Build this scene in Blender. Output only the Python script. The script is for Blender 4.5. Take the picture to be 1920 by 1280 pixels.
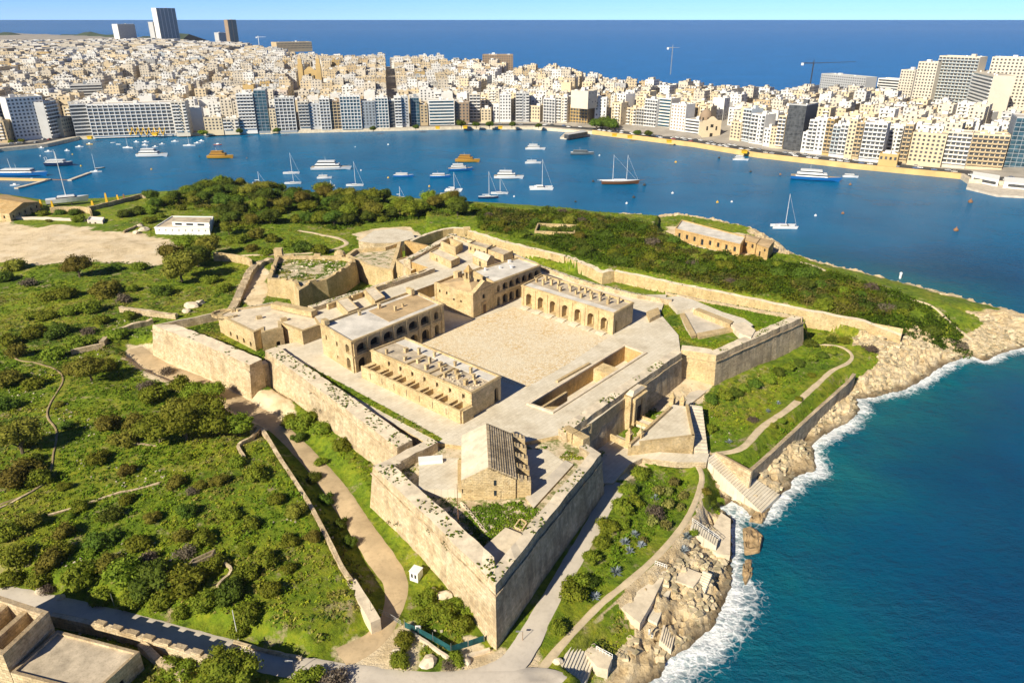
import bpy, bmesh, math, random
import numpy as np
from mathutils import Vector, Matrix
R = math.radians
rnd = random.Random(7)
nrs = np.random.RandomState(11)
for o in list(bpy.data.objects): bpy.data.objects.remove(o)
scene = bpy.context.scene
COL = scene.collection

# ------------------------------------------------------------------ camera, sky, sun, exposure
FPX, HCAM = 1350.0, 110.0
PITCH = math.atan((640 - 33) / FPX)
cam = bpy.data.cameras.new('camera'); camo = bpy.data.objects.new('camera', cam); COL.objects.link(camo)
cam.sensor_width = 36.0; cam.lens = FPX / 1920 * 36.0
cam.clip_start = 1.0; cam.clip_end = 90000
camo.location = (0, 0, HCAM); camo.rotation_euler = (math.pi / 2 - PITCH, 0, 0)
scene.camera = camo
SUN_EL, SUN_DIR = 34.0, 50.0            # elevation; the light travels towards this compass angle (from +x, degrees)
world = bpy.data.worlds.new('World'); scene.world = world; world.use_nodes = True
wn = world.node_tree.nodes; wl = world.node_tree.links
bg = wn['Background']
sky = wn.new('ShaderNodeTexSky'); sky.sky_type = 'NISHITA'; sky.sun_disc = False
sky.sun_elevation = R(SUN_EL); sky.altitude = 0; sky.air_density = 0.31; sky.dust_density = 0.0; sky.ozone_density = 8.0
# sun_rotation: azimuth of the sun measured clockwise from +y
sdx, sdy = -math.cos(R(SUN_DIR)), -math.sin(R(SUN_DIR))
sky.sun_rotation = math.atan2(sdx, sdy)
wl.new(sky.outputs[0], bg.inputs[0]); bg.inputs[1].default_value = 0.095
sun = bpy.data.lights.new('sun', 'SUN'); suno = bpy.data.objects.new('sun', sun); COL.objects.link(suno)
sun.energy = 4.5; sun.angle = R(0.5); sun.color = (1.0, 0.90, 0.71)
ld = Vector((math.cos(R(SUN_DIR)) * math.cos(R(SUN_EL)), math.sin(R(SUN_DIR)) * math.cos(R(SUN_EL)), -math.sin(R(SUN_EL))))
suno.rotation_euler = ld.to_track_quat('-Z', 'Y').to_euler()
vs = scene.view_settings
vs.view_transform = 'Standard'; vs.look = 'None'; vs.exposure = 0.74; vs.gamma = 1.0; vs.use_curve_mapping = False
scene.cycles.max_bounces = 5; scene.cycles.diffuse_bounces = 4; scene.cycles.glossy_bounces = 2
scene.cycles.transmission_bounces = 2; scene.cycles.transparent_max_bounces = 6
scene.cycles.use_denoising = True
scene.cycles.caustics_reflective = False; scene.cycles.caustics_refractive = False

# ------------------------------------------------------------------ picking points of the photograph on level planes
_c, _s = math.cos(PITCH), math.sin(PITCH)
def P(px, py, z=0.0):
    dx = (px - 960) / FPX; dy = -(py - 640) / FPX
    d = (dx, _c + dy * _s, -_s + dy * _c); t = (z - HCAM) / d[2]
    return Vector((d[0] * t, d[1] * t, z))
def Q(x, y, z):
    r2 = z - HCAM; f = y * _c - r2 * _s; u = y * _s + r2 * _c
    return 960 + FPX * x / f, 640 - FPX * u / f
def ppm(x, y, z):                          # photograph pixels per metre there
    return FPX / (y * _c - (z - HCAM) * _s)

# ------------------------------------------------------------------ helpers
def tag(o, label=None, cat=None, group=None, kind=None):
    if label: o['label'] = label
    if cat: o['category'] = cat
    if group: o['group'] = group
    if kind: o['kind'] = kind
    return o
def thing(name, label, cat, loc, group=None, rz=0.0):
    o = bpy.data.objects.new(name, None); COL.objects.link(o)
    o.location = loc; o.rotation_euler = (0, 0, rz); o.empty_display_size = 0.5
    return tag(o, label, cat, group)
def link(name, me, parent=None, loc=None, rz=None, scale=None):
    o = bpy.data.objects.new(name, me); COL.objects.link(o)
    if parent is not None: o.parent = parent
    if loc is not None: o.location = loc
    if rz is not None: o.rotation_euler = (0, 0, rz)
    if scale is not None: o.scale = scale
    return o
class MB:
    def __init__(s): s.v = []; s.f = []; s.m = []
    def face(s, pts, m=0):
        n = len(s.v); s.v += [tuple(p) for p in pts]; s.f.append(tuple(range(n, n + len(pts)))); s.m.append(m)
    def box(s, c, d, rz=0.0, m=0, top=None):
        # centre of the base, size; top: scale of the top face
        ca, sa = math.cos(rz), math.sin(rz); t = 1.0 if top is None else top
        n = len(s.v)
        for k, zz in ((1.0, 0), (t, d[2])):
            for x, y in ((-.5, -.5), (.5, -.5), (.5, .5), (-.5, .5)):
                X, Y = x * d[0] * k, y * d[1] * k
                s.v.append((c[0] + X * ca - Y * sa, c[1] + X * sa + Y * ca, c[2] + zz))
        for f in ((3, 2, 1, 0), (4, 5, 6, 7), (0, 1, 5, 4), (1, 2, 6, 5), (2, 3, 7, 6), (3, 0, 4, 7)):
            s.f.append(tuple(n + i for i in f)); s.m.append(m)
    def prism(s, poly, z0, z1, m=0, mt=None, bottom=False, poly1=None):
        # poly: xy list, counter-clockwise; poly1: another outline for the top
        a = [Vector((p[0], p[1])) for p in poly]; b = a if poly1 is None else [Vector((p[0], p[1])) for p in poly1]
        if sum(a[i].x * a[(i + 1) % len(a)].y - a[(i + 1) % len(a)].x * a[i].y for i in range(len(a))) < 0:
            a = a[::-1]; b = b[::-1]
        k = len(a); n = len(s.v)
        zf0 = z0 if callable(z0) else (lambda p: z0); zf1 = z1 if callable(z1) else (lambda p: z1)
        s.v += [(p.x, p.y, zf0(p)) for p in a] + [(p.x, p.y, zf1(p)) for p in b]
        for i in range(k):
            j = (i + 1) % k; s.f.append((n + i, n + j, n + k + j, n + k + i)); s.m.append(m)
        s.f.append(tuple(range(n + k, n + 2 * k))); s.m.append(m if mt is None else mt)
        if bottom: s.f.append(tuple(range(n + k - 1, n - 1, -1))); s.m.append(m)
    def tube(s, a, b, r0, r1=None, k=6, m=0):
        a = Vector(a); b = Vector(b); r1 = r0 if r1 is None else r1
        d = (b - a).normalized(); u = d.orthogonal().normalized(); w = d.cross(u); n = len(s.v)
        for p, r in ((a, r0), (b, r1)):
            for i in range(k):
                t = 2 * math.pi * i / k; s.v.append(tuple(p + (u * math.cos(t) + w * math.sin(t)) * r))
        for i in range(k):
            j = (i + 1) % k; s.f.append((n + i, n + j, n + k + j, n + k + i)); s.m.append(m)
        s.f.append(tuple(range(n + k, n + 2 * k))); s.m.append(m)
        s.f.append(tuple(range(n + k - 1, n - 1, -1))); s.m.append(m)
    def lathe(s, c, prof, k=12, m=0):
        n = len(s.v)
        for r, z in prof:
            for i in range(k):
                t = 2 * math.pi * i / k; s.v.append((c[0] + r * math.cos(t), c[1] + r * math.sin(t), c[2] + z))
        for q in range(len(prof) - 1):
            for i in range(k):
                j = (i + 1) % k
                s.f.append((n + q * k + i, n + q * k + j, n + (q + 1) * k + j, n + (q + 1) * k + i)); s.m.append(m)
        s.f.append(tuple(range(n + (len(prof) - 1) * k, n + len(prof) * k))); s.m.append(m)
    def mesh(s, name, mats, origin=(0, 0, 0), smooth=False):
        me = bpy.data.meshes.new(name); ox, oy, oz = origin
        me.from_pydata([(x - ox, y - oy, z - oz) for x, y, z in s.v], [], s.f)
        for mt in (mats if isinstance(mats, (list, tuple)) else [mats]): me.materials.append(mt)
        if any(s.m): me.polygons.foreach_set('material_index', s.m)
        if smooth: me.polygons.foreach_set('use_smooth', [True] * len(me.polygons))
        me.update(); return me
    def build(s, name, mats, parent=None, smooth=False):
        # world-space shapes under a parent without rotation
        if parent is not None:
            o = link(name, s.mesh(name, mats, parent.location, smooth), parent)
        else:
            c = np.array(s.v); base = (float(c[:, 0].mean()), float(c[:, 1].mean()), float(c[:, 2].min()))
            o = link(name, s.mesh(name, mats, base, smooth)); o.location = base
        return o
def fast_mesh(name, verts, faces, mats, attrs=None, smooth=False, midx=None):
    """verts (n,3), faces (m,k) arrays"""
    me = bpy.data.meshes.new(name); verts = np.ascontiguousarray(verts, dtype=np.float32)
    faces = np.ascontiguousarray(faces, dtype=np.int32); nf, k = faces.shape
    me.vertices.add(len(verts)); me.vertices.foreach_set('co', verts.ravel())
    me.loops.add(nf * k); me.loops.foreach_set('vertex_index', faces.ravel())
    me.polygons.add(nf); me.polygons.foreach_set('loop_start', np.arange(0, nf * k, k, dtype=np.int32))
    me.polygons.foreach_set('use_smooth', np.full(nf, bool(smooth)))
    for mt in (mats if isinstance(mats, (list, tuple)) else [mats]): me.materials.append(mt)
    if midx is not None: me.polygons.foreach_set('material_index', np.asarray(midx, dtype=np.int32))
    for nm, (typ, dom, arr) in (attrs or {}).items():
        a = me.attributes.new(nm, typ, dom)
        a.data.foreach_set('color' if 'COLOR' in typ else 'value', np.ascontiguousarray(arr, dtype=np.float32).ravel())
    me.update(calc_edges=True); me.validate(); return me

# value noise on arrays
def _h(ix, iy, seed):
    n = (ix.astype(np.int64) * 374761393 + iy.astype(np.int64) * 668265263 + seed * 69069) & 0x7fffffff
    n = (n ^ (n >> 13)) * 1274126177 & 0x7fffffff
    return ((n ^ (n >> 16)) & 0xffff) / 65535.0
def vnoise(x, y, seed=0):
    ix = np.floor(x); iy = np.floor(y); fx = x - ix; fy = y - iy
    fx = fx * fx * (3 - 2 * fx); fy = fy * fy * (3 - 2 * fy)
    a = _h(ix, iy, seed); b = _h(ix + 1, iy, seed); c = _h(ix, iy + 1, seed); d = _h(ix + 1, iy + 1, seed)
    return (a * (1 - fx) + b * fx) * (1 - fy) + (c * (1 - fx) + d * fx) * fy
def fbm(x, y, oct=4, seed=0):
    t = 0; a = .5
    for k in range(oct): t = t + a * (vnoise(x, y, seed + k * 17) - .5); x = x * 2.03; y = y * 2.03; a *= .5
    return t
def seg_dist(x, y, pts, closed=False):
    best = np.full(x.shape, 1e9); n = len(pts)
    for i in range(n if closed else n - 1):
        a = pts[i]; b = pts[(i + 1) % n]; dx, dy = b[0] - a[0], b[1] - a[1]; L = dx * dx + dy * dy + 1e-9
        t = np.clip(((x - a[0]) * dx + (y - a[1]) * dy) / L, 0, 1)
        best = np.minimum(best, np.hypot(x - a[0] - t * dx, y - a[1] - t * dy))
    return best
def in_poly(x, y, pts):
    ins = np.zeros(x.shape, dtype=bool); n = len(pts); j = n - 1
    for i in range(n):
        xi, yi = pts[i][0], pts[i][1]; xj, yj = pts[j][0], pts[j][1]
        c = ((yi > y) != (yj > y)) & (x < (xj - xi) * (y - yi) / (yj - yi + 1e-12) + xi)
        ins ^= c; j = i
    return ins
def sstep(a, b, x):
    t = np.clip((x - a) / (b - a), 0, 1); return t * t * (3 - 2 * t)
def PP(pts, z):  # picks -> xy list on a level plane
    return [tuple(P(p[0], p[1], z)[:2]) for p in pts]

# ------------------------------------------------------------------ materials
def newmat(name, rough=0.8):
    m = bpy.data.materials.new(name); m.use_nodes = True; nt = m.node_tree
    b = nt.nodes['Principled BSDF']; b.inputs['Roughness'].default_value = rough
    b.inputs['Specular IOR Level'].default_value = 0.25
    return m, nt, b
def nd(nt, typ, **kw):
    n = nt.nodes.new(typ)
    for k, v in kw.items():
        if k == 'inp':
            for i, val in v.items(): n.inputs[i].default_value = val
        else: setattr(n, k, v)
    return n
def ramp(nt, fac, stops):
    r = nt.nodes.new('ShaderNodeValToRGB'); e = r.color_ramp.elements
    while len(e) < len(stops): e.new(0.5)
    for q, (p, c) in zip(e, stops): q.position = p; q.color = (c[0], c[1], c[2], 1) if len(c) == 3 else c
    nt.links.new(fac, r.inputs[0]); return r.outputs[0]
def mixc(nt, a, b, fac, mode='MIX'):
    n = nt.nodes.new('ShaderNodeMix'); n.data_type = 'RGBA'; n.blend_type = mode
    for i, v in ((0, fac), (6, a), (7, b)):
        if hasattr(v, 'is_output'): nt.links.new(v, n.inputs[i])
        else: n.inputs[i].default_value = v if i == 0 else ((*v, 1) if len(v) == 3 else v)
    return n.outputs[2]
def noise(nt, vec, scale, detail=4, rough=.55):
    n = nd(nt, 'ShaderNodeTexNoise', inp={'Scale': scale, 'Detail': detail, 'Roughness': rough})
    if vec is not None: nt.links.new(vec, n.inputs['Vector'])
    return n.outputs['Fac']
def worldpos(nt): return nt.nodes.new('ShaderNodeNewGeometry').outputs['Position']
def wallcoord(nt):
    """(run along the wall, height, 0) for any upright wall"""
    g = nt.nodes.new('ShaderNodeNewGeometry')
    cr = nd(nt, 'ShaderNodeVectorMath', operation='CROSS_PRODUCT'); cr.inputs[0].default_value = (0, 0, 1)
    nt.links.new(g.outputs['Normal'], cr.inputs[1])
    nm = nd(nt, 'ShaderNodeVectorMath', operation='NORMALIZE'); nt.links.new(cr.outputs[0], nm.inputs[0])
    dt = nd(nt, 'ShaderNodeVectorMath', operation='DOT_PRODUCT'); nt.links.new(nm.outputs[0], dt.inputs[0]); nt.links.new(g.outputs['Position'], dt.inputs[1])
    sp = nt.nodes.new('ShaderNodeSeparateXYZ'); nt.links.new(g.outputs['Position'], sp.inputs[0])
    cb = nt.nodes.new('ShaderNodeCombineXYZ'); nt.links.new(dt.outputs['Value'], cb.inputs[0]); nt.links.new(sp.outputs[2], cb.inputs[1])
    return cb.outputs[0]
def scaled(nt, vec, s):
    n = nd(nt, 'ShaderNodeVectorMath', operation='MULTIPLY'); n.inputs[1].default_value = s; nt.links.new(vec, n.inputs[0]); return n.outputs[0]
def bump(nt, b, h, strength=.4, dist=.1):
    n = nd(nt, 'ShaderNodeBump', inp={'Strength': strength, 'Distance': dist}); nt.links.new(h, n.inputs['Height']); nt.links.new(n.outputs[0], b.inputs['Normal'])
def stone(name, c0, c1, c2, course=0.6, stain=0.5, staincol=(.10, .085, .065), blocks=.25, rough=.9, pits=0.0):
    """weathered ashlar: blotches, courses, dark streaks running down"""
    m, nt, b = newmat(name, rough); w = worldpos(nt); wc = wallcoord(nt)
    col = ramp(nt, noise(nt, w, .22, 6, .6), [(.30, c0), (.5, c1), (.72, c2)])
    fine = noise(nt, w, 1.9, 5, .7)
    col = mixc(nt, col, mixc(nt, col, (.5, .5, .5), 1.0, 'MULTIPLY'), ramp(nt, fine, [(.50, (0, 0, 0)), (.72, (.85, .85, .85))]))
    med = noise(nt, w, .75, 6, .72); col = mixc(nt, col, mixc(nt, col, (1.25, 1.2, 1.1), 1.0, 'MULTIPLY'), ramp(nt, med, [(.5, (0, 0, 0)), (.66, (.8, .8, .8))])); col = mixc(nt, col, mixc(nt, col, (.74, .67, .57), 1.0, 'MULTIPLY'), ramp(nt, med, [(.34, (.9, .9, .9)), (.46, (0, 0, 0))]))
    br = nd(nt, 'ShaderNodeTexBrick', inp={'Scale': 1.0, 'Mortar Size': .028, 'Mortar Smooth': .3, 'Bias': 0.0, 'Brick Width': course * 2.1, 'Row Height': course,
                                             'Color1': (1, 1, 1, 1), 'Color2': (.60, .57, .52, 1), 'Mortar': (.30, .26, .21, 1)})
    nt.links.new(wc, br.inputs['Vector'])
    col = mixc(nt, col, br.outputs['Color'], blocks, 'MULTIPLY')
    st = noise(nt, scaled(nt, wc, (.55, .07, 1)), 1.0, 5, .65)
    blot = noise(nt, wc, .13, 4, .6)
    mu = nd(nt, 'ShaderNodeMath', operation='MULTIPLY'); nt.links.new(st, mu.inputs[0]); nt.links.new(blot, mu.inputs[1])
    col = mixc(nt, col, staincol, ramp(nt, mu.outputs[0], [(.22, (0, 0, 0)), (.40, (stain, stain, stain))]))
    nt.links.new(col, b.inputs['Base Color'])
    ad = nd(nt, 'ShaderNodeMath', operation='MULTIPLY_ADD', inp={1: .5}); nt.links.new(br.outputs['Fac'], ad.inputs[0]); ad.inputs[1].default_value = -.6; nt.links.new(fine, ad.inputs[2])
    bump(nt, b, ad.outputs[0], .9, .2)
    return m
def plain(name, c, rough=.7, var=.18, scale=.6, spec=.25, fine=3.0, bmp=.15, metal=0.0):
    m, nt, b = newmat(name, rough); w = worldpos(nt)
    lo = tuple(x * (1 - var) for x in c); hi = tuple(min(1, x * (1 + var)) for x in c)
    col = ramp(nt, noise(nt, w, scale, 5, .6), [(.3, lo), (.7, hi)])
    f = noise(nt, w, fine, 4, .7)
    col = mixc(nt, col, mixc(nt, col, (.6, .58, .55), 1.0, 'MULTIPLY'), ramp(nt, f, [(.5, (0, 0, 0)), (.85, (var * 3, var * 3, var * 3))]))
    nt.links.new(col, b.inputs['Base Color']); b.inputs['Specular IOR Level'].default_value = spec; b.inputs['Metallic'].default_value = metal
    if bmp: bump(nt, b, f, bmp, .05)
    return m
def glass(name, c=(.02, .03, .04), rough=.12):
    m, nt, b = newmat(name, rough); b.inputs['Specular IOR Level'].default_value = .6
    w = worldpos(nt)
    nt.links.new(ramp(nt, noise(nt, w, .35, 2), [(.35, tuple(x * .6 for x in c)), (.65, tuple(x * 1.5 for x in c))]), b.inputs['Base Color'])
    return m
M = {}
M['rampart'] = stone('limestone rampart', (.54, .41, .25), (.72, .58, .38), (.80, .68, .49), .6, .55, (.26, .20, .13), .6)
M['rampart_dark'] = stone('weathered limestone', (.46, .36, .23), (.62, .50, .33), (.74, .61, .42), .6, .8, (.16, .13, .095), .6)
M['house'] = stone('limestone house', (.60, .45, .23), (.72, .56, .31), (.79, .64, .40), .42, .4, (.28, .20, .11), .35)
M['house_gold'] = stone('golden limestone', (.58, .38, .15), (.66, .45, .20), (.70, .52, .27), .38, .4, (.20, .14, .07), .25)
M['paleroof'] = plain('pale screed roof', (.64, .60, .53), .85, .24, .22, bmp=.1)
M['roof_terra'] = plain('worn terracotta screed', (.50, .36, .20), .9, .25, .25)
M['roof_grey'] = plain('weathered roof deck', (.50, .42, .31), .9, .38, .3)
M['ramptop'] = plain('parapet top screed', (.68, .58, .43), .95, .22, .35, fine=1.3)
m, nt, b = newmat('pale flagstones', .9); w = worldpos(nt)
vr = nd(nt, 'ShaderNodeVectorRotate', rotation_type='Z_AXIS', inp={'Angle': R(-50)}); nt.links.new(w, vr.inputs['Vector'])
col = ramp(nt, noise(nt, w, .13, 6, .68), [(.28, (.52, .45, .34)), (.45, (.67, .60, .47)), (.7, (.75, .69, .57))])
br = nd(nt, 'ShaderNodeTexBrick', inp={'Scale': 1.0, 'Mortar Size': .03, 'Brick Width': 1.7, 'Row Height': 1.1, 'Color1': (1, 1, 1, 1), 'Color2': (.80, .78, .74, 1), 'Mortar': (.45, .40, .33, 1)}); nt.links.new(vr.outputs[0], br.inputs['Vector'])
col = mixc(nt, col, br.outputs['Color'], .55, 'MULTIPLY'); f = noise(nt, w, .9, 6, .75)
col = mixc(nt, col, (.36, .30, .21), ramp(nt, f, [(.58, (0, 0, 0)), (.74, (.7, .7, .7))])); nt.links.new(col, b.inputs['Base Color']); bump(nt, b, f, .3, .05); M['paving'] = m
M['concrete'] = plain('concrete', (.56, .50, .41), .9, .2, .3)
M['white'] = plain('white paint', (.80, .79, .76), .6, .05, .5)
M['glass'] = glass('dark window glass')
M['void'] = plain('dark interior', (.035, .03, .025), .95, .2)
M['shutter'] = plain('brown wood', (.14, .085, .045), .7, .2)
M['metal'] = plain('galvanised metal', (.42, .43, .44), .45, .1, metal=.6)
M['iron'] = plain('dark iron', (.05, .05, .052), .55, .2)
M['rust'] = plain('rusty steel', (.26, .14, .07), .8, .3)
M['yellow'] = plain('yellow paint', (.78, .47, .03), .55, .1)
# ================================================================== SETTING: sea, island, roads
COAST_PX = [(1010,1420),(1120,1330),(1237,1264),(1249,1237),(1296,1210),(1307,1190),(1339,1170),(1354,1131),(1370,1100),(1372,971),(1350,950),(1372,936),(1408,962),(1436,960),(1460,928),(1479,909),
            (1491,889),(1531,880),(1521,831),(1562,800),(1590,790),(1612,766),(1602,745),(1665,735),(1700,725),(1741,701),(1769,684),(1817,663),(1844,673),(1879,660),(1925,646),(2010,628),(2030,606),
            (1920,592),(1866,577),(1768,554),(1686,531),(1624,515),(1548,498),(1483,475),(1462,455),(1420,432),(1330,412),(1265,403),(1225,408),(1130,402),(1085,396),(1020,391),(960,386),(870,381),
            (800,377),(740,371),(620,365),(520,357),(430,349),(340,356),(285,366),(200,377),(110,380),(20,366),(-150,350)]
COAST = PP(COAST_PX, 0.6) + [(-520, 420), (-700, 300), (-700, -150), (0, -150), (22, 40), (18, 62)]
# roads and paths: centre line picks with width in metres, at about their height
ROADS = {
 'main_road': (8.0, 'asphalt', [(-140,1068,5.2),(0,1107,5.2),(120,1133,5.2),(250,1164,5.0),(400,1204,5.0),(520,1237,5.2),(640,1258,5.2),(780,1272,5.2),(880,1268,5.2),(950,1243,5.0),(985,1200,4.8),(1008,1160,4.6),(1043,1100,4.4),(1076,1043,4.4),(1110,985,4.4),(1136,938,4.6),(1160,900,6.5)]),
 'road_spur': (7.0, 'asphalt', [(860,1276,5),(960,1275,5),(1020,1268,4.5),(1060,1290,4.5)]),
 'ditch_track': (6.6, 'dirtroad', [(252,655,6),(300,690,7),(360,714,7),(420,745,7.5),(470,772,7),(520,803,5.5),(572,853,5.5),(625,915,6),(672,985,6),(712,1045,6.5),(742,1095,5.5),(735,1150,4.2),(702,1200,5.0),(640,1236,6)]),
 'garden_path': (6.2, 'path', [(1306,868,2.0),(1316,895,1.6),(1308,930,1.6),(1290,970,1.6),(1262,1010,1.7),(1225,1050,1.7),(1180,1090,1.7),(1130,1130,1.7),(1085,1175,1.7),(1040,1225,1.8),(1010,1262,2.0)]),
 'sea_walk': (6.2, 'path', [(1335,852,1.8),(1390,840,2.2),(1430,800,2.4),(1480,765,2.4),(1530,722,2.0),(1560,695,1.8),(1590,680,1.6),(1597,665,1.4),(1575,650,1.3),(1530,645,1.2)]),
 'hill_footpath': (9.0, 'trodden', [(20,640,.6),(32,682,.6),(70,690,.6),(105,700,.6),(120,720,.6),(95,765,.6),(92,790,.6),(108,815,.6),(104,860,.6),(95,895,.6),(60,930,.6),(0,955,.6)]),
 'park_path': (9.0, 'path', [(440,478,2.0),(520,476,2),(610,470,2.2),(650,455,2.5),(600,440,2.2),(560,432,2.0)]),
 'scrub_footpath': (7.5, 'path', [(1500,498,1.2),(1545,515,1.5),(1550,530,1.6),(1600,545,1.2),(1660,560,1.1),(1740,575,1.1),(1790,600,1.2),(1830,618,1.4)]),
}
def catmull(pts, step=1.0):
    out = []; p = [np.array(q, float) for q in pts]; p = [2 * p[0] - p[1]] + p + [2 * p[-1] - p[-2]]
    for i in range(1, len(p) - 2):
        L = np.linalg.norm(p[i + 1][:2] - p[i][:2]); n = max(2, int(L / step))
        for k in range(n):
            t = k / n; a, b, c, d = p[i - 1], p[i], p[i + 1], p[i + 2]
            out.append(.5 * (2 * b + (c - a) * t + (2 * a - 5 * b + 4 * c - d) * t * t + (3 * b - a - 3 * c + d) * t ** 3))
    out.append(p[-2]); return out
ROADL = {}
for k, (z, mt, pk) in ROADS.items():
    ROADL[k] = catmull([(*P(a, b, z)[:2], w) for a, b, w in pk])
# raised ground left of the ditch wall, and the ground behind the long ditch wall
WALL_L = PP([(470,803),(488,800),(530,866),(575,935),(612,1003),(640,1060),(678,1120),(708,1168)], 10.3)
HILL = WALL_L + PP([(690,1178),(560,1212),(420,1188),(250,1140),(120,1112),(0,1085),(-200,1040),(-260,760),(-100,640),(60,650),(200,690),(330,745),(420,800)], 10.3)
WALL_R = PP([(800,424),(873,430),(940,453),(1000,467),(1058,481),(1100,500),(1152,508),(1250,529),(1360,551),(1500,580),(1620,603),(1700,634)], 12)
BACK = WALL_R + PP([(1790,628),(1900,600),(1700,545),(1450,470),(1200,410),(900,395),(800,395)], 9)
def terrain(x, y):
    dc = seg_dist(x, y, COAST, True); ins = in_poly(x, y, COAST)
    open_sea = sstep(-60, 40, x + (y - 330) * -.25 - 0) # rockier towards the open sea
    base = 8.4 * (1 - np.exp(-dc / 15.0))
    h = np.where(ins, .35 + base, -dc * .35)
    n1 = fbm(x * .045, y * .045, 4, 3); h = np.where(ins, h + n1 * 2.4 * sstep(4, 20, dc), h)
    # hill left of the ditch
    e = HILL[len(WALL_L) - 1:] + [HILL[0]]
    d = seg_dist(x, y, e); i2 = in_poly(x, y, HILL); far = sstep(0, 9, d)
    h = np.where(i2, h + (10.2 + n1 * 2.5 - h) * far * np.clip(dc / 10, 0, 1), h)
    # ground behind the long wall
    e = BACK[len(WALL_R) - 1:] + [BACK[0]]
    i3 = in_poly(x, y, BACK); tgt = .5 + 11.2 * (1 - np.exp(-dc / 22.0)) + n1 * 2
    h = np.where(i3, np.maximum(h, tgt * 1.0), h)
    sy_ = in_poly(x, y, PP([(1235,405),(1300,400),(1480,450),(1478,500),(1420,516),(1300,486),(1225,448)], 4)); h = np.where(sy_ & ins, np.minimum(h, 3.9), h)
    # ditch floor along the long wall and around the fort
    return h, dc, ins
# floor of the ditch right behind the fort (in front of the long wall): kept low
DITCH_R = PP([(1120,520),(1180,528),(1300,553),(1420,575),(1520,602),(1640,635),(1560,640),(1512,640),(1506,594),(1250,548),(1060,505)], 7)
FORTPOLY = PP([(929,1190),(1120,880),(1062,840),(1276,700),(1344,715),(1512,645),(1500,590),(1250,545),(1013,492),(880,440),(843,433),(790,445),(660,470),(560,560),(511,580),(300,650),(470,735),(500,725),(735,870),(700,930)], 8)
def axis(a): return np.unique(np.round(np.concatenate(a), 3))
gx = axis([np.arange(-700, -240, 6.), np.arange(-240, -130, 2.), np.arange(-130, 160, .8), np.arange(160, 300, 2.)])
gy = axis([np.arange(-150, 60, 6.), np.arange(60, 84, 1.5), np.arange(84, 262, .8), np.arange(262, 470, 1.8)])
GX, GY = np.meshgrid(gx, gy)
TZ, DC, INS = terrain(GX, GY)
fp = in_poly(GX, GY, FORTPOLY); TZ = np.where(fp, np.minimum(TZ, 7.2), TZ)
dr = in_poly(GX, GY, DITCH_R); TZ = np.where(dr, np.minimum(TZ, 5.5), TZ)
# level the ground under roads
flat = np.zeros_like(TZ)
for k, L in ROADL.items():
    pts = [(q[0], q[1]) for q in L[::3]]; w = float(np.mean([q[2] for q in L])); z = ROADS[k][0]
    bx0 = min(p[0] for p in pts) - 12; bx1 = max(p[0] for p in pts) + 12; by0 = min(p[1] for p in pts) - 12; by1 = max(p[1] for p in pts) + 12
    ix = np.where((gx > bx0) & (gx < bx1))[0]; iy = np.where((gy > by0) & (gy < by1))[0]
    sl = np.ix_(iy, ix); d = seg_dist(GX[sl], GY[sl], pts)
    tgt = {'main_road': 7.2, 'road_spur': 7.2, 'ditch_track': 6.9, 'garden_path': 6.4, 'sea_walk': 6.2}.get(k)
    f = 1 - sstep(w * .55, w * .55 + (3.5 if tgt else 1.0), d)
    if tgt is None: flat[sl] = np.maximum(flat[sl], f); continue
    okk = DC[sl] > 3; f = np.where(okk, f, 0)
    TZ[sl] = TZ[sl] + (tgt - TZ[sl]) * f; flat[sl] = np.maximum(flat[sl], f)
# rock shelf relief along the open shore, rough ground elsewhere
shelf = INS & (DC < 26)
east = sstep(20, 60, GX + (GY < 110) * 30)
rk = (1 - sstep(12, 24, DC + fbm(GX * .09, GY * .09, 3, 9) * 26)) * np.maximum(sstep(5, 30, GX), sstep(200, 300, GY) * .0)
rk = np.where((GY > 262) & (GX > 60), (1 - sstep(8, 16, DC + fbm(GX * .09, GY * .09, 3, 9) * 14)), rk)
rk = np.where((GX < 60) & (GY > 262), (1 - sstep(2, 5, DC)), rk)
rk = np.where(in_poly(GX, GY, PP([(1600,640),(1690,640),(1830,620),(1960,590),(1960,700),(1700,740),(1610,760),(1590,700)], 4)), 1.0, rk)
for g_ in ([(1150,905),(1205,862),(1300,866),(1325,880),(1305,960),(1270,1010),(1230,1052),(1190,1090),(1105,1168),(1040,1236),(1005,1245),(1060,1130),(1120,990)], [(1345,715),(1515,648),(1640,650),(1650,672),(1597,702),(1408,882),(1330,845),(1315,765)], [(1320,866),(1368,905),(1350,935),(1318,948)], [(1085,1198),(1160,1128),(1192,1168),(1130,1218)], [(1450,480),(1600,520),(1750,560),(1850,600),(1800,625),(1600,590),(1400,540)]):
    rk = np.where(in_poly(GX, GY, PP(g_, 6.4)), 0.0, rk)
ridge = 1 - np.abs(fbm(GX * .16, GY * .16, 5, 21)) * 3.2
strata = np.abs(((GX * .55 - GY * .35) * .22 + fbm(GX * .07, GY * .07, 3, 5) * 4) % 1 - .5) * 2
crk = np.abs(fbm(GX * .33, GY * .33, 3, 91)); rocky = (ridge - .6) * .8 + (strata - .5) * .9 + fbm(GX * .55, GY * .55, 3, 31) * 2.2 - (1 - sstep(.0, .05, crk)) * .9
TZ = np.where(INS, TZ + rocky * rk * (1 - flat) * sstep(.2, 3, DC), TZ)
lev = TZ / .85 + fbm(GX * .12, GY * .12, 3, 71) * 1.6; fr_ = lev - np.floor(lev)
TZ = np.where(INS, TZ + (np.floor(lev) + sstep(.30, .62, fr_) - lev) * .85 * .9 * rk * (1 - flat), TZ)
TZ = TZ + np.where(INS, fbm(GX * .35, GY * .35, 3, 41) * .55 * (1 - flat) * (1 - rk), fbm(GX * .2, GY * .2, 3, 4) * .8)
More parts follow.
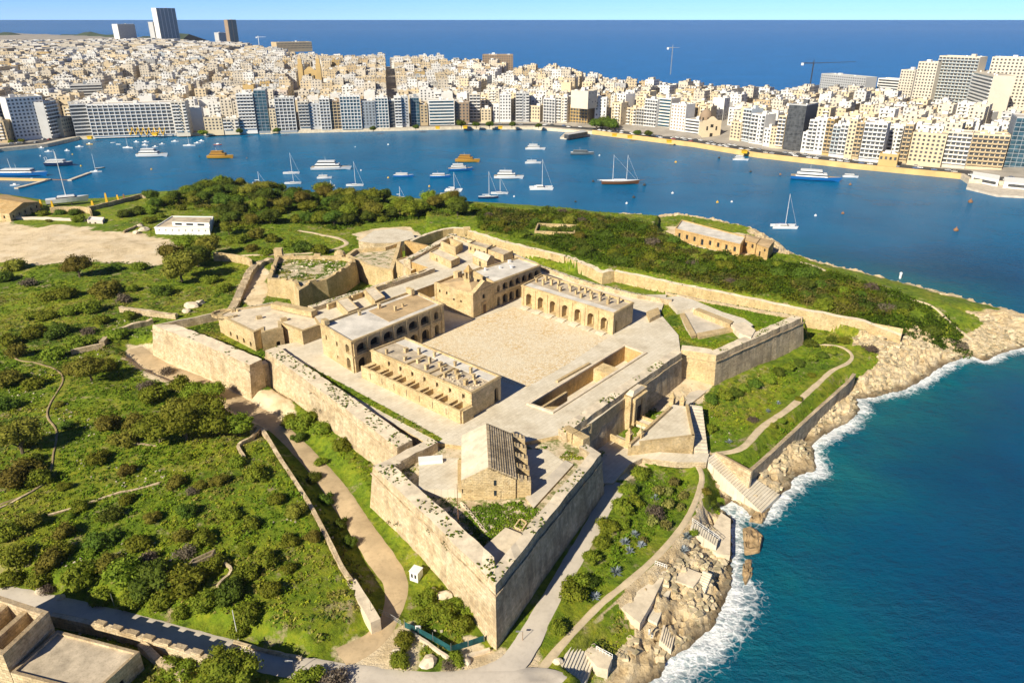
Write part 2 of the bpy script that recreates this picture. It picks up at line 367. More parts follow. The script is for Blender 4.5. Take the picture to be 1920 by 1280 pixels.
TZ = np.where(INS & (TZ < .25) & (DC > 2.5), .25, TZ)
def Z(x, y):
    i = int(np.clip(np.searchsorted(gx, x) - 1, 0, len(gx) - 2)); j = int(np.clip(np.searchsorted(gy, y) - 1, 0, len(gy) - 2))
    u = (x - gx[i]) / (gx[i + 1] - gx[i]); v = (y - gy[j]) / (gy[j + 1] - gy[j])
    return float((TZ[j, i] * (1 - u) + TZ[j, i + 1] * u) * (1 - v) + (TZ[j + 1, i] * (1 - u) + TZ[j + 1, i + 1] * u) * v)
def Za(x, y):
    i = np.clip(np.searchsorted(gx, x) - 1, 0, len(gx) - 2); j = np.clip(np.searchsorted(gy, y) - 1, 0, len(gy) - 2)
    u = (x - gx[i]) / (gx[i + 1] - gx[i]); v = (y - gy[j]) / (gy[j + 1] - gy[j])
    return (TZ[j, i] * (1 - u) + TZ[j, i + 1] * u) * (1 - v) + (TZ[j + 1, i] * (1 - u) + TZ[j + 1, i + 1] * u) * v
def G(px, py, z=8.0):
    """where the line of sight through a pick meets the ground"""
    for _ in range(5):
        p = P(px, py, z); z = .5 * z + .5 * Z(p.x, p.y)
    p = P(px, py, z); p.z = Z(p.x, p.y); return p
# bare earth
SAND = PP([(-200,430),(0,418),(60,432),(130,426),(235,440),(310,450),(338,470),(300,500),(180,494),(60,498),(0,496),(-200,512)], 8)
DIRT = [(SAND, 6), (PP([(225,640),(300,650),(470,740),(560,740),(545,790),(500,800),(400,770),(330,735),(270,715),(240,680)], 7), 3),
        (PP([(660,440),(700,428),(770,425),(790,440),(750,452),(690,455)], 9), 2), (PP([(1180,850),(1210,870),(1180,905),(1150,900),(1120,870)], 7), 2),
        (PP([(440,560),(470,500),(500,490),(505,560),(480,580)], 8), 3), (PP([(1225,690),(1345,720),(1290,770),(1180,770),(1120,840),(1060,840)], 7), 2),
        (PP([(620,1215),(760,1190),(790,1245),(760,1262),(600,1250)], 7), 4), (PP([(880,1200),(930,1225),(1000,1200),(1010,1290),(780,1300)], 7), 3),
        (PP([(1400,440),(1260,425),(1230,440),(1290,470),(1400,500),(1420,480)], 4), 4)]
dirt = np.zeros_like(TZ)
for poly, bw in DIRT:
    d = seg_dist(GX, GY, poly, True) * np.where(in_poly(GX, GY, poly), 1, -1)
    dirt = np.maximum(dirt, sstep(-bw, bw, d + fbm(GX * .12, GY * .12, 4, 77) * bw * 2.2))
ny, nx = TZ.shape
V = np.stack([GX, GY, TZ], -1).reshape(-1, 3)
I = np.arange(ny * nx).reshape(ny, nx)
F = np.stack([I[:-1, :-1], I[:-1, 1:], I[1:, 1:], I[1:, :-1]], -1).reshape(-1, 4)
keep = (TZ.reshape(-1)[F].max(1) > -4.5); F = F[keep]
m, nt, b = newmat('island ground', .95)
w = worldpos(nt)
def attr(nt, n): return nd(nt, 'ShaderNodeAttribute', attribute_name=n).outputs['Fac']
g1 = ramp(nt, noise(nt, w, .055, 7, .7), [(.34, (.10, .15, .012)), (.45, (.16, .225, .014)), (.58, (.24, .26, .02)), (.72, (.33, .28, .08))])
g2 = ramp(nt, noise(nt, w, .55, 5, .7), [(.32, (.35, .42, .3)), (.5, (.9, 1, .8)), (.72, (1.45, 1.3, 1.1))])
col = mixc(nt, g1, g2, 1.0, 'MULTIPLY')
col = mixc(nt, col, (.40, .31, .19), ramp(nt, noise(nt, w, .19, 7, .72), [(.56, (0, 0, 0)), (.66, (.85, .85, .85))]))
dcol = ramp(nt, noise(nt, w, .16, 6, .65), [(.3, (.56, .43, .25)), (.5, (.78, .63, .41)), (.7, (.82, .70, .51))])
dm = nd(nt, 'ShaderNodeMath', operation='MULTIPLY_ADD', inp={1: .9}); nt.links.new(noise(nt, w, .3, 5, .7), dm.inputs[0]); nt.links.new(attr(nt, 'dirt'), dm.inputs[2])
col = mixc(nt, col, dcol, ramp(nt, dm.outputs[0], [(.78, (0, 0, 0)), (1.0, (1, 1, 1))]))
rc = ramp(nt, noise(nt, w, .22, 7, .68), [(.25, (.30, .20, .10)), (.42, (.58, .44, .25)), (.58, (.70, .57, .37)), (.75, (.74, .64, .47))])
rc = mixc(nt, rc, (.20, .135, .065), ramp(nt, noise(nt, w, 1.1, 6, .75), [(.56, (0, 0, 0)), (.66, (.8, .8, .8))]))
wet = ramp(nt, attr(nt, 'wet'), [(.0, (0, 0, 0)), (1, (.85, .85, .85))]); rc = mixc(nt, rc, (.075, .05, .025), wet)
rm = nd(nt, 'ShaderNodeMath', operation='MULTIPLY_ADD', inp={1: .8}); nt.links.new(noise(nt, w, .25, 6, .7), rm.inputs[0]); nt.links.new(attr(nt, 'rock'), rm.inputs[2])
col = mixc(nt, col, rc, ramp(nt, rm.outputs[0], [(.72, (0, 0, 0)), (.95, (1, 1, 1))]))
nt.links.new(col, b.inputs['Base Color']); bump(nt, b, noise(nt, w, 1.3, 8, .75), 1.0, .6)
M['ground'] = m
wetv = (1 - sstep(.2, 1.6, TZ + fbm(GX * .3, GY * .3, 3, 8) * 1.5))
wetv = np.where(INS, wetv, 1.0)
ter = link('island_terrain', fast_mesh('island_terrain', V, F, m, {'dirt': ('FLOAT', 'POINT', dirt), 'rock': ('FLOAT', 'POINT', np.where(INS, rk, 1.0)), 'wet': ('FLOAT', 'POINT', wetv)}, smooth=True))
tag(ter, kind='structure')
rf_ = rk.reshape(-1)[F].mean(1); ter.data.polygons.foreach_set('use_smooth', (rf_ < .4))

# ---- road and path surfaces
M['asphalt'] = plain('worn pale asphalt', (.56, .50, .42), .92, .16, .12, fine=1.2)
M['dirtroad'] = plain('beaten earth', (.52, .395, .24), .95, .28, .12, fine=.9)
M['path'] = plain('dusty footpath', (.58, .47, .31), .95, .22, .3)
M['trodden'] = plain('trodden earth', (.33, .25, .14), .95, .3, .4)
def ribbon(name, L, mat, dz, cross=7):
    n = len(L); C = np.array([q[:2] for q in L]); W = np.array([q[2] for q in L])
    T = np.gradient(C, axis=0); T /= np.linalg.norm(T, axis=1)[:, None]; N = np.stack([-T[:, 1], T[:, 0]], 1)
    rag = fbm(C[:, 0] * .4, C[:, 1] * .4, 3, len(name)) * np.minimum(.9, W * .5)
    ts = np.linspace(-.5, .5, cross)
    X = C[:, None, 0] + N[:, None, 0] * ts[None] * (W + rag)[:, None]; Y = C[:, None, 1] + N[:, None, 1] * ts[None] * (W + rag)[:, None]
    Zz = Za(X, Y) + dz
    if cross >= 7: Zz = np.maximum(Zz, (np.mean(Zz, 1, keepdims=True)))
    Zz[:, 0] -= dz * 1.6; Zz[:, -1] -= dz * 1.6
    I = np.arange(n * cross).reshape(n, cross)
    F = np.stack([I[:-1, :-1], I[1:, :-1], I[1:, 1:], I[:-1, 1:]], -1).reshape(-1, 4)[:, ::-1]
    return tag(link(name, fast_mesh(name, np.stack([X, Y, Zz], -1).reshape(-1, 3), F, M[mat], smooth=True)), kind='structure')
for q, (k, L) in enumerate(ROADL.items()): ribbon(k, L, ROADS[k][1], .10 + .02 * q)

# ---- sea
sx = axis([np.array([-60000, -30000, -15000, -8000, -4000, -2200, -1300]), np.arange(-1000, -250, 30.), np.arange(-250, 0, 8.), np.arange(0, 260, 1.6), np.arange(260, 700, 12.), np.array([800, 1100, 1600, 3000, 6000, 15000, 30000, 60000])])
sy = axis([np.array([-3000, -800, -300]), np.arange(-150, 60, 12.), np.arange(60, 300, 1.6), np.arange(300, 520, 5.), np.arange(520, 1000, 20.), np.array([1100, 1300, 1700, 2500, 4000, 7000, 12000, 20000, 36000])])
SX, SY = np.meshgrid(sx, sy)
sd = seg_dist(SX, SY, COAST, True)
sd = np.where(in_poly(SX, SY, COAST), -sd, sd)
m, nt, b = newmat('sea water', .2)
b.inputs['IOR'].default_value = 1.33; b.inputs['Specular IOR Level'].default_value = .2
w = worldpos(nt); dist = attr(nt, 'shore'); op = attr(nt, 'open')
deep = ramp(nt, noise(nt, w, .012, 4), [(.35, (.0, .115, .31)), (.65, (.0, .135, .36))])
inner = ramp(nt, noise(nt, w, .02, 4), [(.35, (.0, .115, .265)), (.65, (.0, .145, .32))])
near = ramp(nt, noise(nt, w, .02, 4), [(.35, (.0, .050, .128)), (.65, (.0, .076, .185))])
col = mixc(nt, inner, near, op); col = mixc(nt, col, deep, attr(nt, 'far'))
# seabed showing through the shallows
sh = nd(nt, 'ShaderNodeMath', operation='MULTIPLY_ADD', inp={1: 70.0}); nt.links.new(noise(nt, w, .035, 6, .65), sh.inputs[0]); nt.links.new(dist, sh.inputs[2])
shn = nd(nt, 'ShaderNodeMath', operation='MULTIPLY', inp={1: .0102}); nt.links.new(sh.outputs[0], shn.inputs[0])
shallow = ramp(nt, shn.outputs[0], [(.22, (.015, .165, .18)), (.40, (.003, .12, .155)), (.62, (.0, .088, .148)), (.95, (0, .066, .14))])
shf = ramp(nt, shn.outputs[0], [(.30, (1, 1, 1)), (1.0, (0, 0, 0))])
shf2 = nd(nt, 'ShaderNodeMath', operation='MULTIPLY'); nt.links.new(shf, shf2.inputs[0]); nt.links.new(op, shf2.inputs[1])
col = mixc(nt, col, shallow, shf2.outputs[0])
# breaking foam along the open shore
fo = attr(nt, 'foam')
fn = noise(nt, w, .42, 8, .68); fl = noise(nt, w, .07, 3, .5)
vor = nd(nt, 'ShaderNodeTexVoronoi', feature='DISTANCE_TO_EDGE', inp={'Scale': .55})
wob = nd(nt, 'ShaderNodeVectorMath', operation='MULTIPLY_ADD'); nz = nd(nt, 'ShaderNodeTexNoise', inp={'Scale': .5, 'Detail': 3}); nt.links.new(w, nz.inputs['Vector'])
nt.links.new(nz.outputs['Color'], wob.inputs[0]); wob.inputs[1].default_value = (3, 3, 3); nt.links.new(w, wob.inputs[2]); nt.links.new(wob.outputs[0], vor.inputs['Vector'])
lace = ramp(nt, vor.outputs['Distance'], [(.0, (1, 1, 1)), (.16, (0, 0, 0))])
a1 = nd(nt, 'ShaderNodeMath', operation='MULTIPLY_ADD', inp={1: .9}); nt.links.new(fn, a1.inputs[0]); nt.links.new(fo, a1.inputs[2])
a2 = nd(nt, 'ShaderNodeMath', operation='MULTIPLY_ADD', inp={1: .8}); nt.links.new(fl, a2.inputs[0]); nt.links.new(a1.outputs[0], a2.inputs[2])
a3 = nd(nt, 'ShaderNodeMath', operation='MULTIPLY_ADD', inp={1: .26}); nt.links.new(lace, a3.inputs[0]); nt.links.new(a2.outputs[0], a3.inputs[2])
foamf = ramp(nt, a3.outputs[0], [(.0, (0, 0, 0)), (.5, (0, 0, 0)), (1.0, (1, 1, 1))])
FOAMR = nt.nodes[-1]
FOAMR.color_ramp.elements[0].position = 0; FOAMR.color_ramp.elements[1].position = .60; FOAMR.color_ramp.elements[2].position = .84
div = nd(nt, 'ShaderNodeMath', operation='MULTIPLY', inp={1: .5}); nt.links.new(a3.outputs[0], div.inputs[0]); nt.links.new(div.outputs[0], FOAMR.inputs[0])
col = mixc(nt, col, (.82, .85, .86), foamf)
nt.links.new(col, b.inputs['Base Color'])
rr = nd(nt, 'ShaderNodeMath', operation='MULTIPLY_ADD', inp={1: .5, 2: .26}); nt.links.new(foamf, rr.inputs[0]); nt.links.new(rr.outputs[0], b.inputs['Roughness'])
wv = noise(nt, scaled(nt, w, (1, 1.6, 1)), .28, 8, .66); wv2 = noise(nt, w, .05, 3)
wm = nd(nt, 'ShaderNodeMath', operation='MULTIPLY'); nt.links.new(wv, wm.inputs[0]); nt.links.new(wv2, wm.inputs[1])
bn = nd(nt, 'ShaderNodeBump', inp={'Strength': .9, 'Distance': 2.6}); nt.links.new(wm.outputs[0], bn.inputs['Height']); nt.links.new(bn.outputs[0], b.inputs['Normal'])
M['sea'] = m
QUAY_PX = [(-250,330),(0,285),(90,276),(150,262),(250,258),(400,254),(640,248),(860,243),(1000,243),(1110,252),(1300,276),(1420,296),(1600,317),(1800,336),(1815,346),(1925,354),(2200,372)]
QUAY = PP(QUAY_PX, 0)
openv = sstep(-20, 60, SX - np.maximum(0, SY - 330) * .9 + np.maximum(0, 120 - SY) * .6) * (1 - sstep(300, 420, SY))
farv = np.maximum(sstep(900, 1200, SY), sstep(300, 700, SX - 0) * sstep(250, 500, SY))
openv = np.maximum(openv, sstep(260, 420, SX) * (1 - sstep(330, 420, SY)))
foamv = (1 - sstep(0, 8, sd)) * .95 - .24
foamv = np.where((SX > 10) & (SY < 262), foamv, np.where((SX > 60) & (SY < 330), (1 - sstep(0, 6, sd)) * .85 - .2, -.6))
foamv = np.where(SY < 120, np.maximum(foamv, (1 - sstep(0, 13, sd)) * .95 - .25), foamv)
ny, nx = SX.shape; I = np.arange(ny * nx).reshape(ny, nx)
F = np.stack([I[:-1, :-1], I[:-1, 1:], I[1:, 1:], I[1:, :-1]], -1).reshape(-1, 4)
F = F[sd.reshape(-1)[F].max(1) > -8]
SZ = np.where((sd > -4) & (sd < 14) & (SX > 8) & (SY < 262), np.clip(fbm(SX * .25, SY * .25, 3, 61) * 1.3 + .1, -.1, .8) * (1 - sstep(4, 14, sd)), 0)
sea = tag(link('sea', fast_mesh('sea', np.stack([SX, SY, SZ], -1).reshape(-1, 3), F, m, {'shore': ('FLOAT', 'POINT', np.maximum(sd, 0)), 'open': ('FLOAT', 'POINT', openv), 'far': ('FLOAT', 'POINT', farv), 'foam': ('FLOAT', 'POINT', foamv)}, smooth=True)), kind='structure')
# ================================================================== THE FORT
from mathutils.geometry import tessellate_polygon
TOPS = []      # parapet tops, for weeds
def rampart(name, label, px, ztop, zbase, thick, zin, mat='rampart', batter=.11, cat='rampart', cordon=True, group=None, topmat='ramptop', jit=.16, weeds=1.0, g0=None, g1=None):
    O = [P(p[0], p[1], p[2] if len(p) > 2 else ztop) for p in px]; n = len(O); nv = []
    for i in range(n):
        ds = []
        if i > 0: ds.append((O[i] - O[i - 1]).xy.normalized())
        elif g0: ds.append((O[0] - P(*g0, O[0].z)).xy.normalized())
        if i < n - 1: ds.append((O[i + 1] - O[i]).xy.normalized())
        elif g1: ds.append((P(*g1, O[-1].z) - O[-1]).xy.normalized())
        ns = [Vector((d.y, -d.x)) for d in ds]
        v = sum(ns, Vector((0, 0)));
        v = v.normalized() / max(.45, v.normalized().dot(ns[0])) ; nv.append(v)
    rows = []
    for i in range(n - 1):
        L = (O[i + 1] - O[i]).length; k = max(1, int(L / 2.2))
        for q in range(k + (i == n - 2)):
            t = q / k; o = O[i].lerp(O[i + 1], t); v = nv[i].lerp(nv[i + 1], t) if 0 < t < 1 else (nv[i] if t == 0 else nv[i + 1])
            if 0 < t < 1:
                d = (O[i + 1] - O[i]).xy.normalized(); v0 = Vector((d.y, -d.x))
                # stay straight along the face, mitre only close to its ends
                v = v0 * 1.0 + (nv[i] - v0) * (1 - t) + (nv[i + 1] - v0) * t
            o = o.copy()
            if 0 < t < 1: o.z += rnd.uniform(-jit, jit); o.xy += v * rnd.uniform(-jit, jit) * .6
            rows.append((o, v))
    wall, par, cor = MB(), MB(), MB(); last = None
    for o, v in rows:
        h = o.z - zbase
        Bp = Vector((o.x + v.x * batter * h, o.y + v.y * batter * h, zbase - .6)); Ip = Vector((o.x - v.x * thick, o.y - v.y * thick, o.z + .25)); Iz = Vector((Ip.x, Ip.y, zin - .3))
        hc = 2.3; Ca = Vector((o.x + v.x * batter * hc, o.y + v.y * batter * hc, o.z - hc)); cur = (o, Bp, Ip, Iz, Ca, v)
        if last:
            a = last
            wall.face([a[1], Bp, o, a[0]]); par.face([a[0], o, Ip, a[2]], 1); par.face([a[2], Ip, Iz, a[3]], 0)
            TOPS.append((a[0], o, Ip, a[2], weeds))
            if cordon:
                e1 = Vector((a[5].x, a[5].y, 0)) * .28; e2 = Vector((v.x, v.y, 0)) * .28; u = Vector((0, 0, .38))
                cor.face([a[4] + e1, Ca + e2, Ca + e2 + u, a[4] + e1 + u]); cor.face([a[4] + e1 + u, Ca + e2 + u, Ca + u, a[4] + u]); cor.face([a[4], Ca, Ca + e2, a[4] + e1])
        last = cur
    for o, v in (rows[0], rows[-1]):
        h = o.z - zbase; ip = Vector((o.x - v.x * thick, o.y - v.y * thick, 0))
        wall.face([(o.x + v.x * batter * h, o.y + v.y * batter * h, zbase - .6), o, (ip.x, ip.y, o.z + .25), (ip.x, ip.y, zbase - .6)])
    base = (O[0].x, O[0].y, zbase); root = thing(name, label, cat, base, group)
    wall.build('outer_wall', M[mat], root); par.build('parapet', [M[mat], M[topmat]], root)
    if cordon: cor.build('cordon', M[mat], root)
    return root
def slab(name, px, z, zb, mat, side='rampart', holes=(), kind='structure', label=None, cat=None, world=None):
    poly = [Vector((q[0], q[1], 0)) for q in (world or PP(px, z))]; hl = [[Vector((q[0], q[1], 0)) for q in PP(h, z)] for h in holes]
    allv = poly + [v for h in hl for v in h]; tris = tessellate_polygon([poly] + hl)
    mb = MB(); mb.v = [(v.x, v.y, z) for v in allv]
    for t in tris:
        a, b_, c = [allv[i] for i in t]
        s_ = (b_ - a).cross(c - a).z
        mb.f.append(tuple(t) if s_ > 0 else tuple(reversed(t))); mb.m.append(0)
    for loop in [poly]:
        for i in range(len(loop)):
            a, b_ = loop[i], loop[(i + 1) % len(loop)]; mb.face([(a.x, a.y, zb), (b_.x, b_.y, zb), (b_.x, b_.y, z), (a.x, a.y, z)], 1)
    o = mb.build(name, [M[mat], M[side]]); 
    return tag(o, label, cat, kind=kind)
def lerp(a, b, t): return a + (b - a) * t

def facade(mb, A, B, z0, z1, cols, depth, panes, m=0):
    A = Vector(A[:2]); B = Vector(B[:2]); d = (B - A).normalized(); n = Vector((d.y, -d.x))
    def pt(s, z, dep=0.0): q = A + d * s - n * dep; return (q.x, q.y, z)
    def quad(s0, s1, a, b_):
        if s1 - s0 > 1e-4 and b_ - a > 1e-4: mb.face([pt(s0, a), pt(s1, a), pt(s1, b_), pt(s0, b_)], m)
    for s0, s1, ops in cols:
        zc = z0
        for (c, hw, zs, zp, rise) in sorted(ops, key=lambda o: o[2]):
            zt = zp + rise; quad(s0, s1, zc, zs); quad(s0, c - hw, zs, zp); quad(c + hw, s1, zs, zp)
            arc = [(c - hw * math.cos(math.pi * k / 10), zp + rise * math.sin(math.pi * k / 10)) for k in range(11)] if rise > 0 else [(c - hw, zp), (c + hw, zp)]
            if rise > 0:
                L = arc[:6]; Rr = arc[5:]
                mb.face([pt(s0, zp)] + [pt(*q) for q in L] + [pt(s0, zt)], m)
                mb.face([pt(c + (s1 - c), zt)] + [pt(*q) for q in Rr] + [pt(s1, zp)], m)
            loop = [(c - hw, zs)] + arc + [(c + hw, zs)]
            for k in range(len(loop)):
                p, q = loop[k], loop[(k + 1) % len(loop)]
                mb.face([pt(p[0], p[1]), pt(p[0], p[1], depth), pt(q[0], q[1], depth), pt(q[0], q[1])], m)
            panes.append([pt(q[0], q[1], depth - .04) for q in loop]); zc = zt
        quad(s0, s1, zc, z1)
def even(L, n, spec, end=0.0):
    """n equal bays over a length L; spec(i) gives openings relative to the bay centre"""
    out = []; w = (L - 2 * end) / n
    if end: out.append((0, end, []))
    for i in range(n):
        c = end + w * (i + .5); out.append((end + w * i, end + w * (i + 1), [(c + o[0], *o[1:]) for o in spec(i)]))
    if end: out.append((L - end, L, []))
    return out
def house(name, label, cat, fp, z0, z1, faces=None, wall='house', roof='paleroof', pane='void', parapet=.5, pth=.35, depth=.5, group=None, cornice=True, opening='window', zr=None):
    """fp: four or more xy corners, counter-clockwise; faces[i]: bays of the side from corner i to i+1"""
    fp = [Vector(p[:2]) for p in fp]; n = len(fp); faces = faces or {}
    c = sum(fp, Vector((0, 0))) / n; root = thing(name, label, cat, (c.x, c.y, z0), group)
    mb = MB(); zr = z1 - parapet if zr is None else zr; panes = []
    for i in range(n):
        a, b_ = fp[i], fp[(i + 1) % n]
        if i in faces: facade(mb, a, b_, z0, z1, faces[i], depth, panes)
        else: mb.face([(a.x, a.y, z0), (b_.x, b_.y, z0), (b_.x, b_.y, z1), (a.x, a.y, z1)])
    ins = inset(fp, pth)
    for i in range(n):
        j = (i + 1) % n
        mb.face([(*fp[i], z1), (*fp[j], z1), (*ins[j], z1), (*ins[i], z1)]); mb.face([(*ins[i], z1), (*ins[j], z1), (*ins[j], zr), (*ins[i], zr)])
    mb.build('wall', M[wall], root)
    r = MB(); r.face([(*q, zr) for q in ins]); r.build('roof', M[roof], root)
    if cornice:
        k = MB(); o1 = inset(fp, -.22)
        for i in range(n):
            j = (i + 1) % n; za, zb = z1 - .55, z1 - .25
            k.face([(*o1[i], za), (*o1[j], za), (*o1[j], zb), (*o1[i], zb)]); k.face([(*o1[i], zb), (*o1[j], zb), (*fp[j], zb), (*fp[i], zb)]); k.face([(*fp[i], za), (*fp[j], za), (*o1[j], za), (*o1[i], za)])
        k.build('cornice', M[wall], root)
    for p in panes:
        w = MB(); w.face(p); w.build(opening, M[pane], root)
    root['zr'] = zr
    return root
def inset(fp, d):
    n = len(fp); out = []
    for i in range(n):
        a, b_, c = fp[i - 1], fp[i], fp[(i + 1) % n]
        e1 = (b_ - a).normalized(); e2 = (c - b_).normalized(); n1 = Vector((-e1.y, e1.x)); n2 = Vector((-e2.y, e2.x))
        v = n1 + n2; v = v.normalized() / max(.3, v.normalized().dot(n1)) if v.length > 1e-6 else n1
        out.append(b_ + v * d)
    return out
def quadfp(px, z): return [Vector(q) for q in PP(px, z)]
def uv(fp, u, v):
    """point of a four-corner footprint: u along corner0->corner1, v along corner1->corner2"""
    return fp[0].lerp(fp[1], u).lerp(fp[3].lerp(fp[2], u), v)
def ang(a, b): return math.atan2(b[1] - a[1], b[0] - a[0])
def chimneys(root, fp, zr, spots, mat='house', rz=0.0, h=(1.0, 1.8)):
    for u, v in spots:
        q = uv(fp, u, v); hh = rnd.uniform(*h); mb = MB(); w = rnd.uniform(.55, .9)
        mb.box((q.x, q.y, zr - .05), (w, w * rnd.uniform(.8, 1.3), hh), rz); sh_ = mb.build('chimney', M[mat], root); cp_ = MB(); cp_.box((q.x, q.y, zr + hh - .05), (w * 1.25, w * 1.35, .18), rz); link('chimney_cap', cp_.mesh('chimney_cap', M[mat], root.location), sh_)

ZP = 17.0
# ---- ramparts
rampart('bastion_wall', 'tall pale limestone bastion face lit by the sun, nearest the camera', [(735,857,18.4),(699,873,18.6),(815,982,19),(929,1096,19.6)], 19, 6.4, 3.6, 15.6, group='fort ramparts', g1=(1030,968))
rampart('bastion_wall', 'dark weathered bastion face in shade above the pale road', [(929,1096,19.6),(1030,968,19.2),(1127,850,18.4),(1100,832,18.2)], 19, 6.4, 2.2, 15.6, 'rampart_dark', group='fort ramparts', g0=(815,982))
rampart('curtain_wall', 'long pale curtain wall with weedy top beside the dirt track', [(497,657),(620,746),(745,838)], 18.4, 7.0, 4.2, 16.4, group='fort ramparts')
rampart('flank_wall', 'short flank parapet joining the long curtain to the front bastion', [(805,821),(735,857)], 18.4, 8, 3.0, 15.6, group='fort ramparts', cordon=False)
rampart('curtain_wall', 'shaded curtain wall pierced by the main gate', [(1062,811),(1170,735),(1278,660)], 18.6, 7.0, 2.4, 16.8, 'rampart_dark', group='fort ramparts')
rampart('bastion_wall', 'sunlit bastion face with striped courses left of the long curtain', [(286,609),(380,645),(468,684)], 17.9, 7.4, 4.2, 15.0, group='fort ramparts', g0=(323,602))
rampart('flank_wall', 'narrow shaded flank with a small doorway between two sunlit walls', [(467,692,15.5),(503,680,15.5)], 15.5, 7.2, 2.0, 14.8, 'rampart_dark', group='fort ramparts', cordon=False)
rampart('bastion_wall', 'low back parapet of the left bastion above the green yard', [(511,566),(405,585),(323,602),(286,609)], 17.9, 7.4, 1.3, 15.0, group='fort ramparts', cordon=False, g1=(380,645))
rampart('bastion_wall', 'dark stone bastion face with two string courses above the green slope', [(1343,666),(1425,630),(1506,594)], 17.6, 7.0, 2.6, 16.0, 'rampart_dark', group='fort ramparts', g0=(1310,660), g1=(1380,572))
rampart('flank_wall', 'sunlit golden flank wall beside the paved ditch', [(1277,656),(1310,660),(1343,666)], 17.6, 7.0, 3.2, 16.2, 'house', group='fort ramparts', g1=(1425,630))
rampart('bastion_wall', 'grassy rear edge of the right bastion facing the long ditch wall', [(1506,594,17.6),(1380,572),(1250,548)], 17.2, 6.0, 1.2, 16.2, group='fort ramparts', cordon=False)
rampart('curtain_wall', 'rear curtain parapet running behind the arcaded building', [(1262,560),(1187,548),(1090,523),(1013,496)], 18.4, 6.5, 2.0, 16.8, group='fort ramparts', cordon=False)
rampart('bastion_wall', 'rear bastion parapet beside the small gabled houses', [(1010,494),(963,474),(905,455),(845,438)], 23.0, 7.0, 1.8, 21.2, group='fort ramparts', cordon=False)
rampart('bastion_wall', 'rear bastion wall with a straight walkway on top', [(845,438),(824,450),(757,486)], 22.6, 7.0, 3.0, 21.0, group='fort ramparts', cordon=False)
rampart('curtain_wall', 'long rear parapet with gun embrasures above the raised walk', [(805,501),(740,523),(660,548),(577,573)], 23.2, 7.0, 3.0, 21.6, group='fort ramparts', cordon=False)
# ---- floors
m, nt, b = newmat('bastion yard earth', .95); w = worldpos(nt)
col = ramp(nt, noise(nt, w, .35, 6, .7), [(.30, (.34, .26, .15)), (.5, (.58, .48, .33)), (.7, (.70, .61, .46))])
col = mixc(nt, col, (.12, .15, .03), ramp(nt, noise(nt, w, .28, 7, .75), [(.50, (0, 0, 0)), (.58, (.9, .9, .9))])); nt.links.new(col, b.inputs['Base Color']); bump(nt, b, noise(nt, w, 1.5, 6, .7), .8, .2); M['yard'] = m
PIT = [(995,758),(1036,772),(1207,663),(1172,650)]
slab('fort_terrace', [(520,648),(640,738),(800,830),(823,830),(868,836),(980,829),(1056,814),(1110,792),(1277,668),(1272,628),(1238,588),(1250,552),(1187,552),(1013,499),(917,496),(819,531),(600,607),(560,640)], ZP, 8, 'paving', 'house', holes=[PIT])
slab('bastion_yard', [(735,860),(702,876),(929,1090),(1122,850),(1060,816),(980,830),(868,838),(810,832)], 15.9, 8, 'yard')
slab('bastion_yard', [(290,611),(470,684),(500,672),(520,655),(600,607),(511,570),(405,588)], 15.2, 8, 'ground')
slab('bastion_yard', [(1279,657),(1342,667),(1503,596),(1252,550),(1236,585),(1270,630)], 16.4, 8, 'ground')
slab('rear_terrace', [(600,606),(700,573),(819,530),(917,495),(1008,496),(963,477),(905,458),(845,441),(760,487),(808,503),(780,511),(577,576)], 21.8, 8, 'paving', 'house_gold')
# cobbled parade
m, nt, b = newmat('cobbled parade', .9); w = worldpos(nt)
vo = nd(nt, 'ShaderNodeTexVoronoi', inp={'Scale': 1.9}); nt.links.new(w, vo.inputs['Vector'])
cc = nd(nt, 'ShaderNodeSeparateColor'); nt.links.new(vo.outputs['Color'], cc.inputs[0])
col = ramp(nt, cc.outputs[0], [(.15, (.58, .38, .15)), (.38, (.70, .52, .27)), (.6, (.78, .65, .43)), (.9, (.76, .69, .56))])
col = mixc(nt, col, (.76, .68, .52), ramp(nt, noise(nt, w, .06, 4), [(.36, (.2, .2, .2)), (.62, (.75, .75, .75))]))
vd = nd(nt, 'ShaderNodeTexVoronoi', feature='DISTANCE_TO_EDGE', inp={'Scale': 1.9}); nt.links.new(w, vd.inputs['Vector'])
col = mixc(nt, col, (.34, .24, .12), ramp(nt, vd.outputs['Distance'], [(.02, (.6, .6, .6)), (.09, (0, 0, 0))]))
nt.links.new(col, b.inputs['Base Color']); bump(nt, b, vd.outputs['Distance'], .5, .06); M['cobble'] = m
cp = slab('parade_cobbles', [(986,727),(1065,682),(1140,633),(1040,598),(962,575),(900,596),(800,636),(760,650),(850,690)], ZP + .03, ZP - .2, 'cobble', 'paving')
# grass strip and drain behind the long curtain
slab('grass_strip', [(545,668),(640,718),(740,772),(830,822),(822,828),(728,778),(628,724),(538,676)], ZP + .05, ZP - .3, 'ground')
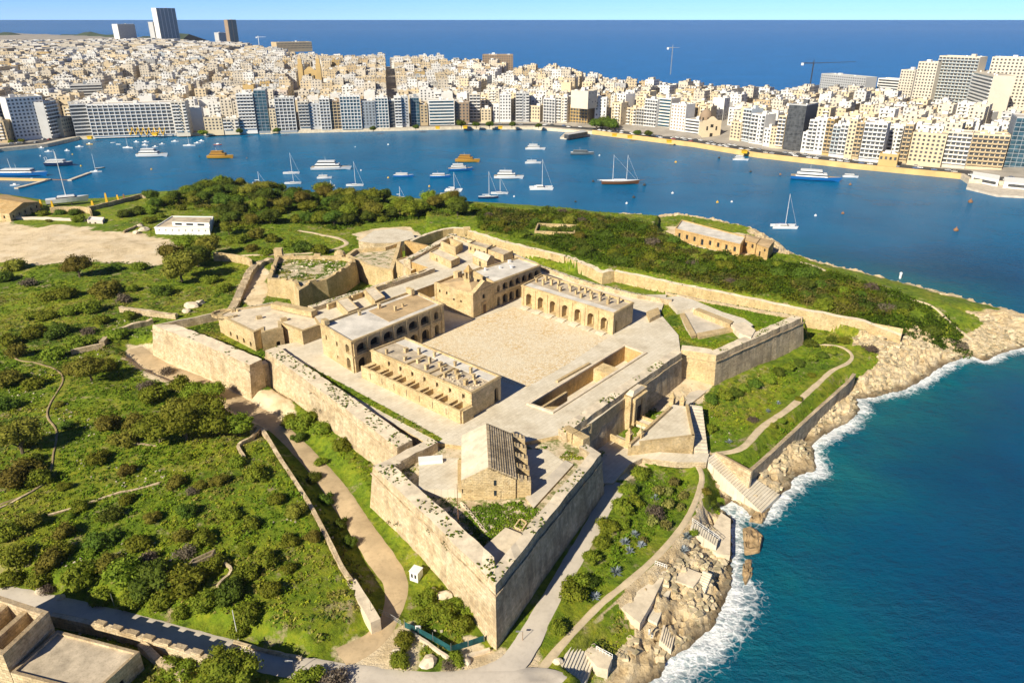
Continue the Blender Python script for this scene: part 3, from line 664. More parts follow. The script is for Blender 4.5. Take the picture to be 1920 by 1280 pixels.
# ---- sunken passage by the gate
pr = PP(PIT, ZP); zfl = 12.2
root = thing('sunken_passage', 'deep rectangular stairwell cut into the paved terrace', 'stairwell', (pr[0][0], pr[0][1], zfl))
w_ = MB()
for i in range(4):
    a, b_ = pr[i], pr[(i + 1) % 4]; w_.face([(*b_, zfl), (*a, zfl), (*a, ZP), (*b_, ZP)])
w_.build('wall', M['house_gold'], root)
f_ = MB(); f_.face([(*q, zfl) for q in pr]); f_.build('floor', M['paving'], root)
rim = MB(); pv = [Vector(q) for q in pr]; pin = inset(pv, .02); po = inset(pv, -.75)
for i in range(4):
    j = (i + 1) % 4
    for za, A1, B1 in ((ZP + .45, pin, po),):
        rim.face([(*B1[i], za), (*B1[j], za), (*A1[j], za), (*A1[i], za)]); rim.face([(*B1[i], ZP), (*B1[j], ZP), (*B1[j], za), (*B1[i], za)]); rim.face([(*A1[j], ZP), (*A1[i], ZP), (*A1[i], za), (*A1[j], za)])
rim.build('coping', M['ramptop'], root)
fpv = [pv[0], pv[3], pv[2], pv[1]]         # u along the long side
def pit(u, v): return pv[0].lerp(pv[3], u).lerp(pv[1].lerp(pv[2], u), v)
br = MB(); q = [pit(.63, 0), pit(.63, 1), pit(.74, 1), pit(.74, 0)]; br.prism(q, zfl, ZP - .9, bottom=False); br.build('bridge_pier', M['house'], root)
st = MB()
for k in range(10):
    u0, u1 = .02 + k * .022, .02 + (k + 1) * .022
    st.prism([pit(u0, .55), pit(u1, .55), pit(u1, .98), pit(u0, .98)], zfl, ZP - .2 - k * .42)
st.build('stair', M['house'], root)
sw = MB(); sw.prism([pit(.0, .45), pit(.24, .45), pit(.24, .55), pit(.0, .55)], zfl, ZP + .3); sw.build('stair_wall', M['house'], root)
kb = MB(); a0, a1 = P(1042,716,ZP), P(1103,682,ZP); d_ = (a1 - a0).xy.normalized(); n_ = Vector((d_.y, -d_.x))
kb.prism([a0.xy, a0.xy + n_ * .8, a1.xy + n_ * .8, a1.xy], ZP, ZP + .6); tag(kb.build('low_wall', M['house']), 'low stone kerb wall between cobbles and stairwell', 'wall')

# ---- left barracks: two storeys of arches
fp = quadfp([(600,606),(658,640),(832,569),(775,543)], 27.0); zt = 27.0
LF = (fp[2] - fp[1]).length; LL = (fp[1] - fp[0]).length
def up(i): return [(0, 1.75 if i < 6 else .8, ZP + 5.6, ZP + 7.3, 1.15)]
front = even(LF, 7, lambda i: [(0, 1.6 if i < 6 else .95, ZP + .25, ZP + 2.6, 1.25), (0, 1.75 if i < 6 else .95, ZP + 5.7, ZP + 7.2, 1.15)], 1.0)
left = [(0, 6.5, [(3.0, .5, ZP + 5.5, ZP + 7.1, 0)]), (6.5, 12.6, [(9.2, .5, ZP + 5.5, ZP + 7.1, 0), (8.9, .45, ZP + 1.6, ZP + 2.6, 0)]), (12.6, LL, [(15.2, 1.05, ZP + .3, ZP + 3.0, 1.0), (15.2, 1.05, ZP + 5.4, ZP + 7.3, .95)])]
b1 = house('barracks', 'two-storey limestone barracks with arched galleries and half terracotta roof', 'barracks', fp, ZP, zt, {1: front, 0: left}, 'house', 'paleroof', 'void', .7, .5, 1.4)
rt = MB(); rt.prism([uv(fp, .12, .45), uv(fp, .80, .45), uv(fp, .80, .97), uv(fp, .12, .97)], zt - .7, zt - .62); rt.build('terracotta_roof_area', M['roof_terra'], b1)
chimneys(b1, fp, zt - .7, [(.5, .62), (.45, .72), (.18, .55), (.15, .35)], 'house', ang(fp[0], fp[1]))
for u_, v_, s3 in ((.08, .03, (2.2, 1.6, 1.5)), (.1, .93, (3.2, 1.2, 1.9))):
    sc = MB(); q = uv(fp, u_, v_); sc.box((q.x, q.y, zt - .2), s3, ang(fp[0], fp[1])); sc.build('chimney_stack', M['house'], b1)
# pilasters between the arches
wb = (LF - 2) / 7; d_ = (fp[2] - fp[1]).normalized(); n_ = Vector((d_.y, -d_.x))
for i in range(8):
    c = fp[1] + d_ * (1 + wb * i) + n_ * .16; pl = MB(); pl.box((c.x, c.y, ZP), (.9, .34, zt - ZP - .6), ang(fp[1], fp[2])); pl.build('pilaster', M['house'], b1)
sc = MB(); a, b_ = fp[1] + n_ * .06, fp[2] + n_ * .06; sc.prism([a, a + n_ * .22, b_ + n_ * .22, b_], ZP + 4.75, ZP + 5.15, bottom=True); sc.build('string_course', M['house'], b1)

# ---- front barracks, one storey, with yards at its foot
fp = quadfp([(695,655),(884,736),(939,704),(759,631)], 24.2); zt = 24.2
LF = (fp[1] - fp[0]).length; LR = (fp[2] - fp[1]).length
side = even(LF, 8, lambda i: [(0, .48, ZP + 4.3, ZP + 5.8, 0)] if i else [], .5)
end = [(0, LR * .62, []), (LR * .62, LR, [(LR * .84, .85, ZP + .2, ZP + 3.6, .85)])]
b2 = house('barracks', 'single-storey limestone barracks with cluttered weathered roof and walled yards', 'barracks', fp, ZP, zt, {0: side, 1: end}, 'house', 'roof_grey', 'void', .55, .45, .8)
rzz = ang(fp[0], fp[1])
pr_ = MB(); pr_.prism([uv(fp, .02, .68), uv(fp, .98, .68), uv(fp, .98, .95), uv(fp, .02, .95)], zt - .5, zt - .38); pr_.build('pale_roof_strip', M['paleroof'], b2)
chimneys(b2, fp, zt - .5, [(.12, .15), (.2, .5), (.3, .2), (.3, .62), (.4, .3), (.42, .75), (.47, .45), (.52, .2), (.56, .5), (.62, .35), (.64, .72), (.70, .2), (.72, .5), (.78, .35), (.8, .7), (.88, .25), (.87, .55), (.93, .4)], 'house', rzz)
for u in (.36, .58, .66):
    rb = MB(); rb.prism([uv(fp, u, .05), uv(fp, u + .012, .05), uv(fp, u + .012, .62), uv(fp, u, .62)], zt - .5, zt - .05); rb.build('roof_ridge', M['house'], b2)
rub = MB()
for k in range(70):
    q = uv(fp, rnd.uniform(.6, .97), rnd.uniform(.06, .6)); s_ = rnd.uniform(.2, .6); rub.box((q.x, q.y, zt - .52), (s_, s_ * .8, s_ * .5), rnd.uniform(0, 3))
tag(rub.build('roof_rubble', M['ramptop'], b2), kind='stuff')
# walled yards
n_ = Vector((-(fp[1] - fp[0]).normalized().y * -1, -(fp[1] - fp[0]).normalized().x)); d_ = (fp[1] - fp[0]).normalized(); n_ = Vector((d_.y, -d_.x))
W = 4.2; o0, o1 = fp[0] + n_ * W + d_ * .4, fp[1] + n_ * W
yw = MB(); yw.prism([o0, o1, o1 - n_ * .5, o0 - n_ * .5], ZP, ZP + 3.7); yw.prism([o1 - n_ * .5, o1 - n_ * .5 - d_ * .5, fp[1] - d_ * .5 + n_ * .01, fp[1] + n_ * .01], ZP, ZP + 3.7)
yw.build('yard_wall', M['house'], b2)
for i in range(15):
    s_ = .6 + (LF - 1.6) * i / 14; c0 = fp[0] + d_ * s_ + n_ * .02; c1 = fp[0] + d_ * s_ + n_ * (W - .5); t = .45 if i % 2 else 1.5
    cw = MB(); cw.prism([c1, c1 + d_ * t, c0 + d_ * t, c0], ZP, ZP + 3.55); cw.build('yard_partition', M['house'], b2)
for i in range(7):
    c = o0 + d_ * (LF * (.10 + .127 * i)) + n_ * .02; sl_ = MB(); sl_.box((c.x, c.y, ZP + .8), (.16, .06, 1.9), rzz); sl_.build('window_slit', M['void'], b2)
lw = MB(); lw.face([(*fp[0] + n_ * .02, ZP + 1.6), (*(fp[0] + n_ * (W - .5)), ZP + 1.6), (*(fp[1] + n_ * (W - .5) - d_ * .5), ZP + 1.6), (*(fp[1] + n_ * .02 - d_ * .5), ZP + 1.6)]); lw.build('yard_floor', M['ramptop'], b2)

# ---- chapel
fp = quadfp([(815,529),(887,549),(926,531),(856,513)], 26.2); zt = 26.2
LF = (fp[2] - fp[1]).length; LL = (fp[1] - fp[0]).length
fr = [(0, LF * .34, []), (LF * .34, LF * .66, [(LF * .5, .8, ZP + .3, ZP + 3.0, .35), (LF * .5, .75, ZP + 5.4, ZP + 6.6, .4)]), (LF * .66, LF, [])]
sd_ = even(LL, 5, lambda i: [(0, .4, ZP + 5.9, ZP + 6.6, .4)] if i in (1, 0) else ([(0, .42, ZP + 4.4, ZP + 5.2, 0)] if i in (2, 3) else []), .6)
ch = house('chapel', 'limestone chapel with bell turret and pediment facing the parade', 'chapel', fp, ZP, zt, {1: fr, 0: sd_}, 'house', 'house', 'void', .8, .45, .5)
d_ = (fp[2] - fp[1]).normalized(); n_ = Vector((d_.y, -d_.x)); r1 = ang(fp[1], fp[2])
pd = MB(); a, b_ = fp[1] + n_ * .3, fp[2] + n_ * .3; c = (a + b_) / 2; back = -n_ * 1.2
pd.face([(*a, zt), (*b_, zt), (*c, zt + 2.6)]); pd.face([(*(b_ + back), zt), (*(a + back), zt), (*(c + back), zt + 2.6)])
pd.face([(*a, zt), (*c, zt + 2.6), (*(c + back), zt + 2.6), (*(a + back), zt)]); pd.face([(*c, zt + 2.6), (*b_, zt), (*(b_ + back), zt), (*(c + back), zt + 2.6)])
pd.build('pediment', M['house'], ch)
for t, s_ in ((0, 1), (1, -1)):
    pm = MB(); e0 = a.lerp(b_, t); q = [e0 + n_ * .25, e0 - n_ * 1.4]
    top = c
    pm.face([(*q[0], zt + .02), (*(top + n_ * .25), zt + 2.75), (*(top - n_ * 1.4), zt + 2.75), (*q[1], zt + .02)][::s_]); pm.face([(*q[0], zt - .3), (*(top + n_ * .25), zt + 2.4), (*(top + n_ * .25), zt + 2.75), (*q[0], zt + .02)][::-s_]); pm.build('pediment_moulding', M['house'], ch)
rf = MB(); i_ = inset(fp, .6); cc_ = uv(fp, .62, .5); apex = zt + 1.6
for k in range(4): rf.face([(*i_[k], zt - .75), (*i_[(k + 1) % 4], zt - .75), (cc_.x, cc_.y, apex)])
rf.build('roof_slope', M['roof_terra'], ch)
tu = MB(); base = uv(fp, .62, .5); tz = zt + .9
tu.box((base.x, base.y, tz), (2.5, 2.5, 1.3), r1); tu.build('turret_base', M['house'], ch)
for sx_, sy_ in ((-1, -1), (1, -1), (1, 1), (-1, 1)):
    pp = MB(); o_ = Vector((sx_ * .75, sy_ * .75)); ca, sa = math.cos(r1), math.sin(r1)
    pp.box((base.x + o_.x * ca - o_.y * sa, base.y + o_.x * sa + o_.y * ca, tz + 1.3), (.6, .6, 2.3), r1); pp.build('turret_pier', M['house'], ch)
tp = MB(); tp.box((base.x, base.y, tz + 3.6), (2.5, 2.5, .5), r1); tp.box((base.x, base.y, tz + 4.1), (2.1, 2.1, 1.9), r1, top=.12); tp.build('turret_cap', M['house_gold'], ch)
bl = MB(); bl.lathe((base.x, base.y, tz + 2.3), [(.45, 0), (.38, .3), (.25, .6), (.1, .8)], 8); bl.build('bell', M['iron'], ch)
for u in (0.02, .98):
    for v in (.02, .98):
        q = uv(fp, u, v); pl = MB(); pl.box((q.x, q.y, ZP), (.9, .9, zt - ZP - .6), r1); pl.build('pilaster', M['house'], ch)
st_ = MB(); q = uv(fp, .12, .85); st_.box((q.x, q.y, zt - .8), (2.4, 2.0, 2.6), r1); st_.build('stair_turret', M['house'], ch)
dr_ = MB(); q = (fp[1] + fp[2]) / 2 + n_ * .12; dr_.box((q.x, q.y, ZP), (2.6, .22, 4.2), r1); dr_.build('door_surround', M['house_gold'], ch)
do = MB(); q = (fp[1] + fp[2]) / 2 + n_ * .25; do.box((q.x, q.y, ZP + .05), (1.5, .06, 3.2), r1); do.build('door', M['shutter'], ch)

# ---- right barracks behind the chapel
fp = quadfp([(886,507),(926,529),(1014,496),(972,482)], 26.6); zt = 26.6
LF = (fp[2] - fp[1]).length
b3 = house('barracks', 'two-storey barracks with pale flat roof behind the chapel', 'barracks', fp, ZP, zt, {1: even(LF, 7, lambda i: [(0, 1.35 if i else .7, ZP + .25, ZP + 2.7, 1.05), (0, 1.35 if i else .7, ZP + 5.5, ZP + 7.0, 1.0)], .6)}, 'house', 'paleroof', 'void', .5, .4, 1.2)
chimneys(b3, fp, zt - .5, [(.3, .45), (.5, .6), (.1, .75), (.15, .2)], 'white', ang(fp[0], fp[1]), (.6, 1.0))
sc = MB(); d_ = (fp[2] - fp[1]).normalized(); n_ = Vector((d_.y, -d_.x)); a, b_ = fp[1] + n_ * .05, fp[2] + n_ * .05; sc.prism([a, a + n_ * .2, b_ + n_ * .2, b_], ZP + 4.75, ZP + 5.1, bottom=True); sc.build('string_course', M['house'], b3)

# ---- arcaded building on the right of the parade
fp = quadfp([(978,534),(1151,587),(1188,566),(1018,514)], 24.5); zt = 24.5
LF = (fp[1] - fp[0]).length; LR = (fp[2] - fp[1]).length
arc = house('arcaded_building', 'long limestone building with seven open arches facing the parade', 'barracks', fp, ZP, zt, {0: even(LF, 7, lambda i: [(0, 1.35, ZP + .35, ZP + 3.7, 1.35)], .8), 1: [(0, 3.4, [(1.8, .5, ZP + .3, ZP + 4.0, .4)]), (3.4, LR, [])]}, 'house', 'roof_grey', 'house', .55, .45, 2.6, opening='arch_recess')
rz_ = ang(fp[0], fp[1]); d_ = (fp[1] - fp[0]).normalized(); n_ = Vector((d_.y, -d_.x)); wb = (LF - 1.6) / 7
for i in range(7):
    c = fp[0] + d_ * (.8 + wb * (i + .5)) - n_ * 2.5; do = MB(); do.box((c.x, c.y, ZP + .35), (1.3, .08, 2.9), rz_); do.build('door', M['shutter' if i % 3 else 'void'], arc)
    im = MB(); c = fp[0] + d_ * (.8 + wb * i) + n_ * .12; im.box((c.x, c.y, ZP), (.8, .26, zt - ZP - .6), rz_); im.build('pilaster', M['house'], arc)
pr_ = MB(); pr_.prism([uv(fp, .02, .05), uv(fp, .98, .05), uv(fp, .98, .30), uv(fp, .02, .30)], zt - .5, zt - .36); pr_.build('pale_roof_strip', M['paleroof'], arc)
chimneys(arc, fp, zt - .5, [(.05, .5), (.1, .75), (.14, .45), (.2, .6), (.26, .7), (.3, .5), (.35, .4), (.37, .75), (.43, .55), (.48, .78), (.5, .5), (.55, .75), (.58, .4), (.62, .7), (.67, .5), (.7, .78), (.75, .55), (.8, .75), (.84, .5), (.9, .72)], 'house', rz_, (1.2, 2.2))
for i in range(7):
    c = fp[0] + d_ * (.8 + wb * (i + .5)) + n_ * 1.6; sp = MB()
    for k in range(3): sp.box((c.x + n_.x * (k * .6 - .3), c.y + n_.y * (k * .6 - .3), ZP), (3.0, 1.6 - k * .1, .42 - .12 * k), rz_)
    sp.build('doorstep', M['paving'], arc)
r_ = MB(); r_.prism([uv(fp, -.005, .6), uv(fp, 0.0, .6), uv(fp, 0, .95), uv(fp, -.005, .95)], ZP, zt + .6); r_.build('end_buttress', M['house'], arc)

# ---- powder magazine on the front bastion, steep stone slope on one side, stepped slabs and buttresses on the other
zb = 15.9
f0, f1 = P(866,938,zb).xy, P(967,939,zb).xy; rd = (P(922.5,802,24.2) - P(928,886,24.2)).xy; Lm = rd.length; rd = rd.normalized()
sidev = Vector((rd.y, -rd.x)); Wm = (f1 - f0).length; f1 = f0 + sidev * Wm; c0 = f0 + rd * Lm; c1 = f1 + rd * Lm; ez, rzt = zb + 5.2, zb + 8.2; mid = (f0 + f1) / 2; midb = (c0 + c1) / 2
mag = thing('powder_magazine', 'gabled stone powder magazine with buttressed side on the front bastion', 'magazine', (mid.x, mid.y, zb))
w_ = MB(); w_.face([(*f0, zb), (*f1, zb), (*f1, ez), (*mid, rzt), (*f0, ez)]); w_.face([(*c1, zb), (*c0, zb), (*c0, ez), (*midb, rzt), (*c1, ez)]); w_.face([(*c0, zb), (*f0, zb), (*f0, ez), (*c0, ez)]); w_.face([(*f1, zb), (*c1, zb), (*c1, ez), (*f1, ez)]); w_.build('wall', M['house'], mag)
rl = MB(); rl.face([(*f0, ez), (*mid, rzt), (*midb, rzt), (*c0, ez)]); rl.build('roof', M['ramptop'], mag)
for k in range(11):
    t0, t1 = k / 11, (k + 1) / 11; a = mid.lerp(f1, t0); b_ = mid.lerp(f1, t1 + .03); z0_, z1_ = rzt + (ez - rzt) * t0, rzt + (ez - rzt) * t1
    s_ = MB(); q = [a, b_, b_ + rd * Lm, a + rd * Lm]; za = z0_ - .02
    s_.v = [(*q[0], za + .12), (*q[1], z1_ + .26), (*q[2], z1_ + .26), (*q[3], za + .12), (*q[0], za - .5), (*q[1], z1_ - .3), (*q[2], z1_ - .3), (*q[3], za - .5)]
    s_.f = [(0, 1, 2, 3), (4, 5, 1, 0), (5, 6, 2, 1), (6, 7, 3, 2), (7, 4, 0, 3)]; s_.m = [0] * 5; s_.build('roof_slab', M['rampart_dark'], mag)
for k in range(5):
    y0 = Lm * (.02 + .235 * k); e0 = f1 + rd * y0; e1 = f1 + rd * (y0 + 1.5); o2 = sidev * 3.3
    bu = MB(); bu.prism([e0, e0 + o2, e1 + o2, e1], zb, ez - 1.2); bu.build('buttress', M['house'], mag)
    for j in range(4):
        bs = MB(); s0, s1 = 3.3 * j / 4, 3.3 * (j + 1) / 4; bs.prism([e0 + sidev * s0, e0 + sidev * s1, e1 + sidev * s1, e1 + sidev * s0], ez - 1.2, ez - .1 - j * .27); bs.build('buttress_slab', M['rampart_dark' if j % 2 else 'house'], mag)
for (t, z0_) in ((.62, zb + 1.0), (.62, zb + 3.6)):
    wi = MB(); c = f0.lerp(f1, t) - rd * .03; wi.box((c.x, c.y, z0_), (.55, .1, 1.3), ang(f0, f1)); wi.build('window', M['glass'], mag)
    fr_ = MB(); fr_.box((c.x, c.y, z0_ - .18), (.9, .16, .16), ang(f0, f1)); fr_.build('window_sill', M['house'], mag)
# annex terrace left of the magazine and paved yard to its right
zq = zb + 2.2
an = MB(); an.prism(PP([(786,860),(860,858),(866,917),(785,917)], zq), zb, zq); tag(an.build('paved_platform', M['paving']), 'square paved stone platform left of the powder magazine', 'platform')
pw = MB(); pw.prism(PP([(858,861),(866,861),(866,917),(858,917)], zq + .9), zq, zq + .9); tag(pw.build('low_wall', M['house']), 'bright low wall between paved platform and powder magazine', 'wall')
pw = MB(); pw.prism(PP([(784,856),(830,852),(830,862),(786,866)], zq + .8), zb, zq + .8); tag(pw.build('low_wall', M['white']), 'pale block wall behind the paved platform', 'wall')
pv_ = slab('magazine_yard', [(986,843),(1025,842),(1058,866),(1030,900),(988,933)], 16.0, 15, 'paving')
pv_ = slab('gun_platform', [(985,932),(1060,862),(1075,870),(1000,952)], 16.35, 15, 'concrete')
tpx = [(903,1028),(948,988),(985,1003),(958,1042),(928,1068),(918,1055)]
slab('gun_platform', tpx, 16.9, 15, 'ramptop')
for k in range(9):
    t = k / 9; a = lerp(Vector((868,946)), Vector((912,1000)), t); mb = MB(); q = P(a.x, a.y, zb); mb.box((q.x, q.y, zb), (1.7, .5, .28), R(-52)); tag(mb.build('kerb_stone', M['ramptop']), 'pale kerb stone in the slanting bastion row, %s from the top' % ['first','second','third','fourth','fifth','sixth','seventh','eighth','ninth'][k], 'kerb stone', 'kerb stones on the front bastion')
fm = MB(); c4 = [P(*q, zb) for q in ((976,975),(986,981),(978,994),(966,989))]
for k in range(4):
    a, b_ = c4[k].xy, c4[(k + 1) % 4].xy; e = (b_ - a).normalized(); nn = Vector((-e.y, e.x)) * .3; fm.prism([a, b_, b_ + nn, a + nn], zb, zb + .35)
tag(fm.build('garden_bed', M['house']), 'small square stone garden bed on the front bastion', 'garden bed')
# steps of the parapet (merlons)
ORD = ['first', 'second', 'third', 'fourth', 'fifth', 'sixth', 'seventh', 'eighth', 'ninth', 'tenth', 'eleventh', 'twelfth', 'thirteenth', 'fourteenth', 'fifteenth', 'sixteenth', 'seventeenth', 'eighteenth', 'nineteenth', 'twentieth']
ORD += ['twenty-' + q for q in ORD[:9]] + ['thirtieth'] + ['thirty-' + q for q in ORD[:9]] + ['fortieth'] + ['forty-' + q for q in ORD[:9]] + ['fiftieth'] + ['fifty-' + q for q in ORD[:9]] + ['sixtieth'] + ['sixty-' + q for q in ORD[:9]]
def merlons(label, px, n, z, zt_, w, dth, mat='house', group='parapet merlons'):
    a, b_ = P(*px[0], z), P(*px[1], z); L = (b_ - a).length; rz = ang(a, b_)
    for i in range(n):
        c = a.lerp(b_, (i + .5) / n); mb = MB(); mb.box((c.x, c.y, z), (w, dth, zt_ - z + rnd.uniform(-.1, .1)), rz, top=.95)
        tag(mb.build('merlon', M[mat]), label + (', %s from the left' % ORD[i]), 'merlon', group)
merlons('squared stone merlon on the left bastion platform edge', [(516,576),(588,592)], 4, 21.8, 23.6, 5.2, 2.8, 'house', 'merlons on the left platform')
merlons('squared stone merlon on the flank beside the powder magazine yard', [(1058,818),(1100,842)], 2, 16, 19.0, 3.6, 2.4, 'house', 'merlons on the front flank')
merlons('small stone merlon on the long rear parapet', [(612,581),(800,513)], 9, 21.8, 23.7, 4.2, 1.0, 'house', 'merlons on the rear parapet')
# ---- block houses on the raised walk
for lab, px in (('flat-roofed stone hut on the raised walk nearest the left bastion', [(630,563),(652,585),(673,577),(652,557)]), ('flat-roofed stone hut on the raised walk nearest the chapel', [(683,543),(703,565),(722,556),(702,537)])):
    house('stone_hut', lab, 'hut', quadfp(px, 24.6), 21.8, 24.6, {}, 'house', 'ramptop', parapet=.1, cornice=False, group='huts on the raised walk')
# ---- casemate platform in the left bastion
ztp = 21.6
fp = quadfp([(408,590),(475,623),(489,617),(489,624),(528,614),(527,606),(566,621),(601,608),(592,588),(560,580),(511,569),(430,580)], ztp)
Lf = (fp[1] - fp[0]).length
cas = house('casemate_block', 'broad stone casemate block with flat paved top in the left bastion', 'casemate', fp, 14.8, ztp, {0: even(Lf, 5, lambda i: [(0, .55, 15.9, 17.1, .5)] if i else [], .8), 3: [(0, 3, []), (3, 7, [(5, .7, 15.2, 17.0, .4)]), (7, (fp[4] - fp[3]).length, [])]}, 'house', 'ramptop', 'void', .25, 1.0, .8, cornice=False)
for q, s_ in (((437,583), 1.0), ((486,596), 1.4), ((532,600), 1.6)):
    c = P(*q, ztp); mb = MB(); mb.box((c.x, c.y, ztp - .25), (1.2 * s_, .8 * s_, 1.0), .6); mb.build('roof_vent', M['house'], cas)
rg = MB(); c = P(425,588,ztp)
for k in range(14):
    t = R(60 + k * 20); rg.box((c.x + 4.5 * math.cos(t), c.y + 3.4 * math.sin(t), ztp - .3), (1.7, .7, .7), t + math.pi / 2)
tag(rg.build('ring_kerb', M['house'], cas), kind='stuff')
# ---- rear bastion houses
def gable(name, label, px, z, ze, zr_, wall='house', roof='ramptop', cat='house', group=None, doors=()):
    f = quadfp(px, ze); root = thing(name, label, cat, (*((f[0] + f[2]) / 2), z), group); mb = MB()
    # ridge runs along corner0->corner1
    r0 = (f[0] + f[3]) / 2; r1 = (f[1] + f[2]) / 2
    mb.face([(*f[0], z), (*f[1], z), (*f[1], ze), (*f[0], ze)]); mb.face([(*f[1], z), (*f[2], z), (*f[2], ze), (*r1, zr_), (*f[1], ze)]); mb.face([(*f[2], z), (*f[3], z), (*f[3], ze), (*f[2], ze)]); mb.face([(*f[3], z), (*f[0], z), (*f[0], ze), (*r0, zr_), (*f[3], ze)])
    mb.build('wall', M[wall], root)
    ro = MB(); ro.face([(*f[0], ze + .1), (*f[1], ze + .1), (*r1, zr_ + .1), (*r0, zr_ + .1)]); ro.face([(*f[2], ze + .1), (*f[3], ze + .1), (*r0, zr_ + .1), (*r1, zr_ + .1)]); ro.build('roof', M[roof], root)
    d = (f[1] - f[0]).normalized(); nn = Vector((d.y, -d.x))
    for t, w, h, zz in doors:
        c = f[0].lerp(f[1], t) + nn * .03; q = MB(); q.box((c.x, c.y, z + zz), (w, .08, h), ang(f[0], f[1])); q.build('window' if zz > .5 else 'door', M['void'], root)
    return root
gable('gabled_house', 'small gabled stone house in the rear bastion court', [(886,480),(913,491),(927,481),(900,471)], 21.8, 24.8, 26.2, doors=((.52, .9, 1.9, .1),))
house('stone_house', 'long flat stone house with four windows in the rear bastion', 'house', quadfp([(878,456),(912,466),(924,458),(891,449)], 25.6), 21.8, 25.6, {0: even((quadfp([(878,456),(912,466)], 25.6)[1] - quadfp([(878,456),(912,466)], 25.6)[0]).length, 4, lambda i: [(0, .45, 22.9, 24.0, .3)])}, 'house', 'roof_grey', cornice=False)
house('stone_house', 'grey-roofed stone house behind the gabled house', 'house', quadfp([(913,467),(944,478),(962,470),(930,459)], 25.0), 21.8, 25.0, {}, 'house', 'roof_grey', cornice=False)
house('stone_house', 'low stepped stone house with rough roof beside the green slope', 'house', quadfp([(805,472),(845,490),(862,482),(822,463)], 24.6), 16, 24.6, {0: [(0, 4, []), (4, 7, [(5.5, .5, 21.9, 23.0, .4)]), (7, 16, [])]}, 'house', 'ramptop', cornice=False)
house('stone_house', 'roofless stone court with high walls at the rear bastion', 'house', quadfp([(826,452),(854,464),(868,455),(842,445)], 25.0), 21.8, 25.0, {}, 'house', 'ramptop', parapet=2.6, pth=.6, cornice=False)
house('stone_house', 'small broken stone hut at the end of the rear wall', 'house', quadfp([(742,487),(770,508),(790,499),(763,480)], 19.5), 9, 19.5, {}, 'house', 'ramptop', cornice=False)
# ---- gate and bridge in the shaded curtain
g0 = P(1173,733,18.6); g1 = P(1197,716,18.6); d_ = (g1 - g0).xy.normalized(); n_ = Vector((d_.y, -d_.x)); rz_ = ang(g0, g1); gc = (g0.xy + g1.xy) / 2
gate = thing('fort_gate', 'carved stone gateway with columns in the shaded curtain', 'gateway', (gc.x, gc.y, 9))
gb = MB(); c = gc + n_ * 1.1; gb.box((c.x, c.y, 7), (8.6, 2.6, 10.7), rz_); gb.build('gatehouse', M['house'], gate)
for t in (-2.7, -1.7, 1.7, 2.7):
    c = gc + n_ * 2.65 + d_ * t; q = MB(); q.tube((c.x, c.y, 9.4), (c.x, c.y, 15.6), .36, .32, 8); q.box((c.x, c.y, 8.8), (.95, .95, .6), rz_); q.box((c.x, c.y, 15.6), (.95, .95, .5), rz_); q.build('column', M['house'], gate)
q = MB(); c = gc + n_ * 2.6; q.box((c.x, c.y, 16.1), (6.8, 1.2, .9), rz_); q.build('entablature', M['house'], gate)
q = MB(); c = gc + n_ * 1.2; q.box((c.x, c.y, 17.7), (7.0, 2.2, 1.0), rz_, top=.6); q.build('pediment', M['ramptop'], gate)
q = MB(); c = gc + n_ * 2.45; q.box((c.x, c.y, 9), (2.6, .12, 4.4), rz_); q.build('gate_opening', M['void'], gate)
br = thing('gate_bridge', 'narrow stone bridge from the gate across the sunken ditch', 'bridge', (gc.x, gc.y, 7))
e0 = gc + n_ * 2.4; e1 = e0 + n_ * 8.5
q = MB(); q.prism([e0 - d_ * 1.8, e1 - d_ * 1.8, e1 + d_ * 1.8, e0 + d_ * 1.8], 8.1, 8.9, bottom=True); q.build('deck', M['paving'], br)
for s_ in (-1.8, 1.55):
    q = MB(); q.prism([e0 + d_ * s_, e1 + d_ * s_, e1 + d_ * (s_ + .25), e0 + d_ * (s_ + .25)], 8.9, 9.8); q.build('railing_wall', M['house'], br)
# ---- ravelin platform with stair
zr_ = 10.6
rv = thing('ravelin', 'wedge-shaped stone platform opposite the gate with sloping sides', 'ravelin', tuple(P(1302,821,zr_)))
top = PP([(1178,836),(1200,834),(1302,821),(1290,762),(1262,758),(1255,765)], zr_); bot = PP([(1178,842),(1200,838),(1304,824),(1292,762),(1262,758),(1250,765)], zr_)
q = MB(); q.prism(top, 5.5, zr_, 0, 1); q.build('wall', [M['house'], M['paving']], rv)
tv = [Vector(t) for t in top]
for i, (a, b_) in enumerate(((tv[1], tv[2]), (tv[2], tv[3]), (tv[5], tv[0]))):
    e = (b_ - a).normalized(); nn = Vector((-e.y, e.x)) * .7; q = MB(); q.prism([a, b_, b_ + nn, a + nn], zr_ + .01, zr_ + .8); q.build('coping', M['house'], rv)
for k in range(16):
    t0, t1 = k / 16, (k + 1) / 16; a, b_ = P(1293,763,9).lerp(P(1305,845,9), t0), P(1293,763,9).lerp(P(1305,845,9), t1); a2, b2_ = P(1316,766,9).lerp(P(1331,846,9), t0), P(1316,766,9).lerp(P(1331,846,9), t1)
    q = MB(); q.prism([a.xy, b_.xy, b2_.xy, a2.xy], 6, 9.8 - k * .2); q.build('stair_step', M['paving'], rv)
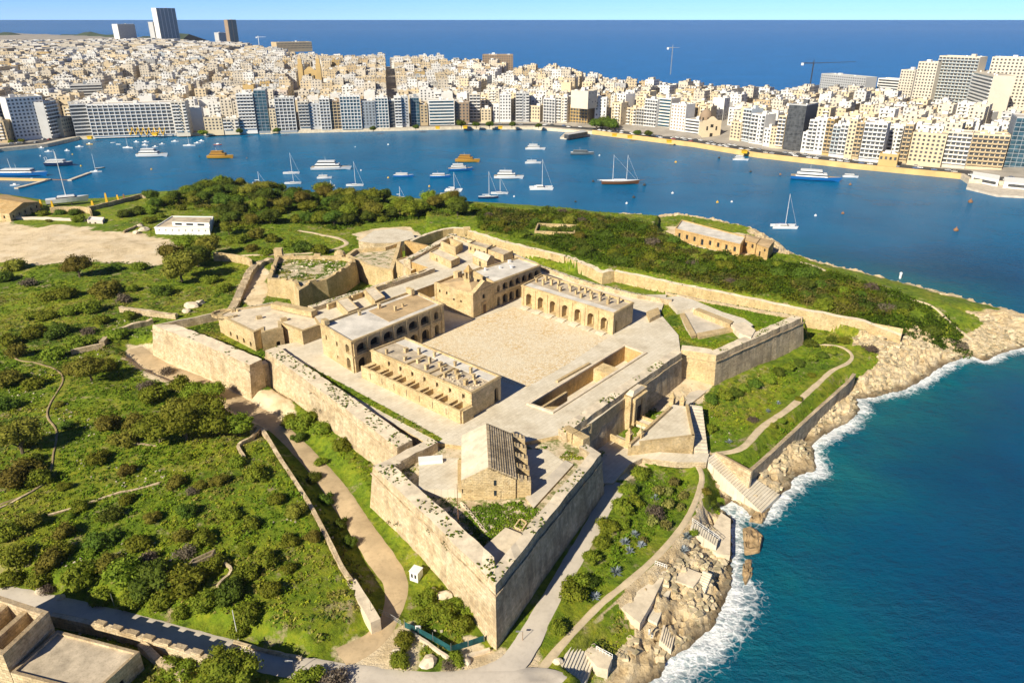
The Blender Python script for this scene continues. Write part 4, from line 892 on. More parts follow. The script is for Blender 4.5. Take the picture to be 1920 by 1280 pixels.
for lab, px in (('nearest the curtain at the bridge foot', (1179,826)), ('at the near corner of the ravelin', (1200,826)), ('at the far left corner of the ravelin', (1260,757)), ('at the far right corner of the ravelin', (1279,763))):
    c = P(*px, 9.5); pt_ = thing('gate_pillar', 'square stone pillar with pointed cap ' + lab, 'pillar', tuple(c), 'pointed pillars round the ravelin')
    q = MB(); q.box((c.x, c.y, 8), (1.3, 1.3, 3.6), R(50)); q.build('shaft', M['house'], pt_); q = MB(); q.box((c.x, c.y, 11.6), (1.5, 1.5, .3), R(50)); q.box((c.x, c.y, 11.9), (1.2, 1.2, 1.5), R(50), top=.1); q.build('cap', M['house'], pt_)
slab('lower_court', [(1113,838),(1150,812),(1182,826),(1205,845),(1304,851),(1330,850),(1325,866),(1270,866),(1205,858),(1180,870),(1150,905),(1128,905)], 7.75, 6, 'paving')
slab('ditch_floor', [(1205,748),(1279,706),(1344,718),(1310,745),(1290,760),(1262,757)], 7.75, 6, 'concrete')
wl_ = MB(); a, b_ = P(1136,812,9.2).xy, P(1178,832,9.2).xy; e = (b_ - a).normalized(); nn = Vector((-e.y, e.x)) * .6; wl_.prism([a, b_, b_ + nn, a + nn], 7, 9.4); tag(wl_.build('low_wall', M['house']), 'low parapet at the edge of the sunken ditch by the gate', 'wall')
# ---- ruined masonry on the right bastion
zz = 16.4
rn = thing('gun_emplacement', 'ruined pale concrete gun emplacement among grass on the right bastion', 'ruin', tuple(P(1330,600,zz)))
for nm, px, h, mt in (('floor', [(1275,590),(1300,578),(1360,600),(1385,612),(1340,622),(1295,632),(1282,610)], .25, 'concrete'), ('terrace', [(1246,560),(1275,558),(1300,565),(1355,588),(1395,600),(1412,612),(1400,620),(1350,598),(1300,580),(1270,585)], 1.5, 'paving'), ('wall', [(1300,584),(1310,581),(1375,606),(1368,612)], 2.0, 'house'), ('block', [(1370,612),(1395,607),(1416,622),(1408,636),(1385,628)], 1.8, 'ramptop'), ('wall', [(1275,590),(1283,588),(1306,630),(1297,633)], .9, 'house'), ('wall', [(1306,626),(1380,612),(1384,618),(1310,634)], .8, 'house')):
    q = MB(); w4 = [Vector(p) for p in PP(px, zz + h * .6)]; q.prism(w4, zz - .2, zz + h); q.build(nm, M[mt], rn)
pth = MB(); pth.prism(PP([(1345,655),(1352,656),(1402,634),(1396,631)], zz), zz - .2, zz + .12); tag(pth.build('stone_kerb', M['ramptop']), 'thin pale kerb line across the grass of the right bastion', 'kerb')
rmp = MB(); rmp.prism(PP([(1212,586),(1234,578),(1238,590),(1218,600)], 18), ZP, 18.4); tag(rmp.build('low_wall', M['house']), 'broken stone wall end beside the arcaded building', 'wall')
# ---- long ditch wall beyond the fort
W_ = [(870,431,13.0),(905,441,13),(940,453,12.6),(1000,467,12.6),(1058,481,12.4)]
rampart('ditch_wall', 'rough golden ditch wall curving behind the rear bastion', [*W_][::-1][::-1], 12.6, 5.2, 1.6, 11, 'house', .05, 'wall', False, 'long ditch walls', jit=.25, weeds=.2)
rampart('ditch_wall', 'broken rock-cut ditch wall behind the arcaded building', [(1058,481),(1085,492),(1112,503),(1130,512),(1152,508)], 12.0, 5.2, 2.4, 11, 'house', .12, 'wall', False, 'long ditch walls', jit=.5, weeds=.3)
rampart('ditch_wall', 'long straight sunlit ditch wall running to the rocky point', [(1152,508),(1250,529),(1360,551),(1500,580),(1620,603,11.2),(1690,630,8.5)], 12.0, 4.6, 1.6, 11, 'house', .05, 'wall', False, 'long ditch walls', jit=.15, weeds=.15)
# ---- outworks left of the raised walk
def outwork(label, px, z, zb_, mt='house', top='yard', bat=.10, merl=True, name='outwork', cat='outwork'):
    p = [Vector(q) for q in PP(px, z)]
    if sum(p[i].x * p[(i + 1) % len(p)].y - p[(i + 1) % len(p)].x * p[i].y for i in range(len(p))) < 0: p = p[::-1]
    o = inset(p, -bat * (z - zb_)); root = thing(name, label, cat, (p[0].x, p[0].y, zb_), 'outworks of the fort')
    i1 = inset(p, 1.5); wl2 = MB(); n = len(p)
    for i in range(n):
        j = (i + 1) % n
        wl2.face([(*o[i], zb_), (*o[j], zb_), (*p[j], z), (*p[i], z)]); wl2.face([(*p[i], z), (*p[j], z), (*i1[j], z), (*i1[i], z)]); wl2.face([(*i1[i], z), (*i1[j], z), (*i1[j], z - 1.7), (*i1[i], z - 1.7)])
    wl2.build('wall', M[mt], root); f = MB(); f.face([(*q, z - 1.6) for q in i1]); f.build('earth_fill', M[top], root)
    return root, i1
ow, owi = outwork('star-shaped stone outwork with green earth inside its broken parapet', [(501,522),(549,527),(560,545),(583,531),(612,524),(640,508),(667,490),(660,483),(635,479),(530,478),(517,480)], 16.6, 7.0)
q = MB(); c = P(522,472,17.5); q.box((c.x, c.y, 14), (3.4, 3.0, 5.0), .1); q.build('corner_block', M['house'], ow)
for k in range(22):
    i = k % len(owi); a_, b_ = owi[i], owi[(i + 1) % len(owi)]; t_ = rnd.uniform(.1, .9); c = a_.lerp(b_, t_); e_ = (b_ - a_).normalized(); c = c - Vector((-e_.y, e_.x)) * .8; q = MB(); q.box((c.x, c.y, 16.3), (rnd.uniform(1.2, 3.4), 1.3, rnd.uniform(.5, 1.5)), ang(a_, b_), top=.92); q.build('parapet_block', M['house'], ow)
q = MB()
for k in range(60):
    c = P(rnd.uniform(520, 640), rnd.uniform(484, 518), 15); s_ = rnd.uniform(.3, 1.3); q.box((c.x, c.y, 14.7), (s_, s_ * .8, s_ * .7), rnd.uniform(0, 3), top=.7)
tag(q.build('fallen_stones', M['ramptop'], ow), kind='stuff')
q = MB(); c = P(637,474,16); q.lathe((c.x, c.y, 12), [(2.6, 0), (2.6, 3.5), (2.0, 4.6), (.8, 5.2)], 10); q.build('round_turret', M['house'], ow)
outwork('tall rock-cut outwork with scrub on top beside the slanting rail', [(648,478),(690,498),(736,508),(748,470),(752,452),(720,462),(665,466)], 15.5, 7.0, 'house', 'yard', .03)
lw_ = thing('outwork_wall', 'tall plain golden wall closing the ditch right of the slanting rail', 'wall', tuple(P(780,470,8)))
q = MB(); a, b_ = P(758,452,15).xy, P(802,462,15).xy; e = (b_ - a).normalized(); nn = Vector((-e.y, e.x)) * 1.5; q.prism([a, b_, b_ + nn, a + nn], 6.5, 15); q.build('wall', M['house_gold'], lw_)
rl_ = MB(); rl_.tube(P(734,502,9), P(755,456,14.5), .22, .22, 6); rl_.tube(P(730,502,9), P(751,456,14.5), .22, .22, 6); tag(rl_.build('slanting_rail', M['metal']), 'pair of slanting pale rails against the dark outwork wall', 'rail')
slab('round_court', [(672,452),(700,433),(740,428),(772,434),(778,446),(745,455),(700,456)], 12.2, 6, 'paving')
rampart('ditch_wall', 'curved golden wall round the pale court behind the rear bastion', [(873,429),(850,428),(830,431),(800,440),(773,452)][::-1], 12.4, 6, 1.4, 11, 'house', .04, 'wall', False, 'long ditch walls', weeds=.2)
sb = MB(); c = P(875,430,13.5); sb.box((c.x, c.y, 11), (3.4, 2.4, 3.6), .2); tag(sb.build('wall_block', M['house']), 'square block at the bend of the curved ditch wall', 'wall')
# ---- counterscarp walls on the left
def wallrun(name, label, px, z, zb_, th, mt='rampart', cat='wall', group=None, dark=None, jit=.12, hgt=None):
    pts = catmull([(*P(p[0], p[1], z)[:2], 1) for p in px], 2.0); root = None; mb = MB(); last = None
    for i, q in enumerate(pts):
        a = pts[max(0, i - 1)]; c = pts[min(len(pts) - 1, i + 1)]; t = Vector((c[0] - a[0], c[1] - a[1])).normalized(); nn = Vector((-t.y, t.x)); o = Vector((q[0], q[1])); zz_ = z + rnd.uniform(-jit, jit)
        zlow = zb_ if zb_ is not None else min(Z(o.x, o.y), Z(o.x + nn.x, o.y + nn.y)) - .5
        if zb_ is None and hgt: zz_ = Z(o.x, o.y) + hgt + rnd.uniform(-jit, jit)
        cur = [(*(o - nn * th / 2), zlow), (*(o - nn * th / 2), zz_), (*(o + nn * th / 2), zz_), (*(o + nn * th / 2), zlow)]
        if last:
            for k in range(3): mb.face([last[k], cur[k], cur[k + 1], last[k + 1]][::-1])
        else: mb.face(cur)
        last = cur
    mb.face(last[::-1]); return tag(mb.build(name, M[mt]), label, cat, group)
wallrun('counterscarp_wall', 'long thin retaining wall dropping from the green slope to the dirt track', [(470,803),(488,800),(530,866),(575,935),(612,1003),(640,1060),(657,1085)], 10.7, 5.5, .9, 'rampart', 'wall', 'ditch side walls')
wallrun('counterscarp_wall', 'broad flat-topped wall end beside the lower gate of the track', [(657,1086),(682,1126),(704,1162)], 10.0, 5.5, 1.9, 'ramptop', 'wall', 'ditch side walls')
wallrun('counterscarp_wall', 'short bent wall with white top at the corner of the green slope', [(458,855),(446,836),(452,828),(470,818),(486,802)], 10.9, 8.5, .7, 'rampart', 'wall', 'ditch side walls')
wallrun('ditch_round_wall', 'dark curved retaining wall at the left end of the dirt track', [(190,640),(205,622),(235,611),(262,604),(285,598)], 10.5, 5.5, 1.6, 'rampart_dark', 'wall', 'ditch side walls', jit=.3)
wallrun('ditch_round_wall', 'low sunlit wall leading to the dark curved wall', [(132,656),(160,650),(190,644)], 10.6, None, .8, 'rampart', 'wall', 'ditch side walls')
wallrun('ditch_side_wall', 'sandy wall across the dip above the left bastion', [(225,575),(260,580),(300,585),(330,588)], 11.0, None, 1.4, 'rampart', 'wall', 'ditch side walls', jit=.3)
wallrun('ditch_curved_bank', 'brown curved ditch bank left of the star-shaped outwork', [(425,590),(440,568),(455,535),(470,505),(490,490),(512,484)], 10.5, 6, 3.0, 'rampart_dark', 'wall', 'ditch side walls', jit=.5)
wallrun('ditch_side_wall', 'ruined low stone wall above the curved ditch bank', [(400,474),(432,476),(466,484),(470,490)], 12.0, None, 1.0, 'house', 'wall', 'ditch side walls', jit=.3)
dw = MB(); c = P(484,700,10.5); dw.box((c.x, c.y, 9.6), (1.0, .3, 2.0), R(50)); tag(dw.build('doorway', M['void']), 'small dark doorway in the narrow shaded flank', 'doorway')
# ================================================================== THE CITY ACROSS THE HARBOUR
FARC = [(1500,560),(900,760),(520,860),(330,960),(200,1020),(100,1150),(0,1230),(-150,1340),(-300,1480),(-450,1750),(-700,2300),(-1200,3000),(-2100,3900),(-4200,5200),(-5200,4000),(-3000,1600),(-1300,760),(-800,600)]
CITY = list(QUAY) + FARC
def quay_t(x, y): return seg_dist(x, y, QUAY)
def E(x, y):
    x = np.asarray(x, float); y = np.asarray(y, float); t = quay_t(x, y); df = seg_dist(x, y, FARC[:14])
    rise = 40 - 13 * sstep(40, 260, x) - 7 * sstep(-150, -500, x)
    e = 3.0 + rise * (1 - np.exp(-np.maximum(0, t - 34) / 170.0)) * sstep(0, 130, df + 10)
    e = e + fbm(x * .003, y * .003, 3, 5) * 22 * sstep(250, 700, t) * sstep(0, 200, df)
    return np.where(in_poly(x, y, CITY), np.maximum(e, 2.6), -2)
SKYL = np.array([(-200,62),(0,76),(100,76),(200,74),(240,72),(300,74),(400,78),(480,80),(560,84),(600,88),(660,92),(700,96),(740,98),(830,99),(860,108),(900,106),(950,104),(1020,107),(1050,114),(1066,126),(1080,118),(1130,112),(1160,120),(1215,120),(1245,122),(1262,142),(1330,138),(1350,150),(1400,154),(1500,153),(1590,146),(1640,152),(1700,150),(1760,158),(1850,160),(2000,150)], float)
def skyl(px): return np.interp(px, SKYL[:, 0], SKYL[:, 1])
# ground
cx = axis([np.arange(-5200, -1000, 120.), np.arange(-1000, 900, 14.)]); cy = axis([np.arange(380, 1500, 14.), np.arange(1500, 5300, 100.)])
CX, CY = np.meshgrid(cx, cy); CE = E(CX, CY)
tq = quay_t(CX, CY); inC = in_poly(CX, CY, CITY)
CE = np.where(inC & (tq > 16), CE - .05, -3.0)
I = np.arange(CX.size).reshape(CX.shape); F = np.stack([I[:-1, :-1], I[:-1, 1:], I[1:, 1:], I[1:, :-1]], -1).reshape(-1, 4); F = F[(CE.reshape(-1)[F].min(1) > 0) | ((CE.reshape(-1)[F].max(1) > 0) & (tq.reshape(-1)[F].min(1) < 40))]
M['street'] = plain('city street', (.34, .31, .27), .95, .25, .05)
tag(link('city_ground', fast_mesh('city_ground', np.stack([CX, CY, CE], -1).reshape(-1, 3), F, M['street'], smooth=True)), kind='structure')
# promenade and quay walls
def offs(pts, d):
    p = [Vector(q) for q in pts]; out = []
    for i in range(len(p)):
        a = p[max(0, i - 1)]; c = p[min(len(p) - 1, i + 1)]; t = (c - a).normalized(); out.append(p[i] + Vector((-t.y, t.x)) * d)
    return out
def strip(name, d0, d1, z0, z1, mat):
    a, b_ = offs(QUAY, d0), offs(QUAY, d1); mb = MB()
    for i in range(len(a) - 1): mb.face([(*a[i], z0), (*a[i + 1], z0), (*b_[i + 1], z1), (*b_[i], z1)])
    return tag(mb.build(name, M[mat]), kind='structure')
M['quaywall'] = plain('golden quay stone', (.66, .45, .19), .9, .18, .08)
M['promenade'] = plain('promenade paving', (.50, .45, .37), .9, .1, .1)
M['tarmac'] = plain('dark tarmac', (.07, .07, .072), .9, .2, .1)
strip('promenade', .6, 8, 3.0, 3.0, 'promenade'); strip('quay_road', 8, 24, 3.02, 3.02, 'tarmac'); strip('street_apron', 24, 60, 3.0, 3.0, 'street')
for nm, lab, sl_, h in (('quay_wall', 'low pale quay wall along the left shore of the harbour', slice(0, 10), 3.0), ('quay_wall', 'long golden sea wall below the right waterfront buildings', slice(9, 14), 4.2), ('quay_wall', 'pale sea wall at the right edge behind the white beach club', slice(13, 17), 4.0)):
    q = [Vector(p) for p in QUAY[sl_]]; mb = MB(); o = offs(QUAY, 1.2)[sl_]
    for i in range(len(q) - 1):
        mb.face([(*q[i], -1), (*q[i + 1], -1), (*q[i + 1], h), (*q[i], h)]); mb.face([(*q[i], h), (*q[i + 1], h), (*o[i + 1], h), (*o[i], h)]); mb.face([(*o[i + 1], 2.5), (*o[i], 2.5), (*o[i], h), (*o[i + 1], h)])
    tag(mb.build(nm, M['quaywall' if 'golden' in lab else 'ramptop']), lab, 'quay wall', 'quay walls')

PAL = {'white': (.70, .69, .665), 'cream': (.64, .53, .36), 'pale': (.62, .56, .46), 'tan': (.50, .39, .24), 'gold': (.52, .37, .16), 'grey': (.46, .465, .465), 'blue': (.48, .54, .59), 'dark': (.10, .105, .115), 'brown': (.30, .22, .15), 'pink': (.62, .53, .46), 'teal': (.30, .48, .50), 'slate': (.27, .30, .33)}
for k, c in PAL.items(): M['c_' + k] = plain('facade ' + k, c, .85, .07, .08, fine=.5, bmp=0)
M['c_glass'] = glass('city glass', (.065, .068, .07), .3); M['c_blueglass'] = glass('blue curtain glass', (.03, .075, .105), .25); M['c_roof'] = plain('city roof', (.50, .46, .40), .9, .25, .06, fine=.3, bmp=0)
M['rail'] = plain('pale balcony glass', (.45, .50, .52), .35, .1)
def unit_box(name, mat, top=False):
    mb = MB(); mb.box((0, 0, 0), (1, 1, 1)); return mb.mesh(name, mat)
WIN = {k: unit_box('window', M[v]) for k, v in (('g', 'c_glass'), ('b', 'c_blueglass'), ('d', 'c_dark'), ('w', 'c_brown'))}
BAL = {k: unit_box('balcony', M[v]) for k, v in (('white', 'c_white'), ('cream', 'c_cream'), ('pale', 'c_pale'), ('tan', 'c_tan'), ('rail', 'rail'), ('grey', 'c_grey'), ('gold', 'c_gold'), ('dark', 'c_dark'))}
BOXM = {k: unit_box('block', M['c_' + k]) for k in PAL}
TANK = unit_box('water_tank', M['white'])
N_FRONT = 0; CITY_FOOT = []
def place(mesh, name, parent, loc, scale, rz=0.0):
    o = bpy.data.objects.new(name, mesh); COL.objects.link(o); o.parent = parent; o.location = loc; o.scale = scale; o.rotation_euler = (0, 0, rz); return o
def tower(label, A, B, zb, zt, depth, colr, style='grid', bal='white', win='g', name='apartment_block', cat='apartment block', group='waterfront buildings', bays=None, floors=None, side=True, tanks=True, setback=0):
    A = Vector(A[:2]); B = Vector(B[:2]); w = (B - A).length; d = (B - A).normalized(); n = Vector((d.y, -d.x)); rz = math.atan2(d.y, d.x); h = zt - zb
    c = (A + B) / 2 - n * depth / 2; root = thing(name, label, cat, (c.x, c.y, zb), group, rz)
    CITY_FOOT.append((c.x, c.y, max(w, depth) * .62))
    # local frame: x along the front, -y towards the viewer
    mb = MB(); mb.box((0, 0, -2), (w, depth, h + 2)); link('wall', mb.mesh('wall', M['c_' + colr]), root)
    pa = MB(); t = .3
    for cx_, cy_, sx_, sy_ in ((0, -depth / 2 + t / 2, w, t), (0, depth / 2 - t / 2, w, t), (-w / 2 + t / 2, 0, t, depth - 2 * t), (w / 2 - t / 2, 0, t, depth - 2 * t)): pa.box((cx_, cy_, h + .01), (sx_, sy_, .9))
    link('parapet', pa.mesh('parapet', M['c_' + (colr if colr not in ('dark', 'slate') else 'grey')]), root)
    ro = MB(); ro.box((0, 0, h), (w - .7, depth - .7, .04)); link('roof', ro.mesh('roof', M['c_roof']), root)
    if tanks:
        place(BOXM['white' if rnd.random() < .5 else colr], 'stair_hut', root, (rnd.uniform(-.25, .25) * w, rnd.uniform(0, .25) * depth, h), (min(4, w * .35), 4, rnd.uniform(2.2, 3.4)))
        for k in range(rnd.randint(3, 6)): place(TANK, 'water_tank', root, (rnd.uniform(-.4, .4) * w, rnd.uniform(-.3, .35) * depth, h), (1.3, 1.3, 1.4))
        if setback: place(BOXM[colr], 'penthouse', root, (0, depth * .12, h), (w * .86, depth * .66, 3.0))
    nf = floors or max(2, int(round(h / 3.15))); fh = h / nf; nb = bays or max(1, int(round(w / 3.5))); bw = w / nb; yf = -depth / 2
    if style == 'grid':
        for f in range(1, nf):
            for k in range(nb): place(WIN[win], 'window', root, (-w / 2 + bw * (k + .5), yf, f * fh + .75), (bw * .5, .12, fh * .52))
    elif style == 'balcony':
        for f in range(1, nf):
            for k in range(nb):
                if k % 3 == 2 and nb > 3 and nb % 2 == 0: place(WIN[win], 'window', root, (-w / 2 + bw * (k + .5), yf, f * fh + .7), (bw * .4, .12, fh * .5)); continue
                place(WIN[win], 'window', root, (-w / 2 + bw * (k + .5), yf, f * fh + .12), (bw * .8, .12, fh * .80))
                place(BAL[bal], 'balcony', root, (-w / 2 + bw * (k + .5), yf - .65, f * fh - .12), (bw * .92, 1.3, 1.05))
    elif style == 'band':
        for f in range(nf):
            place(WIN[win], 'window', root, (0, yf, f * fh + .85), (w * .94, .12, fh * .58))
            place(BAL[bal], 'floor_band', root, (0, yf - .2, f * fh + fh * .86), (w * .98, .5, fh * .26))
    elif style == 'glass':
        for f in range(nf):
            for k in range(nb): place(WIN[win], 'window', root, (-w / 2 + bw * (k + .5), yf, f * fh + .25), (bw * .9, .12, fh * .84))
    elif style == 'frame':
        for f in range(nf):
            for k in range(nb):
                place(WIN[win], 'window', root, (-w / 2 + bw * (k + .5), yf, f * fh + .3), (bw * .74, .12, fh * .66))
            place(BAL[bal], 'floor_slab', root, (0, yf - .45, f * fh - .1), (w, .9, .6))
        for k in range(nb + 1): place(BAL[bal], 'fin', root, (-w / 2 + bw * k, yf - .45, 0), (.55, .85, h))
    if side:
        ns = max(1, int(depth / 5))
        for s_ in (-1, 1):
            # only the flank that the harbour can see
            if s_ * (c.x) > 0 and abs(c.x) > 120: continue
            for f in range(1, nf):
                for k in range(ns):
                    if rnd.random() < .55: place(WIN[win], 'window', root, (s_ * w / 2, -depth / 2 + depth * (k + .5) / ns, f * fh + .9), (.12, 1.3, fh * .45))
    return root
QS = np.array(QUAY_PX, float)
def front(x0, x1, yt, yb, colr, style, label, depth=16, **kw):
    xc = (x0 + x1) / 2; sl = (np.interp(xc + 12, QS[:, 0], QS[:, 1]) - np.interp(xc - 12, QS[:, 0], QS[:, 1])) / 24
    zb = kw.pop('zb', 3.0); A = P(x0, yb + sl * (x0 - xc), zb); B = P(x1, yb + sl * (x1 - xc), zb); mid = (A + B) / 2
    zt = zb
    while Q(mid.x, mid.y, zt)[1] > yt and zt < zb + 190: zt += .25
    return tower(label, A, B, zb, zt, depth, colr, style, **kw)
FR = [
 (-40,30,190,262,'blue','frame','blue-grey hotel block at the left edge of the waterfront',{'bal':'grey','win':'b'}),
 (32,98,184,262,'white','grid','white hotel with rows of small square windows near the left edge',{'depth':22}),
 (98,121,192,258,'grey','balcony','grey balconied wing joined to the white square-windowed hotel',{'bal':'white'}),
 (122,142,222,255,'cream','grid','low cream house between the two big left hotels',{}),
 (143,174,197,255,'slate','band','dark glazed end wing of the long white hotel',{'bal':'white'}),
 (175,330,196,253,'white','frame','very long white hotel with framed windows above yellow supports',{'bays':16,'depth':20}),
 (331,357,192,252,'pale','balcony','tall balconied right end of the long white hotel',{}),
 (363,384,204,246,'white','blank','white blank gable wall beside the long white hotel',{'depth':10}),
 (386,420,222,250,'cream','grid','low cream restaurants beside the white gable wall',{}),
 (421,450,224,249,'pale','balcony','low pale building left of the tall balconied pair',{}),
 (452,483,177,247,'white','balcony','white tower with dark balconies left of the dark glass tower',{'win':'g'}),
 (485,507,170,246,'slate','glass','narrow dark glass tower on the left waterfront',{'win':'b'}),
 (509,521,206,246,'cream','grid','small cream house squeezed right of the dark glass tower',{}),
 (522,557,185,245,'grey','frame','grey framed apartment block right of the small cream house',{'bal':'white'}),
 (563,583,192,244,'pale','balcony','pale balconied block, first of the tight terrace of towers',{'bal':'grey'}),
 (583,604,196,243,'grey','grid','grey flat-fronted block in the tight terrace of towers',{}),
 (604,622,186,243,'white','frame','white-framed dark-windowed block in the tight terrace of towers',{}),
 (622,642,191,242,'brown','frame','brown-framed block in the tight terrace of towers',{'bal':'tan'}),
 (642,679,181,242,'white','frame','wide white-framed block with a blue top floor',{'win':'b'}),
 (681,706,191,241,'slate','grid','dark grey lattice-fronted block right of the wide white block',{}),
 (707,730,184,240,'white','frame','white and blue glazed block right of the dark lattice block',{'win':'b'}),
 (730,742,190,239,'dark','balcony','narrow black-fronted block between two pale ones',{'bal':'dark'}),
 (742,755,184,239,'white','balcony','narrow white balconied block beside the black-fronted one',{}),
 (755,768,183,238,'grey','grid','narrow plain grey block with a white sign panel',{}),
 (772,788,184,236,'slate','glass','slim blue glazed block left of the tan houses',{'win':'b'}),
 (789,803,198,236,'tan','grid','tan house left of the white-framed office',{}),
 (805,853,189,235,'white','band','white-framed office building with blue glass bands',{'win':'b','depth':18}),
 (854,880,194,233,'brown','grid','brown low block right of the white-framed office',{}),
 (881,901,178,229,'pale','balcony','pale tower with stacked balconies by the steep street',{}),
 (902,921,206,231,'cream','grid','low cream corner house at the foot of the steep street',{}),
 (925,936,200,230,'white','grid','slim white house right of the steep street',{}),
 (937,958,178,230,'white','grid','white tower with a column of paired windows',{}),
 (967,992,176,230,'grey','balcony','grey and white balconied tower with blue awning',{}),
 (992,1012,200,230,'cream','grid','small cream villa with a tall gable on the waterfront',{}),
 (1019,1040,186,231,'white','frame','white framed grid block above the blue shopfront',{}),
 (1040,1063,183,232,'pale','balcony','pale balconied block left of the orange-trimmed block',{}),
 (1064,1101,197,233,'tan','frame','tan block with orange trim and tall shop windows',{'bal':'gold'}),
 (1102,1118,181,232,'brown','grid','grey-brown flank block left of the dark tree',{}),
 (1154,1170,178,236,'white','grid','white tower with dark window columns right of the dark tree',{}),
 (1170,1191,204,239,'cream','balcony','cream balconied block right of the dark tree',{}),
 (1192,1205,204,241,'pale','balcony','pale narrow block with grey balconies',{'bal':'grey'}),
 (1206,1229,188,243,'white','balcony','white tower with staggered balconies before the teal striped block',{}),
 (1232,1254,186,245,'pale','band','teal and white striped block on the waterfront',{'win':'b'}),
 (1255,1282,197,250,'white','grid','white block with a regular grid of brown windows',{'win':'w'}),
 (1283,1309,226,254,'white','band','low white banded block left of the domed church',{}),
 (1367,1386,230,266,'cream','grid','cream townhouse right of the domed church',{}),
 (1387,1402,206,268,'blue','balcony','slim light blue balconied tower',{}),
 (1403,1428,216,272,'white','balcony','white tower with continuous balconies right of the light blue one',{}),
 (1429,1441,242,276,'white','grid','low white house between two balconied towers',{}),
 (1441,1452,240,278,'cream','grid','narrow cream house left of the dark office tower',{}),
 (1452,1466,219,280,'cream','balcony','cream balconied block touching the dark office tower',{}),
 (1467,1499,198,283,'dark','glass','tall dark office tower with white roof on the right waterfront',{'win':'g','depth':26}),
 (1500,1508,250,287,'white','grid','small white house at the foot of the dark office tower',{}),
 (1509,1524,227,288,'white','balcony','white balconied block, first right of the dark office tower',{}),
 (1524,1540,225,290,'white','grid','white windowed block, second right of the dark office tower',{}),
 (1540,1553,226,292,'gold','balcony','ochre balconied block, third right of the dark office tower',{'bal':'tan'}),
 (1553,1567,236,294,'white','balcony','white and blue balconied block right of the ochre one',{'bal':'rail'}),
 (1567,1581,235,296,'white','balcony','white block with dark recessed balconies in the right terrace',{}),
 (1581,1595,226,298,'cream','grid','cream block with tall windows in the right terrace',{}),
 (1595,1608,232,299,'tan','balcony','tan block with deep shaded balconies left of the curved block',{'bal':'tan'}),
 (1609,1650,233,304,'white','balcony','big curved white apartment block with wrapped balconies',{'bal':'white'}),
 (1651,1682,240,297,'white','balcony','white block with stepped balconies right of the curved block',{}),
 (1645,1680,291,312,'gold','grid','low ochre house in front of the stepped white block',{'depth':9,'floors':2}),
 (1683,1698,236,306,'tan','balcony','tan balconied block left of the long cream block',{'bal':'tan'}),
 (1699,1762,252,312,'cream','grid','long cream apartment block, left part with square windows',{}),
 (1763,1808,250,315,'pale','balcony','long cream apartment block, middle part with balconies',{}),
 (1809,1877,254,319,'cream','balcony','cream apartment block with ochre balconies beside the blue glass office',{'bal':'tan'}),
 (1880,1975,224,322,'slate','glass','dark blue glass office at the right edge',{'win':'b','depth':24}),
]
for (x0, x1, yt, yb, colr, style, lab, kw) in FR:
    front(x0, x1, yt, yb, colr, style, lab, **kw)
# yellow supports under the long hotel
for k in range(12):
    x = 192 + k * 10.2; a = P(x, 252.5, 3); b_ = P(x + 5, 252.5, 3); c = P(x + 10, 252.5, 3); mb = MB()
    mb.tube((a.x, a.y - 3, 10.2), (b_.x, b_.y - 3.6, 3), .35, .35, 5); mb.tube((b_.x, b_.y - 3.6, 3), (c.x, c.y - 3, 10.2), .35, .35, 5)
    tag(mb.build('strut_pair', M['yellow']), 'yellow V-shaped strut under the very long white hotel, %s from the left' % ORD[k], 'strut', 'yellow struts of the long hotel')
# second line: picked landmarks further back
BK = [
 (1320,1346,193,228,8,'white','grid','white house with dark square windows behind the domed church',{}),
 (1070,1102,172,200,24,'pale','blank','plain beige box of a building above the tan orange-trimmed block',{}),
 (378,412,188,222,10,'white','blank','big blank white wall behind the low cream restaurants',{}),
 (1766,1806,208,250,10,'white','grid','white block with pale terraces behind the long cream block',{}),
 (1807,1843,212,250,10,'grey','balcony','grey balconied wing behind the long cream block',{}),
 (1535,1618,143,175,22,'grey','grid','grey stone hotel with tall windows on the right skyline',{}),
 (1640,1695,150,185,18,'white','band','low white terraces with dark window bands on the right skyline',{}),
 (1676,1702,133,200,14,'pale','grid','lowest step of the pale residential towers on the right',{}),
 (1702,1737,118,215,14,'pale','grid','second step of the pale residential towers on the right',{}),
 (1737,1810,108,218,14,'pale','balcony','glass-crowned pale residential tower, left one of the tall pair',{'bal':'rail'}),
 (1776,1838,136,226,12,'pale','balcony','lower pale tower with a blue glass corner between the tall pair',{'win':'b'}),
 (1830,1925,110,232,12,'pale','grid','glass-crowned pale residential tower at the right edge',{}),
 (1925,1990,113,232,12,'pale','grid','pale residential tower cut by the right edge of the picture',{}),
 (226,258,46,78,30,'white','frame','white lattice tower on the far left skyline',{'depth':24}),
 (292,312,42,74,30,'grey','band','round banded grey tower left of the leaning glass tower',{'depth':30}),
 (303,338,16,74,30,'white','glass','tall white-edged glass tower, highest on the skyline',{'win':'b','depth':30,'bays':5}),
 (433,449,38,84,30,'brown','glass','dark golden tower standing alone on the skyline',{'win':'b','depth':26,'bays':2}),
 (412,430,62,80,30,'grey','band','rounded glass block left of the dark golden tower',{'win':'b','depth':30}),
 (520,586,80,96,34,'tan','grid','long tan hotel on the far headland',{'depth':40,'floors':4}),
 (905,962,104,138,36,'brown','grid','unfinished brown concrete frame building above the steep street',{}),
 (136,196,160,186,24,'slate','band','grey terraced block with glass roof behind the long hotel',{}),
 (24,80,138,172,18,'pale','blank','pale blank warehouse wall behind the square-windowed hotel',{}),
 (262,330,165,190,10,'gold','grid','old golden stone palace above the long white hotel',{'floors':3}),
 (348,380,150,172,18,'gold','grid','pair of golden stone blocks above the long white hotel',{}),
]
